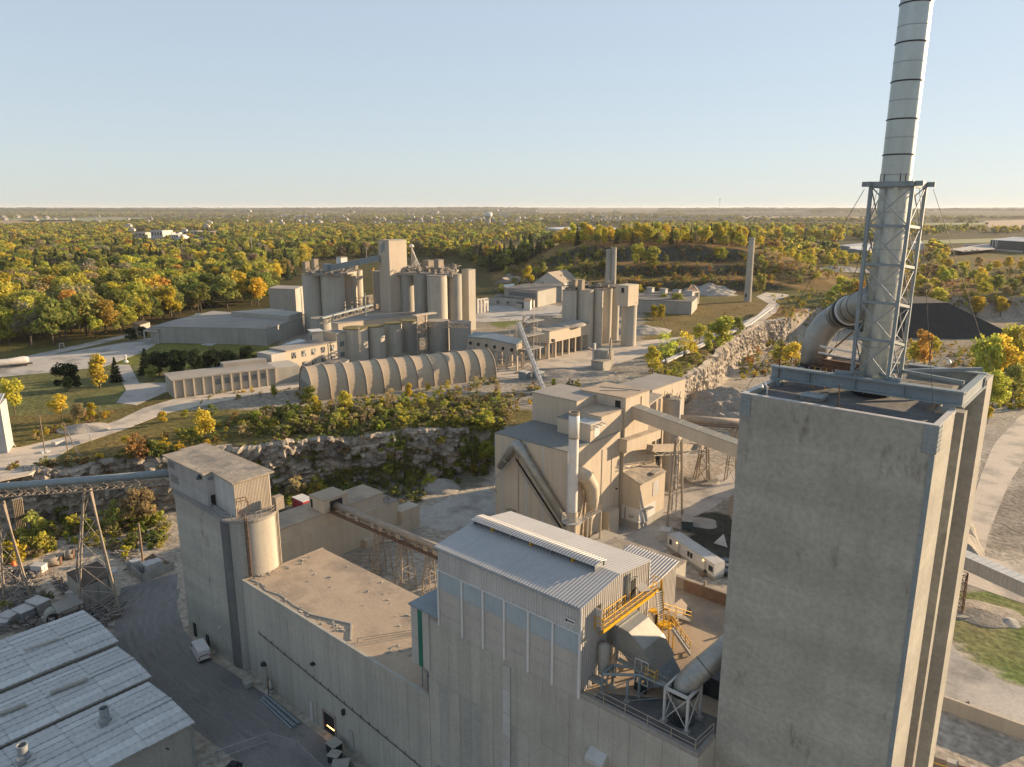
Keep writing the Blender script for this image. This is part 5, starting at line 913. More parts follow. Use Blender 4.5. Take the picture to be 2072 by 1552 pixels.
shed(-108.3, -97.2, -16, 34.8, 6.4, 6.95, 6.65, 'middle one of the three long grey metal roofed sheds')
s3_ = shed(-96.3, -83.4, -18, 34.2, 6.3, 6.95, 6.75, 'nearest grey metal roofed shed carrying two round roof vents')
for px, py in ((213, 1456), (48, 1532)):
    p = at(px, py, 7.2); lathe('roof_vent', p, [(.75, -.3), (.75, .3), (.55, .35), (.55, 1.5), (.62, 1.5), (.62, 1.7), (.5, 1.7), (.5, .9), (0, .9)], M['steel'], s3_, 18); box('vent_box', p+Vector((.2, -.9, -.2)), p+Vector((1.1, -.1, .6)), M['steel'], s3_); box('vent_curb', p-Vector((1, 1, .4)), p+Vector((1, 1, -.1)), M['shedroof'], s3_)
rod('down_pipe', (-83.1, 22, 0), (-83.1, 22, 6.7), .09, M['steel'], s3_); rod('down_pipe', (-83.1, 34, 0), (-83.1, 34, 6.7), .09, M['steel'], s3_); rod('wall_lamp', (-83.2, 30.8, 5.2), (-82.6, 30.8, 5.4), .1, M['black'], s3_)
for k in range(4): p = at((70, 150, 20, 118)[k], (1318, 1392, 1438, 1300)[k], 7.3)
for k, (px, py) in enumerate(((85, 1305), (140, 1388), (12, 1440))): p = at(px, py, 7.35); MB().beam(p-Vector((.3, 2.2, 0)), p+Vector((.3, 2.2, .1)), .5, .25).out('roof_ridge_vent', M['silodark'], bpy.data.objects['storage_shed' if k == 0 else 'storage_shed.001'])
# fence and gate in the mill yard
gt = thing('mesh_gate', 'low pale tubular barrier across the yard road by the nearest shed', 'barrier', at(435, 1440, 0))
a, c = Vector((-83, 34.6, 0)), Vector((-80.4, 42.6, 0))
for z in (.5, 1.7): rod('rail', a+Vector((0, 0, z)), c+Vector((0, 0, z)), .06, M['steel'], gt)
for k in range(5): p = a.lerp(c, k/4); rod('upright', p, p+Vector((0, 0, 1.7)), .06, M['steel'], gt)
fn = thing('chain_fence', 'chain link fence running beside the yard road below the mill', 'fence', (-70, 44, 0))
pts = [c, Vector((-76, 44.2, 0)), Vector((-60, 43.2, 0)), Vector((-44, 41, 0))]
mesh_m, t, b = new_mat('chain_link'); tr_ = t.nodes.new('ShaderNodeBsdfTransparent'); mx = t.nodes.new('ShaderNodeMixShader'); mx.inputs[0].default_value = .22; b.inputs['Base Color'].default_value = (.35, .37, .38, 1); t.links.new(tr_.outputs[0], mx.inputs[1]); t.links.new(b.outputs[0], mx.inputs[2]); t.links.new(mx.outputs[0], t.nodes['Material Output'].inputs[0])
for p, q in zip(pts, pts[1:]):
    n = max(1, int((q-p).length/2.6))
    for i in range(n): x_ = p.lerp(q, i/n); rod('fence_post', x_, x_+Vector((0, 0, 1.9)), .045, M['steel'], fn)
    rod('top_rail', p+Vector((0, 0, 1.9)), q+Vector((0, 0, 1.9)), .03, M['steel'], fn); MB().add([p, q, q+Vector((0, 0, 1.88)), p+Vector((0, 0, 1.88))], [(0, 1, 2, 3)]).out('mesh_panel', mesh_m, fn)
bun = thing('pipe_bundle', 'bundle of long grey pipes lying along the mill wall', 'pipes', (-84, 47.6, 0))
for k in range(5): rod('pipe', (-89.2, 47.9-.28*k, .2+.22*(k % 2)), (-80.4, 47.7-.36*k, .2+.22*(k % 2)), .16, M['bluegrey'], bun)
for i, (u, v, s) in enumerate(((-72.5, 47.6, (1.6, 1.4, 1.3)), (-71.0, 46.6, (1.4, 1.2, 1.1)), (-69.2, 46.2, (2, 1.4, .9)))): crate('scrap_bin', ('black scrap bin against the mill wall, the one nearest the open doorway', 'middle of three black scrap bins by the mill wall', 'lowest black scrap bin by the mill wall, nearest the picture edge')[i], 'bin', Vector((u, v, 0)), s, M['black'], .4*i, M['silodark'], 'black bins by the mill wall')
rk_ = thing('gas_bottles', 'pair of tall gas bottles in a rack by the mill wall', 'gas bottle', (-89.6, 48.4, 0))
for k in range(2): lathe('bottle', (-89.8+.4*k, 48.5, 0), [(.17, 0), (.17, 2.2), (.06, 2.5), (.06, 2.75)], M['cladgrey'] if k else M['rust'], rk_, 10, True)
box('rack', (-90.1, 48.3, .9), (-89.1, 48.75, 1.0), M['black'], rk_)
crate('tool_cart', 'small dark cart by the rounded silo corner', 'cart', Vector((-93.6, 47.2, 0)), (1.2, .9, .8), M['silodark'])
tag(MB().beam((-80.4, 37.0, .3), (-78.9, 37.6, .35), 1.3, .5).beam((-80.2, 37.1, .6), (-79.2, 37.5, .6), .8, .5).out('tarp_pile', M['black']), 'dark tarpaulin covered pile in the shaded yard', 'pile')
# ================================================================ left yard
ki = thing('brick_kiosk', 'brown roofed grey kiosk building behind the right trestle', 'building', (-141, 44, 0))
ka, kb, kc = at(134, 1159, 4.2), at(197, 1136, 4.2), at(230, 1163, 4.2); kd = ka+(kc-kb); poly = [(p.x, p.y) for p in (ka, kd, kc, kb)]
prism('walls', poly, -.1, 4.1, M['silodark'], ki); prism('roof', [(p[0]*1.0+.0, p[1]) for p in poly], 4.101, 4.3, M['roof_red'], ki); kf = kd.lerp(kc, .7)
for t in (.2, .5, .8): p = kd.lerp(kc, t); rod('down_pipe', (p.x+.1, p.y-.1, 0), (p.x+.1, p.y-.1, 4), .07, M['steel'], ki)
box('chimney_stub', kc+Vector((-.4, -.4, .1)), kc+Vector((.5, .5, .8)), M['cladgrey'], ki)
ln_ = thing('lean_to', 'open lean-to shelter with a flat grey roof between kiosk and shed', 'shelter', at(140, 1225, 0))
la, lb_, lc2, ld_ = at(104, 1222, 2.9), at(158, 1203, 2.9), at(170, 1220, 2.9), at(117, 1242, 2.9)
prism('roof', [(p.x, p.y) for p in (la, ld_, lc2, lb_)], 2.8, 3.0, M['tarroof'], ln_)
for p in (la, lb_, lc2, ld_): rod('post', (p.x, p.y, 0), (p.x, p.y, 2.8), .1, M['rust'], ln_)
for k in range(4): p = la.lerp(lb_, k/4); box('stored_pallet', Vector((p.x+.3, p.y+.2, 0)), Vector((p.x+1.4, p.y+1.2, .9)), M['silodark'], ln_)
sbn = thing('substation', 'fenced transformer compound with two grey cabinets beside the silo block', 'substation', at(300, 1160, 0))
sa, sb2, sc2, sd2 = at(255, 1150, 0), at(310, 1130, 0), at(352, 1153, 0), at(287, 1178, 0); sp = [sa, sd2, sc2, sb2]
prism('slab', [(p.x, p.y) for p in sp], -.05, .15, M['silodark'], sbn)
for i in range(4): p, q = sp[i], sp[(i+1) % 4]; MB().prism([(p.x, p.y), (q.x, q.y), (q.x+.12, q.y+.12), (p.x+.12, p.y+.12)], .151, 1.7 if i in (0, 1) else 1.2).out('compound_wall', M['silodark'] if i < 2 else M['dusty'], sbn)
for px, py, s in ((303, 1160, 2.0), (318, 1152, 1.7), (275, 1152, 1.7)): p = at(px, py, .15); box('transformer', p-Vector((s*.6, s*.5, 0)), p+Vector((s*.6, s*.5, s*1.15)), M['cladgrey'], sbn); [box('radiator_fin', p+Vector((-s*.5+.25*k, -s*.72, .3)), p+Vector((-s*.42+.25*k, -s*.52, s)), M['steel'], sbn) for k in range(5)]
for t in (.18, .45, .78):
    p = sd2.lerp(sc2, t); dd_ = (sc2-sd2).normalized(); n_ = Vector((dd_.y, -dd_.x, 0)); MB().prism([(x_.x, x_.y) for x_ in (p+n_*.05, p+dd_*.8+n_*.05, p+dd_*.8+n_*.09, p+n_*.09)], .75, 1.35).out('warning_sign', M['white'], sbn)
def pole(name, label, p, h, r=.14, arm=0, mt=None, cat='pole', group=None):
    t_ = thing(name, label, cat, p, group); p = Vector(p); rod('shaft', p, p+Vector((0, 0, h)), r, mt or M['wood'], t_)
    if arm: rod('crossarm', p+Vector((-arm, .2, h-.5)), p+Vector((arm, -.2, h-.5)), r*.6, mt or M['wood'], t_); [rod('insulator', p+Vector((s*arm*.8, 0, h-.5)), p+Vector((s*arm*.8, 0, h-.1)), r*.5, M['white'], t_) for s in (-1, 1)]
    return t_
pole('utility_pole', 'weathered pole rising from the transformer compound', at(291, 1148, 0), 9.5, .22)
p1 = at(91, 915, ZP); pole('utility_pole', 'pale utility pole on a concrete pad beside the dirt haul road', p1, 9.3, .13); box('concrete_pad', p1-Vector((.9, .9, 0)), p1+Vector((.9, .9, .35)), M['white'], bpy.data.objects['utility_pole.001'])
p2 = at(137, 912, ZP); up2 = pole('utility_pole', 'leaning-stay utility pole above the quarry edge', p2, 7.2, .12); stay = at(178, 965, 9)
rod('stay_pole', p2+Vector((0, 0, 6.8)), stay, .1, M['wood'], up2); rod('stay_wire', p2+Vector((0, 0, 6.6)), stay+Vector((-1, 1, 0)), .04, M['steel'], up2)
pole('utility_pole', 'thin wooden pole standing in the brush below the left cliff', at(216, 1078, 0), zup(at(216, 1078, 0), 1010), .1)
pole('utility_pole', 'short pole at the left edge behind the pale silver hall', at(8, 820, ZP), 4.5, .13)
tag(MB().tube([p1+Vector((0, 0, 9.1)), p1+Vector((-4, 5, 8.2)), p1+Vector((-8, 10, 9.5))], .05, 6).out('power_line', M['black']), 'sagging cable from the pale utility pole towards the yellow tree', 'wire')
bd_ = thing('white_board', 'blank white sign board standing at the roadside bushes', 'sign', at(185, 893, ZP)); p = at(185, 893, ZP); MB().beam(p+Vector((-1.5, .2, 1.4)), p+Vector((1.5, -.6, 1.4)), .15, 1.6).out('board', M['white'], bd_); [rod('post', p+Vector((s, -.2*s, 0)), p+Vector((s, -.2*s, .9)), .06, M['steel'], bd_) for s in (-1.2, 1.2)]
for k, (px, py) in enumerate(((114, 902), (124, 899))): crate('concrete_block', ('left pale concrete block by the leaning-stay pole', 'right pale concrete block by the leaning-stay pole')[k], 'block', at(px, py, ZP), (1.5, 1.2, 1.0), M['cladgrey'], .3)
sv = thing('silver_hall', 'pale silver corrugated hall cut off by the left picture edge', 'building', at(-10, 900, ZP))
va, vb = at(16, 917, ZP), at(28, 900, ZP); vc = va+Vector((-14, -14, 0)); vd = vb+Vector((-16, -12, 0)); hgt = zup(va, 820)
prism('walls', [(p.x, p.y) for p in (vc, va, vb, vd)], ZP-.2, hgt, M['cladgrey'], sv); MB().corr(Vector((va.x, va.y, hgt)), vc-va, vb-va+Vector((0, 0, 1.2)), .6, .12, (0, 0, 1)).out('roof_sheet', M['roofwhite'], sv)
rod('brace', vb+Vector((.2, -.5, 2)), vb+Vector((2.0, -.2, 0)), .07, M['white'], sv)
# yard clutter: individually visible pieces, then the uncountable rest
random.seed(21)
names = [('scrap_tank', 'scrap cylinder lying at the edge of the bright yard patch, the long one', 105, 1137, 'cyl', 3.2, .8), ('scrap_tank', 'short pale tank end at the edge of the yard near the bushes', 141, 1122, 'cyl', 1.6, .9), ('scrap_tank', 'long pale pipe section lying beside the orange drum', 45, 1150, 'cyl', 3.6, .6), ('scrap_tank', 'dark pipe stub in the row of scrap by the bushes', 122, 1127, 'cyl', 1.4, .6)]
for nm, lb2, px, py, k, L_, r_ in names:
    p = at(px, py, r_); d_ = C(.93, .36)*L_/2; t_ = thing(nm, lb2, 'scrap', (p.x, p.y, 0)); tube('shell', [p-d_, p+d_], r_, M['dusty'], t_, 14); tube('end_ring', [p+d_*.9, p+d_*1.02], r_*1.06, M['rust'], t_, 14); tube('end_ring', [p-d_*1.02, p-d_*.9], r_*1.06, M['silodark'], t_, 14)
dr_ = thing('orange_drum', 'orange drum at the far edge of the scrap yard', 'drum', at(29, 1151, 0)); lathe('shell', at(29, 1151, 0), [(.42, 0), (.42, 1.5), (.38, 1.55), (0, 1.55)], M['orange'], dr_, 14, True); lathe('hoop', at(29, 1151, .7), [(.42, 0), (.46, .04), (.42, .08)], M['orange'], dr_, 14)
for i, (px, py, s, mt) in enumerate(((50, 1253, (3, 2.2, 2.0), 'steel'), (80, 1240, (3.4, 2.2, 2.4), 'silodark'), (20, 1262, (2.6, 2.0, 1.8), 'silodark'), (106, 1262, (2.2, 1.8, 1.5), 'steel'), (80, 1156, (2.4, 1.6, 1.4), 'white'), (147, 1207, (1.9, 1.2, .9), 'white'), (8, 1272, (2.2, 1.8, 1.6), 'steel'))):
    crate('scrap_crate', ('ribbed grey crate among the scrap before the furthest shed', 'dark crate right of the ribbed grey one before the furthest shed', 'dark crate left of the ribbed grey one before the furthest shed', 'low grey crate right next to the dark furnace shell', 'pale crate on the scrap at the bright yard', 'white vehicle body shell beside the kiosk', 'grey crate touching the left picture edge before the sheds')[i], 'crate', at(px, py, 0), s, M[mt], .2+i*.1, M['cladgrey'], 'scrap crates in the left yard')
fu = thing('furnace_shell', 'upright ribbed furnace shell with round mouth before the furthest shed', 'furnace', at(107, 1248, 0)); p = at(107, 1246, 1.4); tube('shell', [p+C(-.5, .9), p+C(.5, -.9)], 1.4, M['silodark'], fu, 16); tube('mouth', [p+C(.45, -.8), p+C(.56, -1.0)], .95, M['dark'], fu, 16); box('hopper', p+Vector((-1, -1, -1.4)), p+Vector((.9, .9, .6)), M['dusty'], fu)
yd = MB()
def scatter(poly, n, lmin, lmax, hmax=.5, z=0.):
    xs = [q[0] for q in poly]; ys = [q[1] for q in poly]
    for i in range(n):
        px, py = random.uniform(min(xs), max(xs)), random.uniform(min(ys), max(ys))
        if not inpoly(np.array([px]), np.array([py]), poly)[0]: continue
        p = at(px, py, z); a = random.random()*6.28; L_ = random.uniform(lmin, lmax); h_ = random.random()*hmax
        yd.beam(p+Vector((0, 0, h_)), p+Vector((math.cos(a)*L_, math.sin(a)*L_, h_+random.uniform(-.1, .5))), random.uniform(.06, .4), random.uniform(.05, .28))
scatter([(0, 1160), (60, 1150), (85, 1165), (70, 1190), (60, 1230), (0, 1240)], 420, .3, 2.0, .7); scatter([(0, 1235), (90, 1225), (120, 1250), (100, 1275), (0, 1285)], 340, .3, 1.4, 1.2); scatter([(115, 1165), (150, 1195), (150, 1210), (120, 1200), (110, 1180)], 220, .2, 1.2, .7); scatter([(235, 1105), (262, 1115), (285, 1150), (262, 1150), (230, 1120)], 260, .3, 2.2, .8); scatter([(180, 1238), (230, 1215), (245, 1245), (215, 1270), (195, 1262)], 190, .5, 3.4, 1.0); scatter([(60, 1180), (120, 1110), (150, 1105), (160, 1120), (80, 1165)], 80, .3, 1.6, .6)
tag(yd.out('scrap_pile', mk('scrap', (.30, .27, .24), (.13, .12, .115), ns=1.1, fine=.3)), 'loose scrap metal, planks and rubble strewn over the left yard', 'scrap', kind='stuff')
rc_ = thing('pipe_rack', 'long openwork steel rack at the foot of the right trestle', 'rack', at(205, 1222, 0)); a, c = at(165, 1240, .9), at(236, 1205, .9)
for o in (0, .7): beam('rail', a+Vector((0, 0, o)), c+Vector((0, 0, o)), .15, .15, M['steel'], rc_)
for k in range(9): p = a.lerp(c, k/8); rod('rung', p-Vector((0, 0, .9)), p+Vector((0, 0, .8)), .06, M['steel'], rc_)
mf = thing('site_fence', 'rusty mesh fence panels in the scrap yard', 'fence', at(97, 1162, 0)); a, c = at(84, 1168, 0), at(110, 1160, 0)
for k in range(4): p = a.lerp(c, k/3); rod('post', p, p+Vector((0, 0, 1.8)), .05, M['rust'], mf)
rod('rail', a+Vector((0, 0, 1.8)), c+Vector((0, 0, 1.8)), .04, M['rust'], mf); rod('rail', a+Vector((0, 0, .3)), c+Vector((0, 0, .3)), .04, M['rust'], mf)
# bundle of hanging casing pipes on the left cliff
bp2 = thing('casing_pipes', 'row of tall pale pipes standing against the left cliff', 'pipes', at(42, 1075, 0))
for k in range(6): b0 = at(36+k*3.2, 1082-k*.8, 0); t0 = at(25+k*3.6, 1012-k, 12.2); rod('pipe', b0, t0, .16, M['dusty'], bp2)
# ================================================================ right of the tower
rg_ = thing('sloping_gallery', 'pale corrugated conveyor gallery running off right of the concrete tower', 'conveyor', at(2010, 1140, 8))
a, c = at(1930, 1116, 9.5), at(2110, 1196, 9.5); d_ = (c-a).normalized(); n_ = Vector((-d_.y, d_.x, 0)); a = a-d_*14
if n_.dot(a) < 0: n_ = -n_
for i in range(1): MB().prism([(p.x, p.y) for p in (a, c, c+n_*2.4, a+n_*2.4)], 7.0, 9.4).out('gallery_walls', M['cladbeige'], rg_)
for k in range(40): p = a.lerp(c, k/40)-n_*.06; MB().prism([(q.x, q.y) for q in (p, p+d_*.3, p+d_*.3+n_*.06, p+n_*.06)], 7.05, 9.35).out('wall_rib', M['cladbeige'], rg_)
for k in range(24): p = a.lerp(c, k/24); q = a.lerp(c, (k+.96)/24); MB().prism([(w_.x, w_.y) for w_ in (p-n_*.15, q-n_*.15, q+n_*2.55, p+n_*2.55)], 9.401, 9.55).out('roof_panel', M['shedroof'], rg_)
gt_ = thing('gallery_trestle', 'dark steel trestle below the pale gallery right of the tower', 'trestle', at(1938, 1240, 0)); g = at(1938, 1240, 0); tt = at(1948, 1160, 6.9)
lattice(gt_, [g+Vector(q) for q in ((-.7, -.7, 0), (.7, -.7, 0), (.7, .7, 0), (-.7, .7, 0))], [tt+Vector(q) for q in ((-.7, -.7, 0), (.7, -.7, 0), (.7, .7, 0), (-.7, .7, 0))], 5, .12, .06, M['rust']); lathe('footing', g, [(2.2, -.1), (2.1, .3), (0, .35)], M['gravel'], gt_)
wl = thing('retaining_wall', 'tan concrete retaining wall crossing the yard right of the tower', 'wall', at(1960, 1440, 0))
a, c = at(1870, 1424, 0), at(2110, 1512, 0); d_ = (c-a).normalized(); n_ = Vector((-d_.y, d_.x, 0))
for k in range(5): p, q = a.lerp(c, k/5), a.lerp(c, (k+.995)/5); MB().prism([(w_.x, w_.y) for w_ in (p, q, q+n_*.45, p+n_*.45)], -.1, 2.2).out('wall_section', M['cladtan'], wl)
a2, c2_ = at(1868, 1530, 1.0), at(2090, 1600, 1.0); d2 = (c2_-a2).normalized(); n2_ = Vector((-d2.y, d2.x, 0))
kw = thing('kerb_wall', 'pale low block wall with yellow rails at the bottom right corner', 'wall', a2)
for k in range(9): p, q = a2.lerp(c2_, k/9), a2.lerp(c2_, (k+.97)/9); MB().prism([(w_.x, w_.y) for w_ in (p, q, q+n2_*.9, p+n2_*.9)], -.1, 1.3+.1*(k % 2)).out('block', M['dusty'] if k % 2 else M['cladbeige'], kw)
for o in (1.5, 2.6): rod('yellow_rail', a2-n2_*o+Vector((0, 0, .6)), c2_-n2_*o+Vector((0, 0, .6)), .06, M['yellow'], kw)
for k in range(10): p = a2.lerp(c2_, k/10)-n2_*1.2; MB().prism([(w_.x, w_.y) for w_ in (p, p+d2*1.3, p+d2*1.3-n2_*2, p-n2_*2)], 0, .35).out('planter_row', M['rust'], kw)
tar = MB()
for i in range(46):
    t = random.random(); p = at(1895+t*190, 1418+t*70+random.gauss(-6-8*t*0, 4), .1); tar.tube([p, p+Vector((random.gauss(0, .9), random.gauss(0, .5), .05)), p+Vector((random.gauss(0, 1.6), random.gauss(0, .8), 0))], [.12, .22, .05], 5)
tag(tar.out('tar_residue', M['coal']), 'black tarry residue along the retaining wall', 'residue', kind='stuff')
pf2 = thing('pipe_barrier', 'thin yellow pipe frame lying on the grass right of the tower', 'barrier', at(1965, 1245, 0))
for a_, c_ in (((1955, 1225), (1974, 1232)), ((1974, 1232), (1966, 1250))): rod('bar', at(*a_, .2), at(*c_, .2), .09, M['yellow'], pf2)
heap('ash_heap', 'grey ash mound on the grass patch right of the tower', at(1985, 1240, 0), 5, .8, M['rubble'], seed=12, ecc=1.4, rz=.4); heap('ash_heap', 'small dark mound at the right side of the grass patch', at(2040, 1258, 0), 2.4, .6, M['silodark'], seed=13)

trk = mk('tyre_track', (.17, .165, .155), (.22, .21, .2), ns=.4, fine=.2)
for k, path in enumerate((((300, 1188), (272, 1250), (300, 1330), (390, 1420), (520, 1520)), ((330, 1180), (305, 1245), (330, 1320), (430, 1410), (590, 1530)), ((345, 1190), (330, 1260), (360, 1330), (470, 1410), (640, 1520)), ((285, 1190), (255, 1255), (280, 1335), (360, 1425), (470, 1520)))):
    for o in (0, 1.7):
        pts = [at(px, py, .075+.004*k)+Vector((o*.8, o*.55, 0)) for px, py in path]; fine_ = []
        for i in range(len(pts)-1):
            p0, p1, p2, p3 = pts[max(i-1, 0)], pts[i], pts[i+1], pts[min(i+2, len(pts)-1)]
            for j in range(6): t_ = j/6; fine_.append(.5*((2*p1)+(p2-p0)*t_+(2*p0-5*p1+4*p2-p3)*t_*t_+(3*p1-p0-3*p2+p3)*t_**3))
        b = MB(); w_ = .28+.1*(k % 2); vs_ = []
        for i in range(len(fine_)-1): d_ = (fine_[i+1]-fine_[i]).normalized(); n_ = Vector((-d_.y, d_.x, 0))*w_; vs_ += [fine_[i]-n_, fine_[i]+n_]
        b.add(vs_, [(2*i, 2*i+2, 2*i+3, 2*i+1) for i in range(len(vs_)//2-1)]); tag(b.out('tyre_track', trk), 'dark curved wheel track on the yard road', kind='structure')
# ================================================================ old plant on the plateau
def cyl(name, label, cat, px, pytop, ztop, wpx, mt, group=None, n=32, roof=None, zb=ZP, rim=True):
    f = at(px, pytop, ztop); r = wpx*mpp(f)/2; d = Vector((f.x, f.y, 0)).normalized(); c = f+d*r; c.z = zb
    t_ = thing(name, label, cat, c, group); lathe('wall', c-Vector((0, 0, .2)), [(r, 0), (r, ztop-zb)], mt, t_, n, True)
    lathe('top_slab', (c.x, c.y, ztop-.2), [(r+.12, 0), (r+.12, .35), (0, .4)], roof or M['dirtroof'], t_, n)
    return t_, c, r
def roofblock(name, label, cat, roofpx, zt, zb, wall, roof, group=None, over=.15):
    pts = [at(x_, y_, zt) for x_, y_ in roofpx]; c = sum(pts, Vector())/len(pts); t_ = thing(name, label, cat, (c.x, c.y, zb), group)
    prism('walls', [(p.x, p.y) for p in pts], zb-.2, zt-.25, wall, t_); q = [(p.x+(p.x-c.x)/max((p-c).length, 1)*over, p.y+(p.y-c.y)/max((p-c).length, 1)*over) for p in pts]
    prism('roof', q, zt-.248, zt, roof, t_); return t_, pts
SZ = 40.
G1 = 'pale rear silo group'
for i, (px, py, w, lb2) in enumerate(((631, 556, 40, 'leftmost silo of the rear left group, standing in shade'), (672, 557, 48, 'broad half-lit silo of the rear left group'), (704, 551, 34, 'third silo of the rear left group, sunlit'), (721, 548, 24, 'rightmost sunlit silo of the rear left group'), (655, 548, 36, 'rear silo behind the two left ones of the rear left group'))):
    cyl('cement_silo', lb2, 'silo', px, py, SZ, w, M['silo'], 'rear left cement silos')
for i, (px, py, w, lb2) in enumerate(((771, 550, 36, 'leftmost silo of the big rear right group'), (800, 553, 30, 'second silo of the big rear right group'), (823, 554, 27, 'third silo of the big rear right group'), (851, 556, 29, 'fourth silo of the big rear right group'), (884, 559, 41, 'foremost silo of the big rear right group with a sunlit right edge'), (919, 556, 30, 'last shaded silo of the big rear right group before the square shaft'))):
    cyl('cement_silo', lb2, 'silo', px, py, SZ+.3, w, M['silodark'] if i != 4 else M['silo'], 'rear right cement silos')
t_, _ = roofblock('silo_deck', 'flat deck covered with machinery across the big rear right silos', 'deck', [(772, 551), (915, 555), (928, 544), (790, 542)], SZ+.75, SZ-.1, M['silodark'], M['dirtroof'])
t_, _ = roofblock('silo_deck', 'flat deck covered with machinery across the rear left silos', 'deck', [(625, 554), (684, 556), (722, 548), (712, 543), (630, 546)], SZ+.5, SZ-.1, M['silodark'], M['dirtroof'])
c_ = at(948, 546, SZ+1.8); t_ = thing('square_shaft', 'square concrete shaft at the right end of the big rear silos', 'tower', (c_.x, c_.y, ZP)); v1_, v2_ = C(.656, .755)*4.6, C(-.755, .656)*4.6; prism('walls', [(p.x, p.y) for p in (c_, c_+v1_, c_+v1_+v2_, c_+v2_)], ZP, SZ+1.6, M['silo'], t_); prism('roof', [(p.x, p.y) for p in (c_-v1_*.03-v2_*.03, c_+v1_*1.03, c_+v1_+v2_, c_+v2_*1.03)], SZ+1.601, SZ+1.9, M['dirtroof'], t_)
t_ = thing('head_block', 'tan square block of the head tower with a sunlit right face', 'tower', at(789, 554, SZ+.5)); dR = C(.656, .755)*10.5; dL = C(-.755, .656)*7.6
bb = at(789, 554, SZ+.5); f0 = Vector((bb.x, bb.y, 0)); zt_ = zup(f0, 486)
prism('walls', [(p.x, p.y) for p in (f0, f0+dR, f0+dR+dL, f0+dL)], ZP, zt_-.3, M['cladtan'], t_); prism('roof', [(p.x, p.y) for p in (f0-dR*.02-dL*.02, f0+dR*1.02, f0+dR+dL, f0+dL*1.02)], zt_-.299, zt_, M['silodark'], t_)
for k in (0, 1): p = f0+dL*(.55+.2*k)+C(-.1, -.15); box('wall_panel', Vector((p.x, p.y, zt_-5-k)), Vector((p.x+1, p.y+.3, zt_-1-k)), M['bluegrey'], t_)
HB = t_
gl = thing('roof_gallery', 'long grey conveyor gallery rising from the left silos to the head tower', 'conveyor', (f0.x, f0.y, SZ)); p0 = at(668, 540, 43.5); p0.z = 43.0; p1_ = f0+dL*.9; p1_ = Vector((p1_.x, p1_.y, zup(p1_, 522)))
beam('gallery', p0, p1_, 2.2, 2.6, M['bluegrey'], gl); beam('lower_gallery', at(660, 541, 43), p0, 3.0, 3.4, M['bluegrey'], gl)
random.seed(5)
def clutter(name, label, pxpoly, z, n, zmax, mt, boxes=0):
    b = MB(); xs = [q[0] for q in pxpoly]; ys = [q[1] for q in pxpoly]
    for i in range(n):
        px, py = random.uniform(min(xs), max(xs)), random.uniform(min(ys), max(ys))
        if not inpoly(np.array([px]), np.array([py]), pxpoly)[0]: continue
        p = at(px, py, z); a_ = random.random()*6.28; L_ = random.uniform(.8, 4); h_ = random.random()**1.5*zmax
        if i % 5 == 0: b.box(p-Vector((.5, .5, 0)), p+Vector((random.uniform(.3, 1.4), random.uniform(.3, 1.2), random.uniform(.5, zmax*.6))))
        else: b.beam(p+Vector((0, 0, h_*.6)), p+Vector((math.cos(a_)*L_, math.sin(a_)*L_, h_*.4+random.uniform(0, 2))), random.uniform(.1, .45), random.uniform(.1, .35))
    return tag(b.out(name, mt), label, 'machinery', kind='stuff')
CL = mk('grimy_steel', (.34, .30, .25), (.16, .15, .14), ns=1., fine=.3)
clutter('roof_machinery', 'tangle of pipes and beams on the rear left silos', [(615, 556), (690, 557), (725, 549), (715, 543), (622, 548)], SZ+.5, 130, 2.6, CL); clutter('roof_machinery', 'tangle of pipes, ducts and beams on the big rear right silos', [(775, 552), (925, 556), (930, 545), (860, 542), (800, 544)], SZ+.6, 300, 4.6, CL)
for i, (px, py, w, h, lb2) in enumerate(((620, 548, 2.4, 4.2, 'leftmost dust filter box on the rear left silos'), (638, 546, 2.4, 5, 'second dust filter box on the rear left silos'), (659, 552, 2.0, 4, 'pale pump box at the front of the rear left silos'), (720, 545, 1.8, 4.2, 'white duct box at the right end of the rear left silos'), (806, 549, 2.2, 5, 'grey duct box on the rear silos below the head tower'), (868, 546, 4, 4.5, 'pale machine house on the big rear silos'), (888, 553, 3.2, 6, 'tall pale duct housing above the foremost rear silo'), (692, 534, 3.6, 3.0, 'small white roofed cabin on the gallery roof'))):
    z0 = SZ+.5 if i < 7 else 44.6; p = at(px, py, z0); t_ = thing('filter_box', lb2, 'machine', p, 'boxes on the silo tops'); box('casing', p-Vector((w/2, w/2, .3)), p+Vector((w/2, w/2, h)), M['dusty'] if i != 7 else M['white'], t_); box('cap', p+Vector((-w*.55, -w*.55, h+.001)), p+Vector((w*.55, w*.55, h+.25)), M['dirtroof'], t_); rod('vent_stub', p+Vector((0, 0, h+.25)), p+Vector((0, 0, h+.9)), .25, M['rust'], t_)
sp_ = thing('distributor_spouts', 'pale fan of spouts spreading down from a small mast head', 'machine', at(834, 548, SZ)); tp_ = at(834, 548, SZ+.6); zt2 = zup(tp_, 496)
lathe('mast_head', (tp_.x, tp_.y, zt2-1.2), [(.5, 0), (1.1, .4), (1.1, 1.2), (.4, 1.7), (0, 1.7)], M['white'], sp_, 14)
for k in range(8): e = at(834+k*2.6, 548, SZ+.6)+C(0, (k % 3)*1.2); rod('spout', (tp_.x, tp_.y, zt2-1.0), e, .22, M['cladgrey'], sp_)
ym = thing('yellow_mast', 'yellow crane mast standing between the two rear silo groups', 'crane', at(757, 600, ZP)); q = at(757, 600, ZP+8); beam('mast', (q.x, q.y, ZP), (q.x, q.y, zup(q, 546)), .9, .9, M['yellow'], ym); beam('jib', (q.x, q.y, zup(q, 546)), (q.x+.8, q.y, zup(q, 546)+1), .6, .5, M['yellow'], ym)
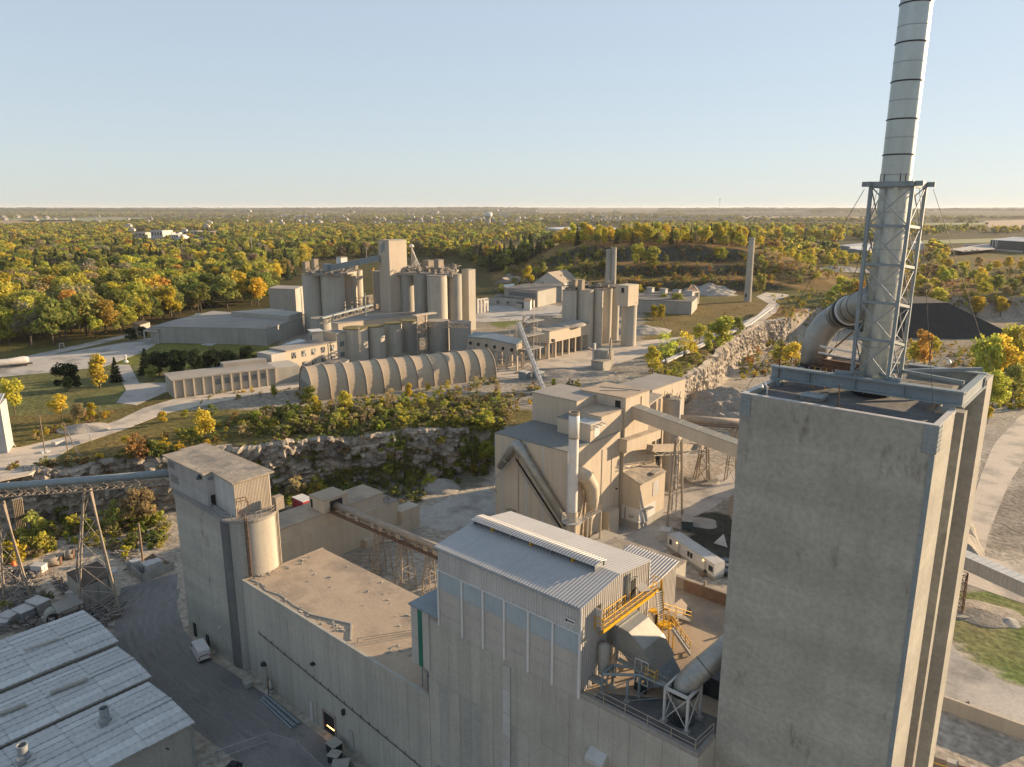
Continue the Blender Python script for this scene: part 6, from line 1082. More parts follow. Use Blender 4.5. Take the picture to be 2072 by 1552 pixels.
# grey box building and flat warehouse
t_, pts = roofblock('windowless_block', 'grey windowless block left of the rear silos', 'building', [(543, 583), (597, 585), (612, 578.5), (560, 577)], 28.2, ZP, M['silodark'], M['tarroof']); p = at(572, 634, ZP+7.5); rod('flue', Vector((p.x, p.y, ZP+8)), Vector((p.x, p.y, ZP+10)), .4, M['cladgrey'], t_); q = at(571, 600, 26); 
t_, pts = roofblock('flat_warehouse', 'broad flat roofed grey warehouse with loading doors beyond the lawn', 'warehouse', [(303, 662), (345, 661), (505, 664), (537, 666), (612, 641), (430, 629), (350, 648)], ZP+7.2, ZP, M['silodark'], M['tarroof'])
FW = t_; prism('upper_deck', [(p.x, p.y) for p in (at(468, 639, ZP+7.2), at(584, 648, ZP+7.2), at(612, 640, ZP+7.2), at(545, 632, ZP+7.2))], ZP+7.201, ZP+9.2, M['facade'], FW)
d0, d1 = at(310, 693, ZP), at(537, 697, ZP); dv2 = (d1-d0).normalized(); n_ = Vector((dv2.y, -dv2.x, 0)); n_ = -n_ if n_.dot(d0) > 0 else n_; ln2 = (d1-d0).length
for t, w_, h_ in ((.06, 4.6, 4.6), (.52, 3.6, 4.4), (.88, 3.6, 4.4)): p = d0+dv2*(ln2*t); MB().prism([(x_.x, x_.y) for x_ in (p+n_*.4, p+dv2*w_+n_*.4, p+dv2*w_+n_*.5, p+n_*.5)], ZP, ZP+h_).out('loading_door', M['bluegrey'], FW); [beam('door_post', p+dv2*o+n_*.6, p+dv2*o+n_*.6+Vector((0, 0, h_+.3)), .3, .3, M['cladbeige'], FW) for o in (0, w_)]
cpy = at(302, 693, ZP)+n_*3; 
for k, o in enumerate((0, 6)): beam('canopy_post', cpy+dv2*o, cpy+dv2*o+Vector((0, 0, 5.6)), .5, .5, M['cladbeige'], FW)
beam('canopy_beam', cpy+Vector((0, 0, 5.6)), cpy+dv2*6.4+Vector((0, 0, 5.6)), .7, .6, M['cladbeige'], FW); prism('canopy_roof', [(x_.x, x_.y) for x_ in (cpy, cpy+dv2*6.4, cpy+dv2*6.4-n_*3.4, cpy-n_*3.4)], ZP+5.91, ZP+6.2, M['tarroof'], FW)
for px in (398, 404): p = at(px, 641, ZP+7.2); lathe('roof_fan', p, [(.5, 0), (.5, 1.2), (.8, 1.3), (0, 1.7)], M['white'], FW, 10)
sg2 = thing('pier_wall', 'sunlit wedge-shaped wing wall at the warehouse corner', 'wall', d1); MB().prism([(x_.x, x_.y) for x_ in (d1+n_*.3, d1+dv2*.8+n_*.3, d1+dv2*1.2-n_*2.4, d1-n_*2.4)], ZP+4, ZP+8.2).out('slab', M['cladtan'], sg2); beam('post', d1+n_*.2+dv2*.3, d1+n_*.2+dv2*.3+Vector((0, 0, 4.2)), .5, .5, M['cladtan'], sg2)
prism('entry_pad', [(x_.x, x_.y) for x_ in P((407, 698), (430, 692), (444, 694), (428, 700))], ZP, ZP+.25, M['cladgrey'], FW)
t_, pts = roofblock('gate_house', 'small brown flat roofed hut behind two dark trees', 'hut', [(267, 654), (283, 657), (303, 651), (290, 648)], ZP+4, ZP, M['silodark'], M['roof_red'])
# long low shed with buttresses
la, lb3 = at(352, 806, ZP), at(560, 778, ZP); lv = (lb3-la).normalized(); ll = (lb3-la).length; n_ = Vector((-lv.y, lv.x, 0)); n_ = -n_ if n_.dot(la) < 0 else n_; zt3 = zup(la, 768)
bs_ = thing('buttressed_shed', 'long low concrete shed with upright buttresses along the dirt road', 'shed', la)
fp = [(x_.x, x_.y) for x_ in (la, la+lv*(ll+8), la+lv*(ll+8)+n_*11, la+n_*11)]; prism('walls', fp, ZP-.2, zt3-.4, M['facade'], bs_); prism('roof', [(x_.x, x_.y) for x_ in (la-n_*.5-lv*.4, la+lv*ll-n_*.5, la+lv*ll+n_*11.3, la-lv*.4+n_*11.3)], zt3-.399, zt3, M['tarroof'], bs_)
for k in range(12):
    p = la+lv*(ll*(k+.05)/11.2); MB().prism([(x_.x, x_.y) for x_ in (p-n_*.6, p+lv*.45-n_*.6, p+lv*.45+n_*.02, p+n_*.02)], ZP, zt3-.45).out('buttress', M['cladtan'], bs_)
    if 4 <= k <= 9: q = p+lv*(ll/11.2*.35); MB().prism([(x_.x, x_.y) for x_ in (q-n_*.06, q+lv*1.6-n_*.06, q+lv*1.6, q)], ZP+2.6, ZP+4.4).out('window', M['paleglass'], bs_)
prism('rear_roof', [(x_.x, x_.y) for x_ in (la+lv*ll*.55+n_*9, la+lv*ll+n_*9, la+lv*ll+n_*13, la+lv*ll*.55+n_*13)], ZP, zt3+1.2, M['tarroof'], bs_)
# two-storey windowed mill
mill = thing('windowed_mill', 'two-storey old mill with broken windows below the lower silos', 'building', at(586, 748, ZP))
ma, mb2 = at(585, 754, ZP-2), at(706, 720, ZP-0); zt4 = ZP+8.6; ma = at(578, 709, zt4); mb2 = at(681, 690, zt4); ma.z = mb2.z = 0; mv = (mb2-ma).normalized(); ml = (mb2-ma).length; n_ = Vector((-mv.y, mv.x, 0)); n_ = -n_ if n_.dot(ma) < 0 else n_
prism('walls', [(x_.x, x_.y) for x_ in (ma, mb2, mb2+n_*9, ma+n_*9)], ZP-.2, zt4-.3, M['cladtan'], mill); prism('roof', [(x_.x, x_.y) for x_ in (ma-n_*.3-mv*.3, mb2-n_*.3, mb2+n_*9.2, ma-mv*.3+n_*9.2)], zt4-.299, zt4, M['tarroof'], mill)
for k in range(5):
    for z_, h_ in ((ZP+5.2, 2.2), (ZP+1.2, 2.2)):
        p = ma+mv*(ml*(.1+k*.19)); w_ = MB().prism([(x_.x, x_.y) for x_ in (p-n_*.08, p+mv*1.9-n_*.08, p+mv*1.9, p)], z_, z_+h_).out('window', M['paleglass'], mill)
        for m_ in range(3): q = p+mv*(.1+.62*m_)-n_*.12; MB().prism([(x_.x, x_.y) for x_ in (q, q+mv*.5, q+mv*.5+n_*.04, q+n_*.04)], z_+.15+(.9 if (m_+k) % 2 else 0), z_+1.0+(.9 if (m_+k) % 2 else 0)).out('pane', M['cladgrey'] if (m_*k) % 3 else M['dark'], w_)
st_a = mb2; prism('stair_block', [(x_.x, x_.y) for x_ in (mb2, mb2+mv*6.0, mb2+mv*6+n_*8, mb2+n_*8)], ZP-.2, zt4+2.6, M['cladtan'], mill); prism('stair_roof', [(x_.x, x_.y) for x_ in (mb2-n_*.2, mb2+mv*6.2-n_*.2, mb2+mv*6.2+n_*8.2, mb2+n_*8.2)], zt4+2.601, zt4+2.9, M['tarroof'], mill)
for z_ in (ZP+2.2, ZP+6.2): p = mb2+mv*1.5; MB().prism([(x_.x, x_.y) for x_ in (p-n_*.08, p+mv*2-n_*.08, p+mv*2, p)], z_, z_+1.9).out('window', M['paleglass'], mill)
prism('white_wing', [(x_.x, x_.y) for x_ in (ma-mv*6, ma-mv*.01, ma-mv*.01+n_*8, ma-mv*6+n_*8)], ZP-.2, zt4-.6, M['cladbeige'], mill)
p = at(632, 692, zt4); prism('roof_cabin', [(p.x-2, p.y), (p.x+2.6, p.y-1.6), (p.x+4, p.y+2), (p.x-.6, p.y+3.6)], zt4, zt4+4.2, M['silodark'], mill); prism('cabin_roof', [(p.x-2.4, p.y-.3), (p.x+2.8, p.y-2), (p.x+4.4, p.y+2.2), (p.x-.8, p.y+4)], zt4+4.201, zt4+4.5, M['white'], mill); box('cabin_window', (p.x+.8, p.y-1.2, zt4+1.2), (p.x+1.6, p.y-.7, zt4+2.8), M['dark'], mill)
t_, pts = roofblock('lean_roof_wing', 'low dark wing with sloped roof in front of the windowed mill', 'building', [(600, 748), (690, 722), (706, 728), (640, 756)], ZP+3.2, ZP, M['silodark'], M['dirtroof'])
rub = heap('debris_heap', 'pale heap of sacks and scrap behind the windowed mill', at(612, 703, ZP), 8, 3.4, M['white'], seed=31, ecc=1.4, rag=.9)
# lower silo row with mossy tops
moss = mk('mossy_roof', (.20, .16, .06), (.13, .12, .05), ns=.8, fine=.3)
for i, (px, py, w, mt, lb2) in enumerate(((719, 667, 50, 'silo', 'nearest low silo with mossy top beside the windowed mill'), (759, 662, 38, 'silo', 'second low silo with mossy top'), (795, 656, 36, 'silo', 'third low silo, dappled with light'), (828, 651, 34, 'silodark', 'fourth low silo behind the steel lattice tower'), (886, 652, 46, 'silodark', 'broad dark low silo right of the lattice tower'), (931, 655, 44, 'silodark', 'last dark low silo beside the bent gallery'))):
    cyl('low_silo', lb2, 'silo', px, py, ZP+12.4, w, M[mt], 'lower silo row', roof=moss if i < 4 else M['dirtroof'])
t_, c, r = cyl('low_silo', 'grey low silo behind the windowed mill, left end', 'silo', 649, 646, ZP+14, 40, M['silodark'], 'lower silo row')
p = at(728, 664, ZP+12.4); ldr = thing('silo_ladder', 'caged ladder column up the nearest low silo', 'ladder', (p.x, p.y, ZP)); q = at(728, 668, ZP+12.4); 
for s in (-.35, .35): rod('stile', (q.x+s, q.y-.4, ZP), (q.x+s, q.y-.4, ZP+13.6), .12, M['cladtan'], ldr)
for k in range(12): rod('rung', (q.x-.35, q.y-.4, ZP+1+k), (q.x+.35, q.y-.4, ZP+1+k), .07, M['cladtan'], ldr)
t_, pts = roofblock('long_gallery_house', 'long low roof house running behind the mossy silos', 'building', [(669, 652), (684, 655), (800, 640), (880, 634), (870, 622), (720, 630)], ZP+9.5, ZP, M['cladtan'], M['tarroof'])
for k in range(5): p = at(712+k*22, 655-k*2.6, ZP+8); box('window', p-Vector((.3, .3, 0)), p+Vector((.3, .3, 1.4)), M['dark'], t_)
lt = thing('lattice_tower', 'pale steel lattice tower standing in front of the lower silos', 'tower', at(853, 722, ZP)); fe = [at(846, 722, ZP), at(863, 718, ZP), at(866, 712, ZP), at(848, 715, ZP)]; zl = zup(fe[0], 640); lattice(lt, fe, [Vector((p.x, p.y, zl)) for p in fe], 5, .25, .11, M['dusty'], faces=((0, 1), (1, 2), (3, 0)))
box('cabin_roof', Vector((fe[0].x-2.5, fe[0].y-.5, zl)), Vector((fe[1].x+.6, fe[2].y+1, zl+.4)), M['cladtan'], lt); prism('cabin', [(p.x, p.y) for p in fe], zl-3.4, zl-.01, M['dusty'], lt); tr2 = MB(); sd_ = Vector((.3, .9, 0)); truss(tr2, Vector((fe[1].x, fe[1].y, zl-3)), at(945, 655, ZP+15), 10, .8, 1.6, .22); tr2.out('boom_truss', M['dusty'], lt)
ct = thing('conveyor_wreck', 'rusty collapsed conveyor lying over the long roof house', 'conveyor', at(745, 632, ZP+16)); q0, q1 = at(650, 645, ZP+16.5), at(752, 618, ZP+18); tr2 = MB(); truss(tr2, q0, q1, 14, .9, 1.8, .22); tr2.out('boom_truss', CL, ct); beam('belt_cover', q0+Vector((0, 0, .3)), q1+Vector((0, 0, .3)), 1.4, .5, M['bluegrey'], ct); rod('mast', at(740, 640, ZP+16), at(740, 640, ZP+16)+Vector((0, 0, 9)), .25, M['bluegrey'], ct)
clutter('pipe_tangle', 'tangle of rusty pipework between the two rear silo groups', [(690, 640), (760, 632), (790, 625), (770, 606), (730, 604)], ZP+10, 160, 8, CL)
# quonset
qn = thing('ribbed_vault', 'long tan ribbed barrel-vault storage hall on the plateau edge', 'hall', at(800, 770, ZP))
qa, qb = at(633, 812, ZP), at(1004, 766, ZP); qv = (qb-qa).normalized(); ql = (qb-qa).length; n_ = Vector((-qv.y, qv.x, 0)); n_ = -n_ if n_.dot(qa) < 0 else n_; qw, qh = 15.5, 9.2; nbay = 11
def arch(t): a_ = math.pi*t; return qw/2*(1-math.cos(a_)), qh*math.sin(a_)**.8
ns_ = 16
for k in range(nbay):
    b = MB(); vs_ = []
    for e_ in (0, .5, 1):
        for j in range(ns_+1):
            o, z_ = arch(j/ns_); sag = .35*math.sin(math.pi*e_); p = qa+qv*(ql*(k+e_*.97)/nbay)+n_*(o+(sag if o < qw/2 else -sag)*.6); vs_.append((p.x, p.y, ZP+z_*(1-sag*.04)))
    m_ = ns_+1; b.add(vs_, [(i*m_+j, (i+1)*m_+j, (i+1)*m_+j+1, i*m_+j+1) for i in range(2) for j in range(ns_)]); b.out('roof_bay', M['vault'], qn, True)
for k in range(nbay+1):
    pts = []; p0 = qa+qv*(ql*(k-.015)/nbay)
    for j in range(ns_+1): o, z_ = arch(j/ns_); p = p0+n_*(o+(-.18 if o < qw/2 else .18)); pts.append((p.x, p.y, ZP+z_+.15))
    tube('arch_rib', pts, .24, M['dusty'], qn, 6)
b = MB(); vs_ = []
for j in range(ns_+1): o, z_ = arch(j/ns_); p = qa+n_*o+qv*.1; vs_.append((p.x, p.y, ZP+z_))
b.add(vs_, [tuple(range(ns_+1))]); b.out('end_wall', M['silodark'], qn)
for i in range(5): o = 2.5+i*2.6; p = qa+n_*o-qv*.1; box('end_window', Vector((p.x-.05, p.y-.05, ZP+1.5)), Vector((p.x+.9, p.y+.6, ZP+4.2)), M['paleglass'], qn)
# bent gallery house, loading hall, bin row
pa, pb, pc_ = at(946, 684, ZP+9), at(985, 686, ZP+9), at(1046, 700, ZP+9)
bg_ = thing('bent_gallery', 'bent grey roofed gallery house on concrete posts', 'building', (pb.x, pb.y, ZP)); dp = C(.35, .94)*6
for p, q in ((pa, pb), (pb, pc_)):
    prism('gallery_walls', [(x_.x, x_.y) for x_ in (p, q, q+dp, p+dp)], ZP+5.4, ZP+9.2, M['cladtan'], bg_); prism('gallery_roof', [(x_.x, x_.y) for x_ in (p-dp*.08, q-dp*.08, q+dp*1.08, p+dp*1.08)], [ZP+9.201]*4, [ZP+9.6, ZP+9.6, ZP+10.4, ZP+10.4], M['bluegrey'], bg_)
for k in range(6): p = pa.lerp(pc_, (k+.4)/6)-C(.1, .4); box('window', Vector((p.x-.35, p.y-.35, ZP+6.8)), Vector((p.x+.35, p.y+.35, ZP+7.9)), M['dark'], bg_)
for k in range(6): p = pa.lerp(pc_, k/5); [beam('post', Vector((x_.x, x_.y, ZP)), Vector((x_.x, x_.y, ZP+5.4)), .6, .6, M['cladtan'], bg_) for x_ in (p, p+dp*.9)]
for k in range(3): p = pa.lerp(pc_, .45+k*.18); q = pa.lerp(pc_, .45+k*.18+.18); beam('tie_beam', Vector((p.x, p.y, ZP+2.8)), Vector((q.x, q.y, ZP+2.8)), .35, .4, M['cladtan'], bg_)
ha, hb2, hc = at(1111, 727, ZP), at(1191, 706, ZP), at(1024+60, 716, ZP); hv = (hb2-ha).normalized(); hl_ = (hb2-ha).length; n_ = Vector((-hv.y, hv.x, 0)); n_ = -n_ if n_.dot(ha) < 0 else n_; zt5 = zup(ha, 683); zs = zup(ha, 700)
lh = thing('post_loading_hall', 'open loading hall raised on a row of concrete posts', 'hall', ha)
prism('upper_walls', [(x_.x, x_.y) for x_ in (ha, hb2, hb2+n_*9, ha+n_*9)], zs+1.0, zt5+2.2, M['cladtan'], lh); prism('roof', [(x_.x, x_.y) for x_ in (ha-n_*.2, hb2-n_*.2, hb2+n_*9.2, ha+n_*9.2)], zt5+2.201, zt5+2.5, M['dirtroof'], lh)
for k in range(7): p = ha+hv*(hl_*k/6.1); [beam('post', Vector((x_.x, x_.y, ZP)), Vector((x_.x, x_.y, zs+1.0)), .6, .6, M['cladtan'], lh) for x_ in (p+n_*.35, p+n_*5)]
prism('back_wall', [(x_.x, x_.y) for x_ in (ha+hv*hl_*.5+n_*7, hb2+n_*7, hb2+n_*7.4, ha+hv*hl_*.5+n_*7.4)], ZP, zs+.99, M['silodark'], lh)
ba = ha-hv*.05; bx = at(1081, 717, ZP); bn = thing('bin_hall', 'square tan bin hall on posts left of the loading hall', 'hall', bx); bv = hv*(-1); wv = C(-.94, .1)*7.0
prism('upper_walls', [(x_.x, x_.y) for x_ in (ha-hv*.01, ha+n_*9-hv*.01, ha+n_*9+wv, ha+wv)], zs+1.2, zt5+2.0, M['cladtan'], bn); heap('crushed_roof', 'collapsed grey roof heap on top of the square bin hall', ha+wv*.5+n_*4.5+Vector((0, 0, zt5+2.0-ZP)), 4.8, 2.0, M['rubble'], seed=41)
for o in (.02, .5, .98):
    for s in (.05, .5): p = ha+wv*o+n_*9*s; beam('post', Vector((p.x, p.y, ZP)), Vector((p.x, p.y, zs+1.2)), .6, .6, M['cladtan'], bn)
for k in range(5): p = ha+wv*(.2+.16*k)+n_*3; lathe('hopper_leg', Vector((p.x, p.y, ZP)), [(.5, 0), (.5, 3.5), (1.2, 5.5)], M['cladgrey'], bn, 10)
for z_ in (1.8, 2.4): box('window', Vector((ha.x+1, ha.y-.3, zs+z_)), Vector((ha.x+2.4, ha.y+.6, zs+z_+.4)), M['dark'], bn)
heap('crushed_roof', 'broken concrete slabs along the loading hall roof edge', ha+hv*(hl_*.72)+n_*3+Vector((0, 0, zt5+2.5-ZP)), 5, 1.6, M['gravel'], seed=42, ecc=1.7, rz=math.atan2(hv.y, hv.x), rag=1.2)
t_, pts = roofblock('flat_hut', 'low flat roofed hut at the foot of the middle silos', 'hut', [(1117, 642), (1140, 645), (1165, 641), (1135, 636)], ZP+10.5, ZP, M['cladtan'], M['dirtroof'])
# middle silo group
Z3 = 37.
t_, pts = roofblock('silo_shaft', 'square concrete shaft at the left of the middle silos', 'tower', [(1138, 587), (1166, 588), (1180, 582), (1150, 580)], Z3, ZP, M['silo'], M['dirtroof'])
for px, py, w, lb2 in ((1184, 588, 35, 'big front silo of the middle group with a bright edge'), (1211, 586, 20, 'slim silo of the middle group lit at its foot'), (1230, 582, 19, 'third silo of the middle group'), (1246, 580, 17, 'rearmost shaded silo of the middle group')): cyl('cement_silo', lb2, 'silo', px, py, Z3, w, M['silo'], 'middle cement silos')
clutter('roof_machinery', 'railings and pipes on the middle silos', [(1140, 586), (1250, 584), (1252, 576), (1150, 579)], Z3+.3, 130, 2.2, CL)
for px, py, lb2 in ((1163, 586, 'left filter box on the middle silos'), (1176, 587, 'right filter box on the middle silos')): p = at(px, py, Z3); t_ = thing('filter_box', lb2, 'machine', p, 'boxes on the silo tops'); box('casing', p-Vector((1, 1, .2)), p+Vector((1, 1, 4)), M['dusty'], t_); box('cap', p+Vector((-1.15, -1.15, 4.001)), p+Vector((1.15, 1.15, 4.3)), M['dirtroof'], t_)
t_, c, r = cyl('hopper_silo', 'separate round silo carrying a square hopper head', 'silo', 1274, 613, 31.5, 31, M['silo'])
zt6 = 38.5; dR = C(.656, .755)*8; dL = C(-.755, .656)*5.6; f1 = at(1270, 615, 31.5); f1 = f1-C(.0, .6); prism('hopper_head', [(x_.x, x_.y) for x_ in (f1, f1+dR, f1+dR+dL, f1+dL)], 30.5, zup(f1, 578), M['cladtan'], t_); p = f1+dL*.45-C(.1, .2); box('window', Vector((p.x-.5, p.y-.4, 36)), Vector((p.x+.3, p.y+.2, 38)), M['dark'], t_); p = at(1277, 690, ZP); box('doorway', Vector((p.x-.8, p.y-.4, ZP)), Vector((p.x+.8, p.y+.4, ZP+2.6)), M['dark'], t_)
# old chimneys
def oldchim(label, px, pyb, pyt, w0, w1, mt, zb=ZP):
    p = at(px, pyb, zb); h_ = zup(p, pyt)-zb; m_ = mpp(p); t_ = thing('old_chimney', label, 'chimney', p); r0, r1 = w0*m_/2, w1*m_/2; c = p+Vector((p.x, p.y, 0)).normalized()*r0
    lathe('shaft', (c.x, c.y, zb-.3), [(r0, 0), (r1, h_*.97)], mt, t_, 12, False); lathe('cap_band', (c.x, c.y, zb-.3+h_*.965), [(r1+.02, 0), (r1+.2, .3), (r1+.1, h_*.035), (r1*.7, h_*.035), (r1*.6, 0)], M['silodark'], t_, 12); box('foot_door', (c.x-.8, c.y-r0-.15, zb+3), (c.x+.3, c.y-r0+.6, zb+5), M['dark'], t_); return t_
oldchim('tall octagonal concrete chimney standing alone in the meadow', 1512, 611, 480, 15, 11.5, M['facade']); oldchim('twin old chimney behind the middle silos, pink edged right one', 1239, 606, 500, 13, 11, M['facade']); oldchim('twin old chimney behind the middle silos, left one', 1229, 606, 504, 12, 10, M['silodark'])
# old brick works behind
t_, pts = roofblock('old_works', 'long grey old works hall with a dark flat roof beyond the yard', 'building', [(1020, 583), (1088, 589), (1146, 577), (1135, 573), (1060, 574)], ZP+9.5, ZP, M['silodark'], M['darkroof']); OW = t_
p0, p1 = at(1037, 592, ZP+6), at(1084, 596, ZP+6); dv3 = (p1-p0).normalized(); n_ = Vector((dv3.y, -dv3.x, 0)); n_ = -n_ if n_.dot(p0) > 0 else n_
for k in range(9): p = pts[0].lerp(pts[1], .15+k*.09); MB().prism([(x_.x, x_.y) for x_ in (p+n_*.1, p+dv3*2.4+n_*.1, p+dv3*2.4, p)], ZP+5.5, ZP+8).out('window', M['paleglass'], OW)
t_, pts = roofblock('old_works_annex', 'low pale annex with square windows before the old works hall', 'building', [(990, 602), (1010, 601), (1080, 607), (1090, 603), (1020, 595)], ZP+4.6, ZP, M['cladbeige'], M['darkroof'])
for k in range(4): p = pts[0].lerp(pts[2], .2+k*.22)-C(0, .3); box('window', Vector((p.x-.8, p.y-.5, ZP+1.2)), Vector((p.x+.8, p.y+.5, ZP+3.2)), M['paleglass'], t_)
def gable(name, label, cat, pxl, pxr, pyb, pyeave, pyridge, dcam, wall, roof, zb=ZP, group=None, ridge='depth'):
    a_, c_ = at(pxl, pyb, zb), at(pxr, pyb, zb); ze = zup(a_, pyeave); zr = zup((a_+c_)/2, pyridge); d_ = C(*dcam); m_ = (a_+c_)/2; t_ = thing(name, label, cat, m_, group)
    e1, e2 = a_+d_, c_+d_; Zv = lambda p, z_: (p.x, p.y, z_)
    if ridge == 'depth':
        v_ = [Zv(a_, zb-.2), Zv(c_, zb-.2), Zv(e2, zb-.2), Zv(e1, zb-.2), Zv(a_, ze), Zv(c_, ze), Zv(e2, ze), Zv(e1, ze), Zv(m_, zr), Zv(m_+d_, zr)]
        MB().add(v_, [(0, 1, 5, 8, 4), (2, 3, 7, 9, 6), (1, 2, 6, 5), (3, 0, 4, 7), (3, 2, 1, 0), (4, 8, 9, 7), (8, 5, 6, 9)]).out('walls', wall, t_)
        o = (c_-a_).normalized()*.4; dd_ = d_.normalized()*.4; u_ = Vector((0, 0, .12)); lo_ = Vector((0, 0, -.15))
        MB().add([Vector(v_[4])-o-dd_+lo_+u_, Vector(v_[8])-dd_+u_, Vector(v_[9])+dd_+u_, Vector(v_[7])-o+dd_+lo_+u_], [(0, 1, 2, 3)]).out('roof_slope', roof, t_); MB().add([Vector(v_[8])-dd_+u_, Vector(v_[5])+o-dd_+lo_+u_, Vector(v_[6])+o+dd_+lo_+u_, Vector(v_[9])+dd_+u_], [(0, 1, 2, 3)]).out('roof_slope', roof, t_)
    else:
        l_, r_ = a_+d_*.5, c_+d_*.5; v_ = [Zv(a_, zb-.2), Zv(c_, zb-.2), Zv(e2, zb-.2), Zv(e1, zb-.2), Zv(a_, ze), Zv(c_, ze), Zv(e2, ze), Zv(e1, ze), Zv(l_, zr), Zv(r_, zr)]
        MB().add(v_, [(0, 1, 5, 4), (1, 2, 6, 9, 5), (2, 3, 7, 6), (3, 0, 4, 8, 7), (3, 2, 1, 0), (4, 5, 9, 8), (8, 9, 6, 7)]).out('walls', wall, t_); u_ = Vector((0, 0, .12)); o = (c_-a_).normalized()*.4
        MB().add([Vector(v_[4])-o+u_, Vector(v_[5])+o+u_, Vector(v_[9])+o+u_, Vector(v_[8])-o+u_], [(0, 1, 2, 3)]).out('roof_slope', roof, t_); MB().add([Vector(v_[8])-o+u_, Vector(v_[9])+o+u_, Vector(v_[6])+o+u_, Vector(v_[7])-o+u_], [(0, 1, 2, 3)]).out('roof_slope', roof, t_)
    return t_
g_ = gable('gabled_works', 'pale gabled works end with faded lettering strips above the old works hall', 'building', 1076, 1140, 590, 574, 551.5, (14, 26), M['cladgrey'], M['dusty'])
for k in range(3): p = at(1100, 570, ZP+11); box('faded_lettering', p+Vector((k*2.2-3, -1.0+k*.2, 1.0-.9*(k % 2))), p+Vector((k*2.2-1.2, -.9+k*.2, 1.5-.9*(k % 2))), M['silodark'], g_)
gable('gabled_shed', 'old brown gabled shed behind the rear silos, front one', 'shed', 1003, 1030, 577, 571, 562, (12, 14), M['silodark'], M['dirtroof'], group='old brown sheds'); gable('gabled_shed', 'old brown gabled shed behind the rear silos, rear one', 'shed', 1012, 1036, 570, 564, 555, (12, 16), M['silodark'], M['dirtroof'], group='old brown sheds')
gable('gabled_shed', 'white roofed shed beside the old works hall', 'shed', 1002, 1030, 590, 584, 577, (8, 10), M['white'], M['white']); gable('gabled_shed', 'grey vaulted shed left of the yellow works tree', 'shed', 1038, 1062, 580, 574, 565, (10, 14), M['silodark'], M['tarroof'])
gable('gabled_house', 'tan roofed ruin with pale gable in the middle yard', 'building', 1060, 1112, 672, 660, 642, (8, 12), M['dusty'], M['dustroof'], ridge='side')
t_, pts = roofblock('white_kiosk', 'small white kiosk with a pink roof before the old works annex', 'kiosk', [(1060, 608), (1073, 609), (1076, 604), (1063, 603)], ZP+5.5, ZP, M['white'], M['brickred']); t_, pts = roofblock('small_hut', 'little pale hut beside the white kiosk', 'hut', [(1044, 613), (1056, 615), (1061, 612), (1050, 610)], ZP+2.8, ZP, M['cladbeige'], M['darkroof'])
fo = thing('frame_ruin', 'pale open concrete frame ruin at the right of the square shaft', 'ruin', at(975, 632, ZP)); 
for k in range(4): p = at(966+k*6.5, 634-k*1.0, ZP); beam('column', p, p+Vector((0, 0, 8 if k < 3 else 5)), 1.1, 1.1, M['cladbeige'], fo)
a, c = at(966, 634, ZP), at(986, 631, ZP); beam('lintel', a+Vector((0, 0, 7.6)), c+Vector((0, 0, 7.6)), 1, .8, M['cladbeige'], fo); beam('lintel', a+Vector((0, 0, 4)), c+Vector((0, 0, 4)), .8, .6, M['cladbeige'], fo); MB().beam(a+Vector((0, 1, 2)), c+Vector((0, 1, 2)), .3, 9).out('infill_wall', M['cladgrey'], fo)
# long dark shed with roof vents, truss portal
t_, pts = roofblock('dark_long_shed', 'long dark roofed shed with a row of ridge vents below the spoil hill', 'shed', [(1290, 606), (1400, 611), (1412, 600), (1400, 592), (1290, 588)], ZP+7, ZP, M['silodark'], M['darkroof'])
for k in range(6): p = at(1262+k*27, 577.5+k*2.4, ZP+9.5); box('ridge_vent', p-Vector((2.0, 1.4, 2.5)), p+Vector((2.0, 1.4, 0)), M['cladgrey'], t_); box('vent_roof', p-Vector((2.3, 1.7, -.001)), p+Vector((2.3, 1.7, .4)), M['silodark'], t_)
po = thing('portal_ruin', 'open gable portal ruin at the end of the long dark shed', 'ruin', at(1400, 617, ZP)); a, c = at(1391, 618, ZP), at(1412, 614, ZP); h_ = 7.4
for p in (a, c): beam('post', p, p+Vector((0, 0, h_)), .9, .9, M['cladtan'], po)
beam('lintel', a+Vector((0, 0, h_)), c+Vector((0, 0, h_)), .9, .9, M['cladtan'], po); beam('sill', a+Vector((0, 0, .4)), c+Vector((0, 0, .4)), .9, .9, M['cladtan'], po); m_ = (a+c)/2+Vector((0, 0, h_+4.4))
for p in (a, c): beam('rafter', p+Vector((0, 0, h_)), m_, .5, .6, M['cladtan'], po)
rod('king_post', (a+c)/2+Vector((0, 0, h_)), m_, .2, M['dusty'], po); tag(MB().add([p for p in (a+C(0, 6), c+C(0, 6), c+C(0, 6)+Vector((0, 0, h_)), m_+C(0, 6), a+C(0, 6)+Vector((0, 0, h_)))], [(0, 1, 2, 3, 4)]).out('back_wall', M['rust'], po))
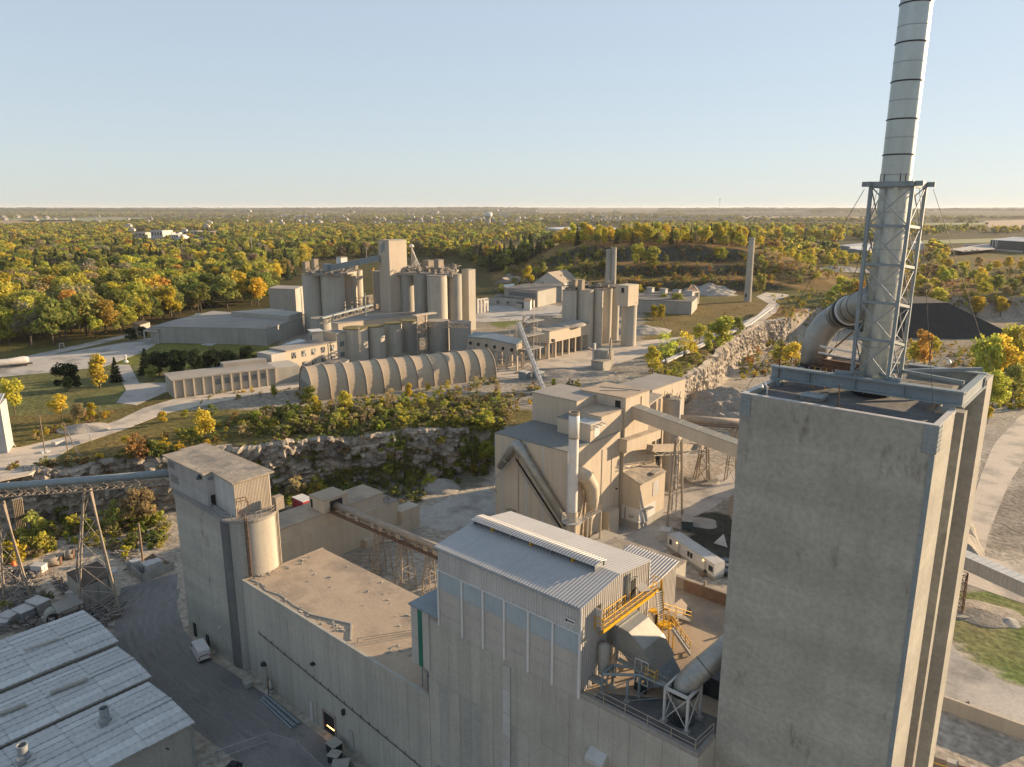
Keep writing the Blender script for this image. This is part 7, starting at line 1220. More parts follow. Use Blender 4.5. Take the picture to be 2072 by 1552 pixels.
# mast, drill rig conveyor, quarry hopper
ci = thing('truss_tower', 'steel lattice tower carrying the head of the inclined boom conveyor', 'tower', at(1067, 745, ZP)); fe = [at(1058, 748, ZP), at(1078, 746, ZP), at(1080, 741, ZP), at(1060, 743, ZP)]; zt7 = zup(fe[0], 640); lattice(ci, fe, [Vector((p.x, p.y, zt7)) for p in fe], 8, .16, .09, CL, faces=((0, 1), (1, 2), (3, 0)))
for k in range(3): box('platform', Vector((fe[0].x-1, fe[0].y-1, zt7-2-k*5)), Vector((fe[1].x+1.4, fe[2].y+1.2, zt7-1.8-k*5)), M['silodark'], ci)
for px in (1031, 1044, 1086): p = at(px, 735, ZP); rod('mast', p, p+Vector((0, 0, zup(p, 645)-ZP)), .14, M['silodark'], ci)
bc = thing('boom_conveyor', 'long slim pale boom conveyor sloping down from the lattice tower to the pit edge', 'conveyor', at(1100, 760, ZP)); q0 = fe[0]; q0 = Vector((q0.x-.5, q0.y+1, zup(q0, 652))); q1 = at(1102, 795, 13.2)
q0 = Vector((q0.x, q0.y, q0.z)); p_ = at(1050, 655, q0.z) ; beam('boom', p_, q1, 1.3, 1.2, M['cladgrey'], bc); beam('belt', p_+Vector((.6, -.3, .75)), q1+Vector((.6, -.3, .75)), .5, .35, M['white'], bc)
for k in range(16): p = p_.lerp(q1, (k+.5)/16)+Vector((.3, -.3, .7)); rod('idler', p, p+Vector((.9, -.6, .1)), .16, M['white'] if k % 2 else M['silodark'], bc)
for px, lb2 in ((1061, 'left grey control cabin under the lattice tower'), (1089, 'right grey control cabin under the lattice tower')): p = at(px, 767, ZP); t_ = thing('control_cabin', lb2, 'cabin', p, 'cabins under the lattice tower'); box('walls', p-Vector((1.6, 1.2, 0)), p+Vector((1.6, 1.2, 2.6)), M['bluegrey'], t_); box('roof', p-Vector((1.75, 1.35, -2.601)), p+Vector((1.75, 1.35, 2.75)), M['cladgrey'], t_)
hp_ = thing('quarry_hopper', 'old timbered quarry hopper with two leaning masts', 'hopper', at(1222, 742, ZP)); p = at(1222, 742, ZP); prism('bin', [(p.x-2.6, p.y-1.6), (p.x+2.6, p.y-1.6), (p.x+2.6, p.y+2.4), (p.x-2.6, p.y+2.4)], ZP, ZP+6.4, M['silodark'], hp_); beam('mast', p+Vector((-3.4, -1.6, 0)), p+Vector((-3.4, -1.6, 8.6)), .9, .9, M['cladgrey'], hp_)
for s in (0, 1): beam('boom', p+Vector((2.8, -1.2+s*1.4, 2)), p+Vector((2.2, .8, 11)), .5, .5, M['dusty'], hp_)
beam('chute', p+Vector((-6.4, -1, 6.4)), p+Vector((-2.6, -.4, 5.0)), 1.2, .4, M['dusty'], hp_); box('hut', p+Vector((-.5, -7.5, -.5)), p+Vector((4.6, -2.6, 3.4)), M['facade'], hp_); box('hut_roof', p+Vector((-.7, -7.7, 3.401)), p+Vector((4.8, -2.5, 3.6)), M['dirtroof'], hp_)
gr2 = thing('guard_rail_bridge', 'pale double conveyor bridge running along the cliff top road', 'conveyor', at(1500, 660, ZP)); pp = [at(1558, 622, ZP+3.2), at(1512, 655, ZP+3.0), at(1450, 683, ZP+2.2), at(1340, 732, ZP+1.2)]
for p, q in zip(pp, pp[1:]): [beam('bridge_beam', p+C(o, 0), q+C(o, 0), .8, .7, M['cladgrey'] if o else M['white'], gr2) for o in (0, 1.6)]; rod('bridge_post', p, Vector((p.x, p.y, ZP-.1)), .3, M['dusty'], gr2)
# small heaps on the far yard
for i, (px, py, r_, h_, mt, lb2) in enumerate(((1570, 571, 22, 5, 'gravel', 'long pale gravel bank at the foot of the spoil hill'), (1620, 563, 16, 4, 'gravel', 'pale gravel bank beside the far road'), (1690, 548, 26, 4.5, 'gravel', 'far pale gravel bank near the white roofed hall'), (1435, 590, 14, 6, 'gravel', 'pale gravel heap behind the portal ruin'), (1450, 597, 9, 4, 'gravel', 'smaller pale heap right of the portal ruin'), (1300, 672, 10, 3.5, 'gravel', 'pale gravel mound beside the separate hopper silo'), (1225, 690, 5, 1.8, 'rubble', 'low rubble mound in front of the middle silos'), (1140, 758, 12, 1.6, 'rubble', 'low dark earth bank along the haul road'), (170, 868, 5, 1.6, 'gravel', 'small gravel heap beside the dirt haul road'))): heap('gravel_bank', lb2, at(px, py, ZP), r_, h_, M[mt], seed=50+i, ecc=1.5, rz=.25-math.radians(41)*0+.6, n=46, rag=.6)
dk = thing('dark_stockpile', 'huge flat topped dark stockpile right of the steel stack', 'stockpile', at(1930, 660, 6)); a, c = at(1790, 678, 2), at(1968, 674, 2); e = C(.2, 1)*40; h0 = zup(a, 622)
MB().add([a-Vector((0, 0, 3)), c+C(26, -5)-Vector((0, 0, 3)), c+C(32, 40)-Vector((0, 0, 3)), a+C(-10, 50)-Vector((0, 0, 3)), a+C(-2, 14)+Vector((0, 0, h0-2)), c+C(-8, 14)+Vector((0, 0, h0-2)), c+C(-4, 44)+Vector((0, 0, h0-2)), a+C(-4, 46)+Vector((0, 0, h0-2))], [(0, 1, 5, 4), (1, 2, 6, 5), (2, 3, 7, 6), (3, 0, 4, 7), (4, 5, 6, 7)]).out('slope', M['coal'], dk)
# tanker trailer, signs on the left road
tk = thing('tanker_trailer', 'long bulk tanker trailer parked at the left edge of the paved road', 'trailer', at(20, 735, ZP)); a, c = at(-30, 737, ZP+2.2), at(58, 727, ZP+2.2); d_ = (c-a).normalized()
tube('tank', [a, a+d_*1.2, a.lerp(c, .5)-Vector((0, 0, .15)), c-d_*1.4, c], [1.2, 1.45, 1.2, 1.45, .9], M['cladgrey'], tk, 16); beam('chassis', a-Vector((0, 0, 1.5)), c-Vector((0, 0, 1.5))+d_, 1.2, .35, M['dark'], tk)
for k in range(3): p = a.lerp(c, .2+.28*k); lathe('hopper_cone', p-Vector((0, 0, 1.9)), [(.25, 0), (.9, 1.0)], M['dusty'], tk, 10)
for t in (.08, .16, .24, .7, .8, .9): 
    for s in (-1, 1): p = a.lerp(c, t)+Vector((-d_.y, d_.x, 0))*s*.9; rod('wheel', Vector((p.x, p.y, ZP+.5)), Vector((p.x, p.y, ZP+.5))+Vector((-d_.y, d_.x, 0))*.25*s, .5, M['tyre'], tk)
fr_ = thing('pipe_gate', 'small pale pipe frame beside the wood road', 'frame', at(125, 706, ZP)); a, c = at(121, 706, ZP), at(130, 705, ZP)
for p in (a, c): rod('post', p, p+Vector((0, 0, 2.2)), .15, M['cladgrey'], fr_)
rod('bar', a+Vector((0, 0, 2.2)), c+Vector((0, 0, 2.2)), .15, M['cladgrey'], fr_); rod('bar', a+Vector((0, 0, 1.4)), c+Vector((0, 0, 1.4)), .12, M['cladgrey'], fr_)
tag(MB().lathe(at(255, 733, ZP), [(.9, 0), (.8, .5), (.3, .8), (.35, 2.2), (.5, 2.6), (0, 3)], 10).out('white_statue', M['white']), 'small white stone figure on the lawn', 'statue')
# ================================================================ town and country behind
def prj(p):
    f, r_ = C(0, 1), C(1, 0); y_ = p[0]*f.x+p[1]*f.y; x_ = p[0]*r_.x+p[1]*r_.y; zc = y_*CP-(p[2]-CAMH)*SP; yc = y_*SP+(p[2]-CAMH)*CP
    return CX+FPX*x_/zc, CY-FPX*yc/zc
wt = thing('water_tower', 'white water tower tank on a stout stem above the far trees', 'water tower', at(988, 462, ZP)); b0 = at(988, 462, ZP); m_ = mpp(b0); zt_ = zup(b0, 429)
lathe('stem', b0, [(5*m_, 0), (4.6*m_, (zt_-ZP)*.62)], M['facade'], wt, 20); lathe('tank_skirt', (b0.x, b0.y, ZP), [(4.6*m_, (zt_-ZP)*.6), (8*m_, (zt_-ZP)*.74), (8*m_, (zt_-ZP)*.8)], M['silodark'], wt, 24, True); lathe('tank', (b0.x, b0.y, ZP), [(8.2*m_, (zt_-ZP)*.75), (8.5*m_, (zt_-ZP)*.82), (8.3*m_, (zt_-ZP)*.96), (0, (zt_-ZP))], M['white'], wt, 24, True)
for px, pyb, pyt, lb2 in ((308, 452, 436, 'brown church with a spire left of the far town'), (424, 448, 437, 'small church spire right of the far town'), (493, 450, 444, 'white steeple behind the trees of the far town'), (694, 442, 433, 'white silo-like steeple among far trees')):
    b0 = at(px, pyb, ZP); h_ = zup(b0, pyt)-ZP; t_ = thing('church_steeple', lb2, 'church', b0); w_ = h_*.12; lathe('tower', b0, [(w_*1.3, 0), (w_*1.2, h_*.6)], M['cladtan'] if px < 480 else M['white'], t_, 8); lathe('spire', b0, [(w_*1.35, h_*.6), (0, h_)], M['silodark'] if px < 480 else M['white'], t_, 8)
ra = thing('radio_mast', 'thin radio mast on the far horizon', 'mast', at(1455, 432, ZP)); b0 = at(1455, 432, ZP); h_ = zup(b0, 402)-ZP; rod('mast', b0, b0+Vector((0, 0, h_)), 1.6, M['silodark'], ra); box('antenna', b0+Vector((-4, -2, h_*.9)), b0+Vector((4, 2, h_)), M['silodark'], ra)
def hall(lab, roofpx, zt, wall, roof, cat='warehouse', nm='far_warehouse', group=None): return roofblock(nm, lab, cat, roofpx, zt, ZP, wall, roof, group)
hall('long white roofed warehouse behind the trees right of the water tower', [(1105, 461), (1150, 459), (1250, 461), (1245, 466), (1180, 468)], ZP+13, M['cladgrey'], M['white']); hall('white warehouse with a flat bright roof in front of the long one', [(1170, 463), (1245, 462), (1248, 469), (1180, 471)], ZP+12, M['cladgrey'], M['roofwhite'])
hall('small white hall among the golden trees on the spoil hill', [(1376, 468), (1415, 467), (1418, 471), (1380, 472)], ZP+14, M['white'], M['white'])
hall('low white roofed hall half hidden by the steel stack, left part', [(1697, 496), (1745, 492), (1790, 494), (1720, 499)], ZP+8, M['bluegrey'], M['roofwhite']); hall('low white roofed hall half hidden by the steel stack, front part', [(1716, 502), (1760, 498), (1800, 500), (1745, 506)], ZP+7, M['bluegrey'], M['white']); hall('white block just right of the steel stack', [(1845, 491), (1868, 493), (1866, 489), (1850, 488)], ZP+9, M['white'], M['white'])
t_, pts = hall('dark teal industrial hall with pale stripes at the right edge', [(2005, 485), (2110, 491), (2140, 482), (2050, 479)], ZP+14, M['tealwall'], M['roofwhite'], 'factory', 'teal_factory'); a, c = pts[0], pts[1]; d_ = (c-a).normalized(); n_ = Vector((d_.y, -d_.x, 0)); n_ = -n_ if n_.dot(a) > 0 else n_
for o in (4, 9, 12): p = a+d_*o+n_*.15; MB().prism([(x_.x, x_.y) for x_ in (p, p+d_*1.5, p+d_*1.5+n_*.1, p+n_*.1)], ZP+1, ZP+13.7).out('pale_stripe', M['cladgrey'], t_)
p = a+n_*.2; MB().prism([(x_.x, x_.y) for x_ in (p, p+d_*60, p+d_*60+n_*.2, p+n_*.2)], ZP, ZP+2).out('plinth', M['cladgrey'], t_); p = pts[3].lerp(pts[2], .6); box('roof_plant', p-Vector((8, 8, 0))+Vector((0, 0, .1)), p+Vector((8, 8, 9)), M['cladgrey'], t_)
for i, (px, py) in enumerate(((1962, 500), (1985, 499))): 
    p = at(px, py, ZP); t_ = thing('semi_trailer', ('left white semi-trailer parked before the teal hall', 'right white semi-trailer parked before the teal hall')[i], 'trailer', p, 'trailers at the teal hall'); beam('box', p-C(8, 0)+Vector((0, 0, 2.6)), p+C(8, 0)+Vector((0, 0, 2.6)), 2.6, 2.8, M['white'], t_); beam('undercarriage', p-C(7, 0)+Vector((0, 0, .7)), p+C(7, 0)+Vector((0, 0, .7)), 2, .9, M['tyre'], t_)
sheet('car_park', P((1920, 512), (2000, 500), (2012, 512), (1950, 518)), ZP+5.2, roadg, 'grey car park before the teal hall')
for i, px in enumerate((1955, 1968, 1978)): p = at(px, 509-i, ZP+5.2); car('parked_car', ('leftmost car in the car park before the teal hall', 'middle car in the car park before the teal hall', 'rightmost car in the car park before the teal hall')[i], 'car', p, .4, (M['white'], M['tealwall'], M['cladgrey'])[i], 'car', 4.6, 'cars before the teal hall')
# downtown blocks
for px, py, w, h, mt, lb2 in ((280, 482, 30, 11, 'cladbeige', 'low pale town block left of the tall town block'), (318, 484, 24, 17, 'cladgrey', 'tallest grey town block in the far town'), (338, 483, 22, 12, 'cladgrey', 'stepped white town block right of the tallest one'), (352, 485, 20, 9, 'white', 'small white town block in front'), (385, 477, 30, 9, 'cladbeige', 'long pale town block behind the white one'), (410, 478, 22, 9, 'brickred', 'reddish town block at the right of the far town'), (432, 476, 20, 8, 'cladgrey', 'grey town block at the far right of the town'), (412, 489, 26, 6, 'white', 'low white town building before the dark trees')):
    p = at(px, py, ZP); m_ = mpp(p); r_ = C(1, 0)*w*m_/2; d_ = C(.3, 1)*26; t_ = thing('town_block', lb2, 'building', p, 'blocks of the far town'); q = [p-r_, p+r_, p+r_+d_, p-r_+d_]; hh = h*m_; prism('walls', [(x_.x, x_.y) for x_ in q], ZP-.3, ZP+hh, M[mt], t_); prism('roof', [(x_.x*1.0, x_.y) for x_ in q], ZP+hh+.002, ZP+hh+.6, M['tarroof'], t_)
    for k in range(4): b0 = (p-r_).lerp(p+r_, .1+.23*k)-C(0, .3); MB().prism([(x_.x, x_.y) for x_ in (b0, b0+r_.normalized()*w*m_*.12, b0+r_.normalized()*w*m_*.12+C(0, .25), b0+C(0, .25))], ZP+hh*.45, ZP+hh*.8).out('window', M['glass'], t_)
# houses
hp0 = gable('house', 'small pale house with grey roof in the housing rows behind the silos', 'house', 985, 993, 497, 493, 490, (0, 11), M['cladbeige'], M['tarroof'], ridge='side'); hp0['group'] = 'houses: '+hp0['label']
HM = WM[hp0.name].copy(); random.seed(77)
def houses(rect, n, label, wall_s=(.85, 1.3)):
    out = []
    for i in range(n*6):
        if len(out) >= n: break
        px, py = random.uniform(rect[0], rect[2]), random.uniform(rect[1], rect[3]); p = at(px, py, ZP)
        if any((p-q).length < 17 for q in out): continue
        out.append(p); s = random.uniform(*wall_s); h = copy_tree(hp0, Matrix.Translation(p) @ Matrix.Rotation(random.choice((0, .4, 1.5, .9)), 4, 'Z') @ Matrix.Diagonal((s, s, s*1.05, 1))); h['label'] = label; h['group'] = 'houses: '+label
houses((930, 484, 1100, 499), 30, 'small pale house with grey roof in the housing rows behind the silos', (1.3, 1.8)); houses((1500, 452, 1740, 470), 62, 'tiny pale house of the far estate left of the steel stack'); houses((1855, 455, 2000, 467), 60, 'tiny pale house of the far estate right of the steel stack'); houses((600, 465, 940, 480), 16, 'pale house half hidden in the wood beyond the rear silos'); houses((70, 470, 130, 500), 6, 'pale house in the wood at the left'); houses((560, 500, 620, 512), 4, 'grey house near the floodlit pitch', (1.2, 1.7)); houses((1560, 475, 1700, 490), 14, 'pale house behind the golden trees of the spoil hill'); houses((300, 445, 620, 462), 22, 'far pale house among the trees of the left skyline'); houses((1420, 436, 2060, 446), 26, 'farm building far out on the plain', (1.3, 2.6))
sheet('pitch', P((478, 519), (585, 516), (590, 524), (500, 528)), ZP+.3, M['cladgrey'], 'pale sports ground behind the wood'); sheet('pitch', P((490, 522), (580, 519), (582, 522), (500, 525)), ZP+.33, M['silodark'], 'dark court of the sports ground')
for px, pyb, pyt, lb2 in ((511, 523, 482, 'left floodlight pole at the sports ground'), (526, 526, 492, 'second floodlight pole at the sports ground'), (618, 524, 489, 'floodlight pole right of the sports ground'), (742, 530, 502, 'floodlight pole beside the roof gallery')):
    b0 = at(px, pyb, ZP); h_ = zup(b0, pyt)-ZP; t_ = thing('floodlight_pole', lb2, 'lamp post', b0); rod('shaft', b0, b0+Vector((0, 0, h_)), .3, M['cladtan'], t_); beam('lamp_bar', b0+C(-1.6, 0)+Vector((0, 0, h_)), b0+C(1.6, 0)+Vector((0, 0, h_)), .6, .9, M['cladgrey'], t_)
# ================================================================ vegetation
def leaf_mat(name, transl=.35):
    m, t, b = new_mat(name); N, L = t.nodes.new, t.links.new
    oi = N('ShaderNodeObjectInfo'); at_ = N('ShaderNodeAttribute'); at_.attribute_type = 'INSTANCER'; at_.attribute_name = 'tint'
    mx = N('ShaderNodeMix'); mx.data_type = 'RGBA'; L(at_.outputs['Alpha'], mx.inputs[0]); L(oi.outputs['Color'], mx.inputs[6]); L(at_.outputs['Color'], mx.inputs[7])
    lc_ = N('ShaderNodeVertexColor'); lc_.layer_name = 'Leaf'; mm = N('ShaderNodeMix'); mm.data_type = 'RGBA'; mm.blend_type = 'MULTIPLY'; mm.inputs[0].default_value = 1; L(mx.outputs[2], mm.inputs[6]); L(lc_.outputs[0], mm.inputs[7])
    tl = N('ShaderNodeBsdfTranslucent'); df = N('ShaderNodeBsdfDiffuse'); ms = N('ShaderNodeMixShader'); ms.inputs[0].default_value = transl
    L(mm.outputs[2], tl.inputs[0]); L(mm.outputs[2], df.inputs[0]); L(df.outputs[0], ms.inputs[1]); L(tl.outputs[0], ms.inputs[2]); L(ms.outputs[0], t.nodes['Material Output'].inputs[0]); t.nodes.remove(b); return m
LEAF = leaf_mat('autumn_leaf', .5)
def leaf_mesh(name, P_, Nn, size, seed):
    r = np.random.default_rng(seed); n = len(P_); nr = Nn+r.normal(0, .55, (n, 3)); nr /= np.linalg.norm(nr, axis=1)[:, None]+1e-9
    t1 = np.cross(nr, r.normal(0, 1, (n, 3))); t1 /= np.linalg.norm(t1, axis=1)[:, None]+1e-9; t2 = np.cross(nr, t1); s = (size*r.uniform(.6, 1.3, n))[:, None]
    v = np.stack([P_-t1*s, P_-t2*s*.7, P_+t1*s, P_+t2*s*.7], 1).reshape(-1, 3)
    me = bpy.data.meshes.new(name); me.vertices.add(4*n); me.vertices.foreach_set('co', v.ravel()); me.loops.add(4*n); me.loops.foreach_set('vertex_index', np.arange(4*n, dtype=np.int32)); me.polygons.add(n); me.polygons.foreach_set('loop_start', np.arange(0, 4*n, 4, dtype=np.int32)); me.update()
    j = np.repeat(r.uniform(.62, 1.35, n), 4)[:, None]*np.array([[1, 1, 1]])+np.repeat(r.normal(0, .05, (n, 3)), 4, 0); ca = me.color_attributes.new('Leaf', 'FLOAT_COLOR', 'POINT'); ca.data.foreach_set('color', np.concatenate([np.clip(j, .1, 2), np.ones((4*n, 1))], 1).astype(np.float32).ravel())
    me.materials.append(LEAF); return me
def crown_broad(seed, n=1500, rx=.34, base=.22, size=.036, nl=15, tall=1.):
    r = np.random.default_rng(seed); L_ = []; 
    for k in range(nl):
        u = r.random(); z = base+.1+(.8-base)*u; rad = rx*math.sin(math.pi*min(.96, .2+.72*u))**.7*tall; a = r.random()*6.28; q = rad*math.sqrt(r.random())*.8; L_.append((q*math.cos(a), q*math.sin(a), z, r.uniform(.11, .19)))
    P_ = []; N_ = []
    for i in range(n):
        c = L_[r.integers(nl)]; d = r.normal(0, 1, 3); d[2] = d[2]*.8+.15; d /= np.linalg.norm(d); q = c[3]*r.uniform(.55, 1.05); P_.append((c[0]+d[0]*q, c[1]+d[1]*q, c[2]+d[2]*q*.85)); N_.append(d)
    P_ = np.array(P_); P_[:, 2] = np.clip(P_[:, 2], base*.6, 1.02); return leaf_mesh('crown', P_, np.array(N_), size, seed)
def crown_cone(seed, n=1300, rx=.2, size=.03):
    r = np.random.default_rng(seed); P_ = []; N_ = []
    for i in range(n):
        z = 1-(r.random()**.6)*.92; w = rx*(1-z)**.85*(1+.25*math.sin(z*60+seed)); a = r.integers(11)*.571+r.normal(0, .16)+z*9; q = w*(.35+.65*math.sqrt(r.random())); P_.append((q*math.cos(a), q*math.sin(a), z-.12*q/rx)); N_.append((math.cos(a)*.4, math.sin(a)*.4, .8))
    return leaf_mesh('crown', np.array(P_), np.array(N_), size, seed)
def trunk_mesh(seed, h=.6, r0=.018):
    rr = random.Random(seed); b = MB().tube([(0, 0, -.02), (.006, 0, .15), (rr.uniform(-.02, .02), rr.uniform(-.02, .02), h*.6), (rr.uniform(-.03, .03), 0, h)], [r0*1.3, r0, r0*.7, r0*.25], 7)
    for k in range(7):
        a = k*2.4+rr.random(); z = .2+.06*k; b.tube([(0, 0, z), (.1*math.cos(a), .1*math.sin(a), z+.09), (.2*math.cos(a), .2*math.sin(a), z+.22)], [r0*.45, r0*.3, r0*.1], 5)
    return mesh('trunk', b.v, b.f, M['bark'])
CR = {'broad': [crown_broad(10+i, rx=.32+.03*(i % 3)) for i in range(6)], 'poplar': [crown_broad(30+i, rx=.17, base=.1, nl=16) for i in range(3)], 'round': [crown_broad(40, n=2600, rx=.5, base=.05, nl=22, size=.04)],
      'cone': [crown_cone(50+i) for i in range(3)], 'shrub': [crown_broad(60+i, n=520, rx=.55, base=.02, nl=12, size=.06) for i in range(4)], 'sparse': [crown_broad(70+i, n=520, rx=.3, base=.2, nl=12, size=.03) for i in range(3)],
      'far': [crown_broad(80+i, n=150, rx=.36, base=.1, nl=9, size=.11) for i in range(4)], 'farcone': [crown_cone(90, 130, size=.08, rx=.24)]}
TK = [trunk_mesh(i) for i in range(4)]
PAL = dict(gold=(.52, .40, .05), yellow=(.56, .48, .075), lime=(.43, .42, .075), olive=(.29, .295, .08), green=(.18, .205, .055), orange=(.47, .30, .07), rust=(.31, .19, .075), tan=(.33, .28, .145), dark=(.03, .05, .024), grey=(.26, .23, .15), conifer=(.08, .105, .05), red=(.3, .09, .03))
NT = [0]
def tree(name, label, p, h, kind='broad', tint='green', wide=1., group=None, cat='tree', trunk=True):
    NT[0] += 1; i = NT[0]; r = random.Random(i*31); p = Vector(p); p.z = hz(p) if p.z is None else p.z
    m = Matrix.Translation(p) @ Matrix.Rotation(r.random()*6.28, 4, 'Z') @ Matrix.Diagonal((h*wide, h*wide, h, 1))
    t_ = bpy.data.objects.new(name, None); COL.objects.link(t_); t_.matrix_basis = m; WM[t_.name] = m; tag(t_, label, cat, group)
    def kid(nm, me): o = bpy.data.objects.new(nm, me); COL.objects.link(o); o.parent = t_; return o
    c = kid('crown', CR[kind][i % len(CR[kind])]); k = r.uniform(.8, 1.2); b_ = PAL[tint] if isinstance(tint, str) else tint; c.color = (b_[0]*k*r.uniform(.88, 1.12), b_[1]*k, b_[2]*k, 1)
    if trunk: kid('trunk', TK[i % 4])
    return t_, c
def ptree(px, pyb, pyt, label, kind='broad', tint='green', wide=1., z=ZP, group=None, name='tree', cat='tree'):
    p = gat(px, pyb); return tree(name, label, p, max(1.5, zup(p, pyt)-p.z), kind, tint, wide, group, cat)
for a in ((140, 790, 727, 'big round dark green tree beside the paved road', 'round', 'dark', .95), (203, 786, 717, 'bright yellow poplar right of the round dark tree', 'poplar', 'yellow', 1.1), (236, 772, 722, 'dark spruce right of the bright yellow poplar', 'cone', 'dark', 1.3), (30, 838, 764, 'tall golden tree at the left picture edge', 'broad', 'yellow', .85), (126, 850, 796, 'rounded yellow-green tree at the roadside', 'broad', 'yellow', 1.1), (160, 858, 815, 'small yellow bush tree right of the rounded yellow-green one', 'broad', 'tan', 1.0), (186, 848, 815, 'little golden tree at the bend of the haul road', 'broad', 'gold', 1.),
    (418, 890, 826, 'golden tree standing right behind the silo block', 'broad', 'yellow', .9), (297, 757, 704, 'first dark tree of the row behind the buttressed shed', 'cone', 'dark', 1.6), (323, 760, 705, 'second dark tree of the row behind the buttressed shed', 'round', 'dark', 1.0), (362, 760, 701, 'third dark tree of the row behind the buttressed shed', 'round', 'dark', 1.0), (398, 764, 706, 'dark tree with a visible stem in the row behind the shed', 'broad', 'dark', 1.0), (430, 758, 702, 'broad dark tree in the row behind the buttressed shed', 'round', 'dark', 1.1), (462, 756, 702, 'sixth dark tree of the row behind the buttressed shed', 'round', 'dark', 1.0), (500, 735, 697, 'rightmost dark tree of the row, set apart', 'round', 'dark', 1.1), (309, 772, 738, 'small olive tree in front of the dark row', 'broad', 'olive', 1.1),
    (267, 690, 659, 'left dark clipped tree beside the flat warehouse', 'round', 'dark', .9), (290, 683, 657, 'right dark clipped tree beside the flat warehouse', 'round', 'dark', .8),
    (1069, 577, 538, 'bright golden tree by the gabled works', 'broad', 'gold', .95), (1132, 565, 540, 'lime green tree behind the gabled works', 'poplar', 'lime', 1.9), (1098, 562, 530, 'grey-green tree behind the works roofs', 'broad', 'olive', .9), (1292, 614, 575, 'golden tree behind the hopper silo', 'broad', 'gold', .8),
    (1340, 625, 592, 'olive tree in front of the dark long shed, left', 'broad', 'olive', 1.1), (1367, 630, 592, 'olive tree in front of the dark long shed, right', 'broad', 'olive', 1.2), (1323, 645, 617, 'slim golden tree on the meadow, left of a pair', 'poplar', 'gold', 1.3), (1338, 646, 616, 'slim golden tree on the meadow, right of a pair', 'poplar', 'gold', 1.3), (1538, 592, 548, 'rounded olive tree right of the lone chimney', 'round', 'olive', .7), (1290, 540, 490, 'yellow-green tree on the hill foot, left one', 'broad', 'lime', .9), (1320, 545, 499, 'tall yellow-green tree on the hill foot', 'poplar', 'lime', 1.6), (1347, 536, 515, 'small green tree on the hill foot', 'broad', 'green', .9), (1450, 525, 500, 'golden tree on the dark bench of the spoil hill', 'poplar', 'gold', 1.4), (1382, 520, 502, 'thin tan tree on the dark bench of the spoil hill', 'sparse', 'tan', 1.2),
    (1320, 765, 698, 'big lime tree on the cliff top left of the sunlit face', 'broad', 'lime', .8), (1345, 745, 672, 'tall airy lime tree above the sunlit quarry face', 'sparse', 'lime', 1.0), (1385, 725, 668, 'airy yellow tree above the sunlit quarry face', 'sparse', 'yellow', 1.1), (1402, 722, 690, 'bright yellow small tree at the cliff top', 'broad', 'yellow', 1.0), (1432, 712, 672, 'lime tree at the cliff top beside the guard rail', 'broad', 'lime', .9), (1460, 702, 640, 'tall lime tree at the conveyor bridge', 'poplar', 'lime', 1.8), (1490, 690, 640, 'green tree at the conveyor bridge', 'broad', 'olive', .9), (1415, 690, 655, 'lime bush tree beside the cliff road', 'broad', 'lime', 1.2), (1600, 745, 690, 'bright yellow tree left of the fat elbow duct', 'broad', 'yellow', 1.1), (1575, 740, 700, 'yellow tree in the pit left of the elbow duct', 'broad', 'lime', 1.),
    (1700, 600, 558, 'slim yellow tree by the far road', 'poplar', 'yellow', 1.2), (2024, 640, 600, 'golden tree beside the dark stockpile', 'broad', 'gold', .9), (1975, 638, 598, 'bright golden tree on the stockpile ridge', 'poplar', 'gold', 1.5), (1895, 625, 580, 'yellow-green tree behind the dark stockpile', 'broad', 'lime', 1.1), (1870, 612, 570, 'tan tree behind the dark stockpile', 'broad', 'tan', 1.1)): ptree(*a)
for px, pyb, pyt, kd, tn, wd, lb2 in ((1848, 745, 690, 'broad', 'yellow', .9, 'orange-yellow tree close behind the tower roof, left'), (1868, 752, 672, 'broad', 'orange', .7, 'orange tree behind the tower roof'), (1890, 720, 680, 'broad', 'gold', .9, 'small orange tree right of the tower roof lamp'), (1862, 690, 665, 'broad', 'orange', .9, 'rusty tree in the hollow behind the tower'), (1985, 800, 672, 'broad', 'lime', .7, 'tall yellow-green tree right of the tower top'), (2010, 790, 668, 'broad', 'yellow', .7, 'tall golden tree right of the tower top'), (2040, 780, 655, 'broad', 'lime', .75, 'tall lime tree near the right edge'), (2075, 800, 660, 'broad', 'yellow', .8, 'tall yellow tree cut by the right edge'), (2005, 835, 745, 'broad', 'lime', .8, 'leafy lime tree hanging over the right haul road'), (2045, 820, 735, 'broad', 'olive', .9, 'olive tree over the right haul road'), (1975, 770, 690, 'sparse', 'olive', .9, 'thin olive tree at the left end of the right grove'), (1998, 858, 822, 'broad', 'gold', .9, 'small golden bush on the verge of the right haul road')):
    ptree(px, pyb, pyt, lb2, kd, tn, wd, z=1.)
for k in range(58):
    px = 1145+k*9.6+(k*37 % 7); py = 489+3*math.sin(k*.9)+(6 if px > 1560 else 0)+(k % 3)*2.5; lb2 = ('golden poplar on the crest of the spoil hill', 'yellow tree on the crest of the spoil hill', 'dark little spruce on the crest of the spoil hill', 'pale green tree on the crest of the spoil hill')[(k*5) % 4]
    t_, c = ptree(px, py, py-30-(k*13 % 14), lb2+(' at its left end', ' left of the lone chimney', ' right of the lone chimney', ' at its right end')[min(3, int((px-1145)/145))], ('poplar', 'broad', 'cone', 'broad')[(k*5) % 4], ('gold', 'yellow', 'conifer', 'lime')[(k*5) % 4], .9, group='trees on the crest of the spoil hill')
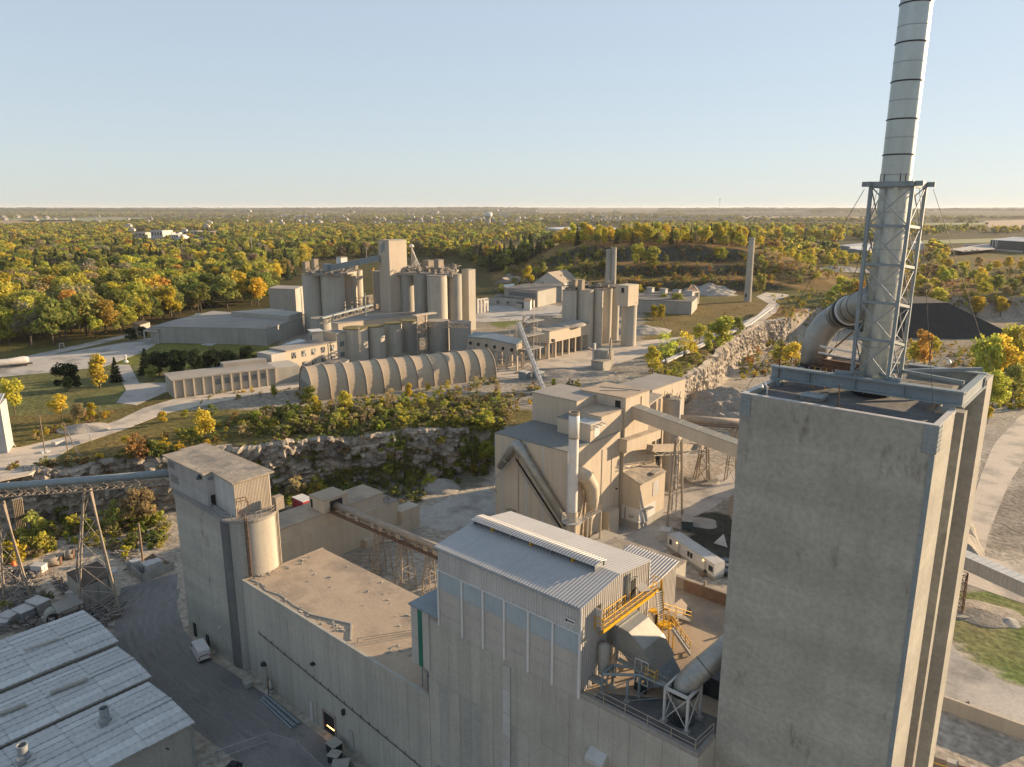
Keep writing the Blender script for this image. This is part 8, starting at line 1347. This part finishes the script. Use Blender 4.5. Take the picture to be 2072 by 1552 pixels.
# left cliff bushes big enough to name
for px, pyb, pyt, kd, tn, lb2 in ((285, 1070, 985, 'broad', 'tan', 'pointed yellowish tree left of the silo block'), (240, 1075, 1010, 'shrub', 'olive', 'leafy bush under the left cliff face'), (70, 1100, 1040, 'shrub', 'olive', 'big rounded olive bush below the casing pipes'), (100, 1112, 1070, 'shrub', 'lime', 'yellow-green bush right of the big olive bush'), (30, 1140, 1090, 'shrub', 'gold', 'golden bush behind the scrap yard at left'), (310, 1060, 1020, 'shrub', 'lime', 'bright bush touching the silo block'), (255, 1130, 1105, 'shrub', 'yellow', 'yellow bush at the transformer compound'), (100, 1225, 1190, 'shrub', 'grey', 'dusty grey bush beside the lean-to'), (12, 1240, 1215, 'shrub', 'olive', 'dusty bush at the foot of the left trestle'), (560, 1000, 958, 'shrub', 'olive', 'bush right of the silo block under the cliff'), (600, 1010, 965, 'shrub', 'tan', 'tan bush under the cliff beside the low tan building'), (640, 1005, 965, 'shrub', 'lime', 'sunlit bush under the cliff above the turret'), (760, 985, 955, 'shrub', 'green', 'dark bush at the cliff foot'), (945, 935, 880, 'broad', 'olive', 'tree against the dark cliff left of the tan building'), (985, 935, 890, 'broad', 'lime', 'lit tree touching the tan building'), (960, 955, 935, 'shrub', 'gold', 'golden bushes before the tan building')):
    ptree(px, pyb, pyt, lb2, kd, tn, 1., z=0., name='bush' if kd == 'shrub' else 'tree', cat='bush' if kd == 'shrub' else 'tree')
for px, pyb, pyt, kd, tn, lb2 in ((640, 842, 800, 'poplar', 'yellow', 'thin yellow tree in front of the ribbed vault left end'), (700, 835, 790, 'broad', 'lime', 'lime tree below the ribbed vault'), (790, 828, 785, 'sparse', 'tan', 'pale airy tree below the middle of the ribbed vault'), (828, 805, 775, 'poplar', 'gold', 'little golden tree against the ribbed vault'), (555, 805, 778, 'poplar', 'lime', 'young lime tree before the buttressed shed'), (510, 800, 782, 'sparse', 'gold', 'sparse golden shrub tree before the buttressed shed'), (625, 828, 780, 'broad', 'green', 'green tree at the left corner of the ribbed vault'), (905, 795, 765, 'sparse', 'gold', 'gold twiggy tree at the right of the ribbed vault'), (965, 800, 760, 'sparse', 'tan', 'tan airy tree right of the ribbed vault'), (1005, 800, 770, 'sparse', 'tan', 'tan twiggy tree above the pit edge'), (1120, 785, 765, 'poplar', 'lime', 'twin-topped yellow shrub near the boom conveyor foot'), (745, 870, 835, 'cone', 'conifer', 'grey-green young pine on the cliff edge, left'), (770, 868, 830, 'cone', 'conifer', 'grey-green young pine on the cliff edge, right'), (540, 870, 840, 'poplar', 'olive', 'young poplar on the plateau brush'), (590, 868, 830, 'broad', 'green', 'green tree on the plateau brush'), (680, 862, 815, 'cone', 'grey', 'dusty spruce on the plateau brush'), (430, 840, 818, 'shrub', 'green', 'round bush on the old foundations'), (330, 860, 832, 'broad', 'gold', 'gold shrub tree on the old foundations, left'), (375, 850, 828, 'broad', 'lime', 'lime shrub tree on the old foundations, right'), (290, 925, 872, 'shrub', 'rust', 'rusty orange thicket left of the silo block'), (260, 915, 880, 'shrub', 'gold', 'golden thicket left of the rusty one'), (310, 930, 895, 'shrub', 'green', 'green thicket touching the silo block')):
    ptree(px, pyb, pyt, lb2, kd, tn, 1., name='bush' if kd == 'shrub' else 'tree', cat='bush' if kd == 'shrub' else 'tree')
random.seed(99)
CLEAR = [P((-100, 1000), (-100, 690), (0, 700), (110, 702), (205, 690), (300, 655), (345, 650), (430, 627), (540, 618), (560, 575), (610, 560), (620, 530), (760, 520), (930, 520), (1000, 560), (1130, 545), (1180, 560), (1290, 560), (1420, 580), (1560, 560), (1720, 540), (1780, 560), (1650, 620), (1500, 700), (1300, 800), (1000, 900), (300, 900)),
         P((1005, 490), (1190, 490), (1195, 534), (1010, 538)), P((470, 512), (600, 508), (600, 532), (480, 536)), P((1690, 488), (1880, 486), (1880, 526), (1690, 526)), P((1900, 476), (2150, 476), (2150, 552), (1920, 548)), P((1100, 456), (1255, 456), (1255, 480), (1100, 480)),
         P((0, 443), (310, 438), (310, 449), (0, 462)), P((262, 468), (445, 468), (445, 496), (262, 496)), P((928, 482), (1105, 482), (1105, 512), (928, 512)), P((1495, 434), (1770, 434), (1770, 444), (1495, 443)), P((1870, 431), (2110, 431), (2110, 441), (1870, 441)), P((1980, 444), (2110, 442), (2110, 467), (1985, 466)), P((1852, 450), (2005, 449), (2005, 474), (1852, 474)), P((1500, 449), (1745, 449), (1745, 475), (1500, 475)), P((1840, 480), (2080, 478), (2080, 490), (1840, 496)), P((1085, 426), (1335, 426), (1335, 432.5), (1085, 433)), P((1380, 431), (1645, 431), (1645, 438), (1380, 438))]
def free(x_, y_, keep=()):
    ok = np.ones(x_.shape, bool)
    for i, pl_ in enumerate(CLEAR):
        ins = inpoly(x_, y_, pl_)
        if i in keep: ins &= RNG.random(x_.shape) < keep[i]
        ok &= ~ins
    return ok
def field_pts(y0, y1, sp, dens, keep={}):
    ys = np.arange(y0, y1, sp); o = []
    for yy in ys: xs = np.arange(-.78*yy-30, .78*yy+30, sp); o.append(np.stack([xs, np.full(xs.shape, yy)], 1))
    q = np.concatenate(o)+RNG.normal(0, sp*.3, (sum(len(a) for a in o), 2)); wx = q[:, 0]*math.sin(UA)+q[:, 1]*math.cos(UA); wy = q[:, 0]*math.sin(VA)+q[:, 1]*math.cos(VA)
    k = free(wx, wy, keep) & (RNG.random(len(q)) < dens(q[:, 0], q[:, 1], wx, wy)); return q[k], wx[k], wy[k]
HOUSED = {12: .75, 13: .7, 8: .6, 7: .93}
def dn(cx_, cy_, wx, wy):
    d = np.where(cx_ < 120, np.where(vnoise(wx, wy, 34, 41) < .2, .35, .93), .55); d = np.where((cx_ > -20) & (cx_ < 300) & (cy_ > 500) & (cy_ < 620), .10, d); d = np.where((cx_ > 60) & (cx_ < 330) & (cy_ >= 620) & (cy_ < 790), .55, d); d = np.where((cx_ > 200) & (cy_ < 800), .24, d); return np.where(crest(wx, wy)[0] < 8, 0, d)
q, wx, wy = field_pts(285, 900, 8.6, dn, HOUSED); o_ = np.argsort(q[:, 1]+.15*np.abs(q[:, 0])); q, wx, wy = q[o_], wx[o_], wy[o_]; gz = height(wx, wy)
def tintof(cx_, cy_, r):
    if cx_ > 20: w_ = (('gold', .17), ('yellow', .30), ('lime', .25), ('olive', .14), ('tan', .12), ('orange', .02))
    else: w_ = (('green', .24), ('olive', .31), ('lime', .24), ('yellow', .06), ('gold', .06), ('orange', .02), ('rust', .015), ('tan', .055))
    s = r.random(); acc = 0
    for n_, p_ in w_:
        acc += p_
        if s < acc: return n_
    return 'olive'
WORD = dict(green='green', olive='olive green', lime='yellow-green', yellow='yellow', gold='golden', orange='orange', rust='rust red', tan='tan brown')
ind = 0; rest = []; rr = random.Random(4)
for i in range(len(wx)):
    cx_, cy_ = q[i]; r = rr.random(); kd = 'cone' if (cx_ < 60 and vnoise(np.array([wx[i]]), np.array([wy[i]]), 30, 21)[0] > .66 and r < .6) else ('poplar' if r > .93 else ('sparse' if (r > .86) else 'broad')); tn = 'conifer' if kd == 'cone' else ('grey' if kd == 'sparse' and cx_ < 20 else tintof(cx_, cy_, rr))
    h_ = (8+13*rr.random()**.8) if cx_ < 20 else rr.uniform(6.5, 13); h_ *= 1.15 if kd == 'cone' else 1.
    if ind < 215 and cy_ < 800:
        ind += 1; zone = ('front rank' if cy_ < 380 else ('second rank' if cy_ < 430 else ('middle' if cy_ < 500 else 'far back')))+(', at the left edge' if cx_/cy_ < -.5 else (', left of centre' if cx_/cy_ < -.3 else ('' if cx_/cy_ < .1 else ', towards the right'))); side = 'in the left wood,' if cx_ < -60 else ('behind the silos,' if cx_ < 40 else 'right of the chimneys,')
        lab = ('grey-green spruce ' if kd == 'cone' else ('thin bare-looking tree ' if kd == 'sparse' else WORD.get(tn, 'olive green')+(' poplar ' if kd == 'poplar' else ' broadleaf tree ')))+side+' '+zone
        tree('spruce' if kd == 'cone' else 'tree', lab, Vector((wx[i], wy[i], gz[i])), h_, kd, tn, rr.uniform(.9, 1.25), 'trees: '+lab)
    else: rest.append((wx[i], wy[i], gz[i], h_, kd, tn))
def gn_scatter(name, label, pts, srcs):
    """pts: (x, y, z, height, width factor, source index, tint) - one object of instanced crowns"""
    n = len(pts); me = bpy.data.meshes.new(name); me.vertices.add(n); me.vertices.foreach_set('co', np.array([p[:3] for p in pts], np.float32).ravel())
    sc = me.attributes.new('size', 'FLOAT_VECTOR', 'POINT'); sc.data.foreach_set('vector', np.array([(p[3]*p[4], p[3]*p[4], p[3]) for p in pts], np.float32).ravel())
    rt_ = me.attributes.new('turn', 'FLOAT_VECTOR', 'POINT'); rt_.data.foreach_set('vector', np.stack([np.zeros(n), np.zeros(n), RNG.random(n)*6.28], 1).astype(np.float32).ravel())
    ix = me.attributes.new('pick', 'INT', 'POINT'); ix.data.foreach_set('value', np.array([p[5] for p in pts], np.int32)); tn = me.attributes.new('tint', 'FLOAT_COLOR', 'POINT'); tn.data.foreach_set('color', np.array([(*p[6], 1) for p in pts], np.float32).ravel())
    o = tag(link(name, me, Matrix.Identity(4)), label, 'trees', kind='stuff'); g = bpy.data.node_groups.new(name, 'GeometryNodeTree'); g.interface.new_socket('Geometry', in_out='INPUT', socket_type='NodeSocketGeometry'); g.interface.new_socket('Geometry', in_out='OUTPUT', socket_type='NodeSocketGeometry')
    N, L = g.nodes.new, g.links.new; gi, go = N('NodeGroupInput'), N('NodeGroupOutput'); iop = N('GeometryNodeInstanceOnPoints'); gti = N('GeometryNodeGeometryToInstance')
    for s in reversed(srcs):
        oi = N('GeometryNodeObjectInfo'); oi.inputs['Object'].default_value = s; oi.transform_space = 'ORIGINAL'; L(oi.outputs['Geometry'], gti.inputs[0])
    def na(nm, ty): a = N('GeometryNodeInputNamedAttribute'); a.data_type = ty; a.inputs['Name'].default_value = nm; return a.outputs[0]
    L(gi.outputs[0], iop.inputs['Points']); L(gti.outputs[0], iop.inputs['Instance']); iop.inputs['Pick Instance'].default_value = True; L(na('pick', 'INT'), iop.inputs['Instance Index']); L(na('size', 'FLOAT_VECTOR'), iop.inputs['Scale'])
    e2r = N('FunctionNodeEulerToRotation'); L(na('turn', 'FLOAT_VECTOR'), e2r.inputs[0]); L(e2r.outputs[0], iop.inputs['Rotation']); L(iop.outputs[0], go.inputs[0]); md = o.modifiers.new('scatter', 'NODES'); md.node_group = g; return o
def tv(n_, r, k0=.75, k1=1.2): b_ = PAL[n_]; k = r.uniform(k0, k1); return (b_[0]*k*r.uniform(.85, 1.15), b_[1]*k, b_[2]*k)
# source crowns: real trees standing in the wood
def srcs(kinds):
    out = []
    for j, (kd, me) in enumerate(kinds):
        i = 40+j*9; x_, y_, z_, h_, _, tn = rest[i]; t_, c = tree('tree', 'olive broadleaf tree in the wood behind the rear silos', Vector((x_, y_, z_)), h_, kd, 'olive', 1., 'trees: source row'); c.data = me; out.append(c)
    return out
near_src = srcs([('broad', m_) for m_ in CR['broad'][:4]]+[('cone', CR['cone'][0])]+[('poplar', CR['poplar'][0])]); KI = dict(broad=None, cone=4, poplar=5, sparse=None)
gn_scatter('wood', 'dense mixed autumn wood continuing behind the individual trees', [(x_, y_, z_, h_, rr.uniform(.95, 1.3), KI[kd] if KI[kd] is not None else rr.randrange(4), tv(tn, rr)) for x_, y_, z_, h_, kd, tn in rest], near_src)
def mass(cx_, cy_, wx, wy): return np.clip((vnoise(wx, wy, 160, 31)-.2)*2.2+np.where(cx_ < 200, .42, -.05)-.35*(vnoise(wx, wy, 75, 43) < .22), 0, .95)
far_src = srcs([('broad', m_) for m_ in CR['far']]+[('cone', CR['farcone'][0])])
q, wx, wy = field_pts(900, 2300, 12.5, lambda a, b_, c, d: mass(a, b_, c, d), HOUSED); gz = height(wx, wy)
gn_scatter('far_wood', 'far autumn woods and tree lined town beyond the plant', [(wx[i], wy[i], gz[i], rr.uniform(9, 17), rr.uniform(1., 1.5), 4 if rr.random() < .08 else rr.randrange(4), tv(tintof(min(q[i][0]-150, 0) if rr.random() < .8 else 50, 0, rr), rr, .7, 1.15)) for i in range(len(wx))], far_src)
q, wx, wy = field_pts(2300, 7000, 34, lambda a, b_, c, d: np.clip((vnoise(c, d, 420, 33)-.35)*3+(vnoise(c, d, 90, 34) > .72)*.4, 0, .9), HOUSED); gz = height(wx, wy)
gn_scatter('distant_wood', 'distant hedgerows and woods on the plain', [(wx[i], wy[i], gz[i]-2, rr.uniform(11, 19), rr.uniform(1.6, 2.6), rr.randrange(4), tv(rr.choice(('olive', 'green', 'olive', 'tan', 'lime')), rr, .6, 1.)) for i in range(len(wx))], far_src)
q, wx, wy = field_pts(7000, 20500, 105, lambda a, b_, c, d: np.clip((vnoise(c, d, 900, 35)-.2)*3, 0, .95)); gz = height(wx, wy)
gn_scatter('horizon_wood', 'bluish woods along the horizon', [(wx[i], wy[i], gz[i]-4, rr.uniform(18, 30), rr.uniform(4, 7), rr.randrange(4), tv('green', rr, .5, .8)) for i in range(len(wx))], far_src)
# scrub: cliff tops, cliff feet, verges
sh_src = []
for j in range(4): t_, c = ptree((600, 660, 720, 860)[j], 860-j*3, 840-j*3, ('olive shrub on the plateau brush, left', 'olive shrub on the plateau brush above the cliff', 'olive shrub on the brush below the ribbed vault', 'olive shrub on the brush near the pit edge')[j], 'shrub', 'olive', 1., name='bush', cat='bush'); c.data = CR['shrub'][j]; sh_src.append(c)
SC_ = []
def scrub(pxpoly, n, hmin, hmax, tints, z=ZP):
    xs = [p[0] for p in pxpoly]; ys = [p[1] for p in pxpoly]
    for i in range(n):
        px, py = rr.uniform(min(xs), max(xs)), rr.uniform(min(ys), max(ys))
        if not inpoly(np.array([px]), np.array([py]), pxpoly)[0]: continue
        p = gat(px, py); zz = p.z; h_ = rr.uniform(hmin, hmax)*(.6+.8*rr.random()**2); SC_.append((p.x, p.y, zz-.15, h_, rr.uniform(.8, 1.3), rr.randrange(4), tv(rr.choice(tints), rr)))
MIXD = ('olive', 'olive', 'green', 'tan', 'lime', 'grey'); MIXW = ('tan', 'grey', 'olive', 'gold', 'rust')
scrub([(480, 862), (560, 830), (640, 828), (1010, 800), (1040, 830), (1010, 880), (880, 872), (740, 872), (620, 880), (560, 890), (480, 880)], 900, 1.2, 3.4, MIXD); scrub([(1000, 800), (1090, 770), (1240, 790), (1150, 800), (1090, 815), (1010, 850)], 160, .8, 2.2, MIXW)
scrub([(640, 815), (1005, 770), (1010, 800), (640, 835)], 260, 1., 2.6, ('lime', 'tan', 'olive', 'gold')); scrub([(300, 890), (480, 850), (480, 880), (350, 930), (300, 930), (240, 930)], 150, 1.2, 3., ('green', 'olive', 'rust', 'gold')); scrub([(0, 950), (200, 925), (330, 925), (330, 960), (0, 1000)], 420, .7, 2.0, MIXW)
scrub([(70, 880), (150, 845), (230, 832), (235, 842), (150, 868), (70, 890)], 200, .6, 1.7, ('olive', 'tan', 'gold', 'rust')); scrub([(0, 1090), (120, 1060), (330, 1050), (335, 1110), (250, 1120), (150, 1100), (60, 1140), (0, 1150)], 360, 1., 3.4, ('olive', 'tan', 'lime', 'green'), 0.); scrub([(540, 1010), (640, 985), (800, 975), (960, 950), (1000, 960), (830, 995), (760, 985), (640, 1015), (560, 1030)], 420, .9, 2.8, ('green', 'olive', 'tan', 'lime'), 0.)
scrub([(1310, 770), (1330, 700), (1480, 660), (1560, 660), (1560, 690), (1480, 720), (1420, 745), (1390, 770)], 520, .9, 2.6, ('lime', 'olive', 'tan', 'olive', 'yellow')); scrub([(1490, 730), (1560, 690), (1640, 680), (1640, 745), (1560, 760), (1500, 770)], 330, 1., 3.2, ('lime', 'yellow', 'olive', 'rust', 'tan'), 4.); scrub([(1560, 600), (1700, 575), (1790, 590), (1780, 650), (1650, 670), (1580, 640)], 380, 1., 3., ('olive', 'lime', 'tan', 'gold')); scrub([(1300, 640), (1540, 605), (1540, 640), (1320, 690)], 130, .5, 1.3, ('tan', 'rust', 'olive'))
scrub([(1830, 560), (2072, 520), (2072, 620), (1850, 620)], 520, 1., 3.5, ('gold', 'tan', 'olive', 'lime', 'rust')); scrub([(1830, 690), (1990, 700), (1990, 745), (1830, 745)], 160, .8, 2.4, ('orange', 'gold', 'olive', 'tan'), 2.); scrub([(1960, 700), (2072, 680), (2072, 830), (2000, 840)], 200, 1.2, 3.5, ('lime', 'olive', 'gold'), 1.)
scrub([(480, 905), (620, 895), (740, 885), (880, 885), (1000, 890), (1000, 950), (880, 965), (740, 975), (620, 990), (480, 1000)], 1500, 1., 3.0, ('olive', 'tan', 'green', 'lime'))
scrub([(560, 1035), (640, 1010), (760, 985), (900, 965), (985, 960), (880, 1000), (830, 1025), (760, 1005), (690, 1012), (600, 1035)], 300, .7, 2.2, ('olive', 'tan', 'green', 'grey'))
scrub([(1000, 600), (1030, 540), (1210, 496), (1240, 560), (1100, 600)], 520, 2., 6.5, ('green', 'olive', 'olive', 'lime', 'tan')); scrub([(1490, 510), (1640, 478), (1730, 515), (1700, 565), (1500, 585)], 420, 1.5, 5., ('gold', 'tan', 'lime', 'olive', 'rust')); scrub([(1215, 500), (1480, 492), (1480, 590), (1220, 590)], 300, 1., 3.6, ('olive', 'green', 'tan', 'rust'))
scrub([(1050, 600), (1300, 560), (1720, 520), (1700, 560), (1300, 600)], 520, 1., 3.2, ('tan', 'gold', 'rust', 'olive')); scrub([(1220, 545), (1480, 540), (1640, 500), (1700, 520), (1480, 590), (1230, 590)], 900, 1.0, 3.6, ('tan', 'gold', 'rust', 'olive'), 25.); scrub([(380, 800), (600, 783), (620, 800), (400, 818)], 90, .5, 1.2, ('gold', 'tan', 'olive'))
gn_scatter('scrub', 'low autumn scrub on the quarry edges, slopes and verges', SC_, sh_src)
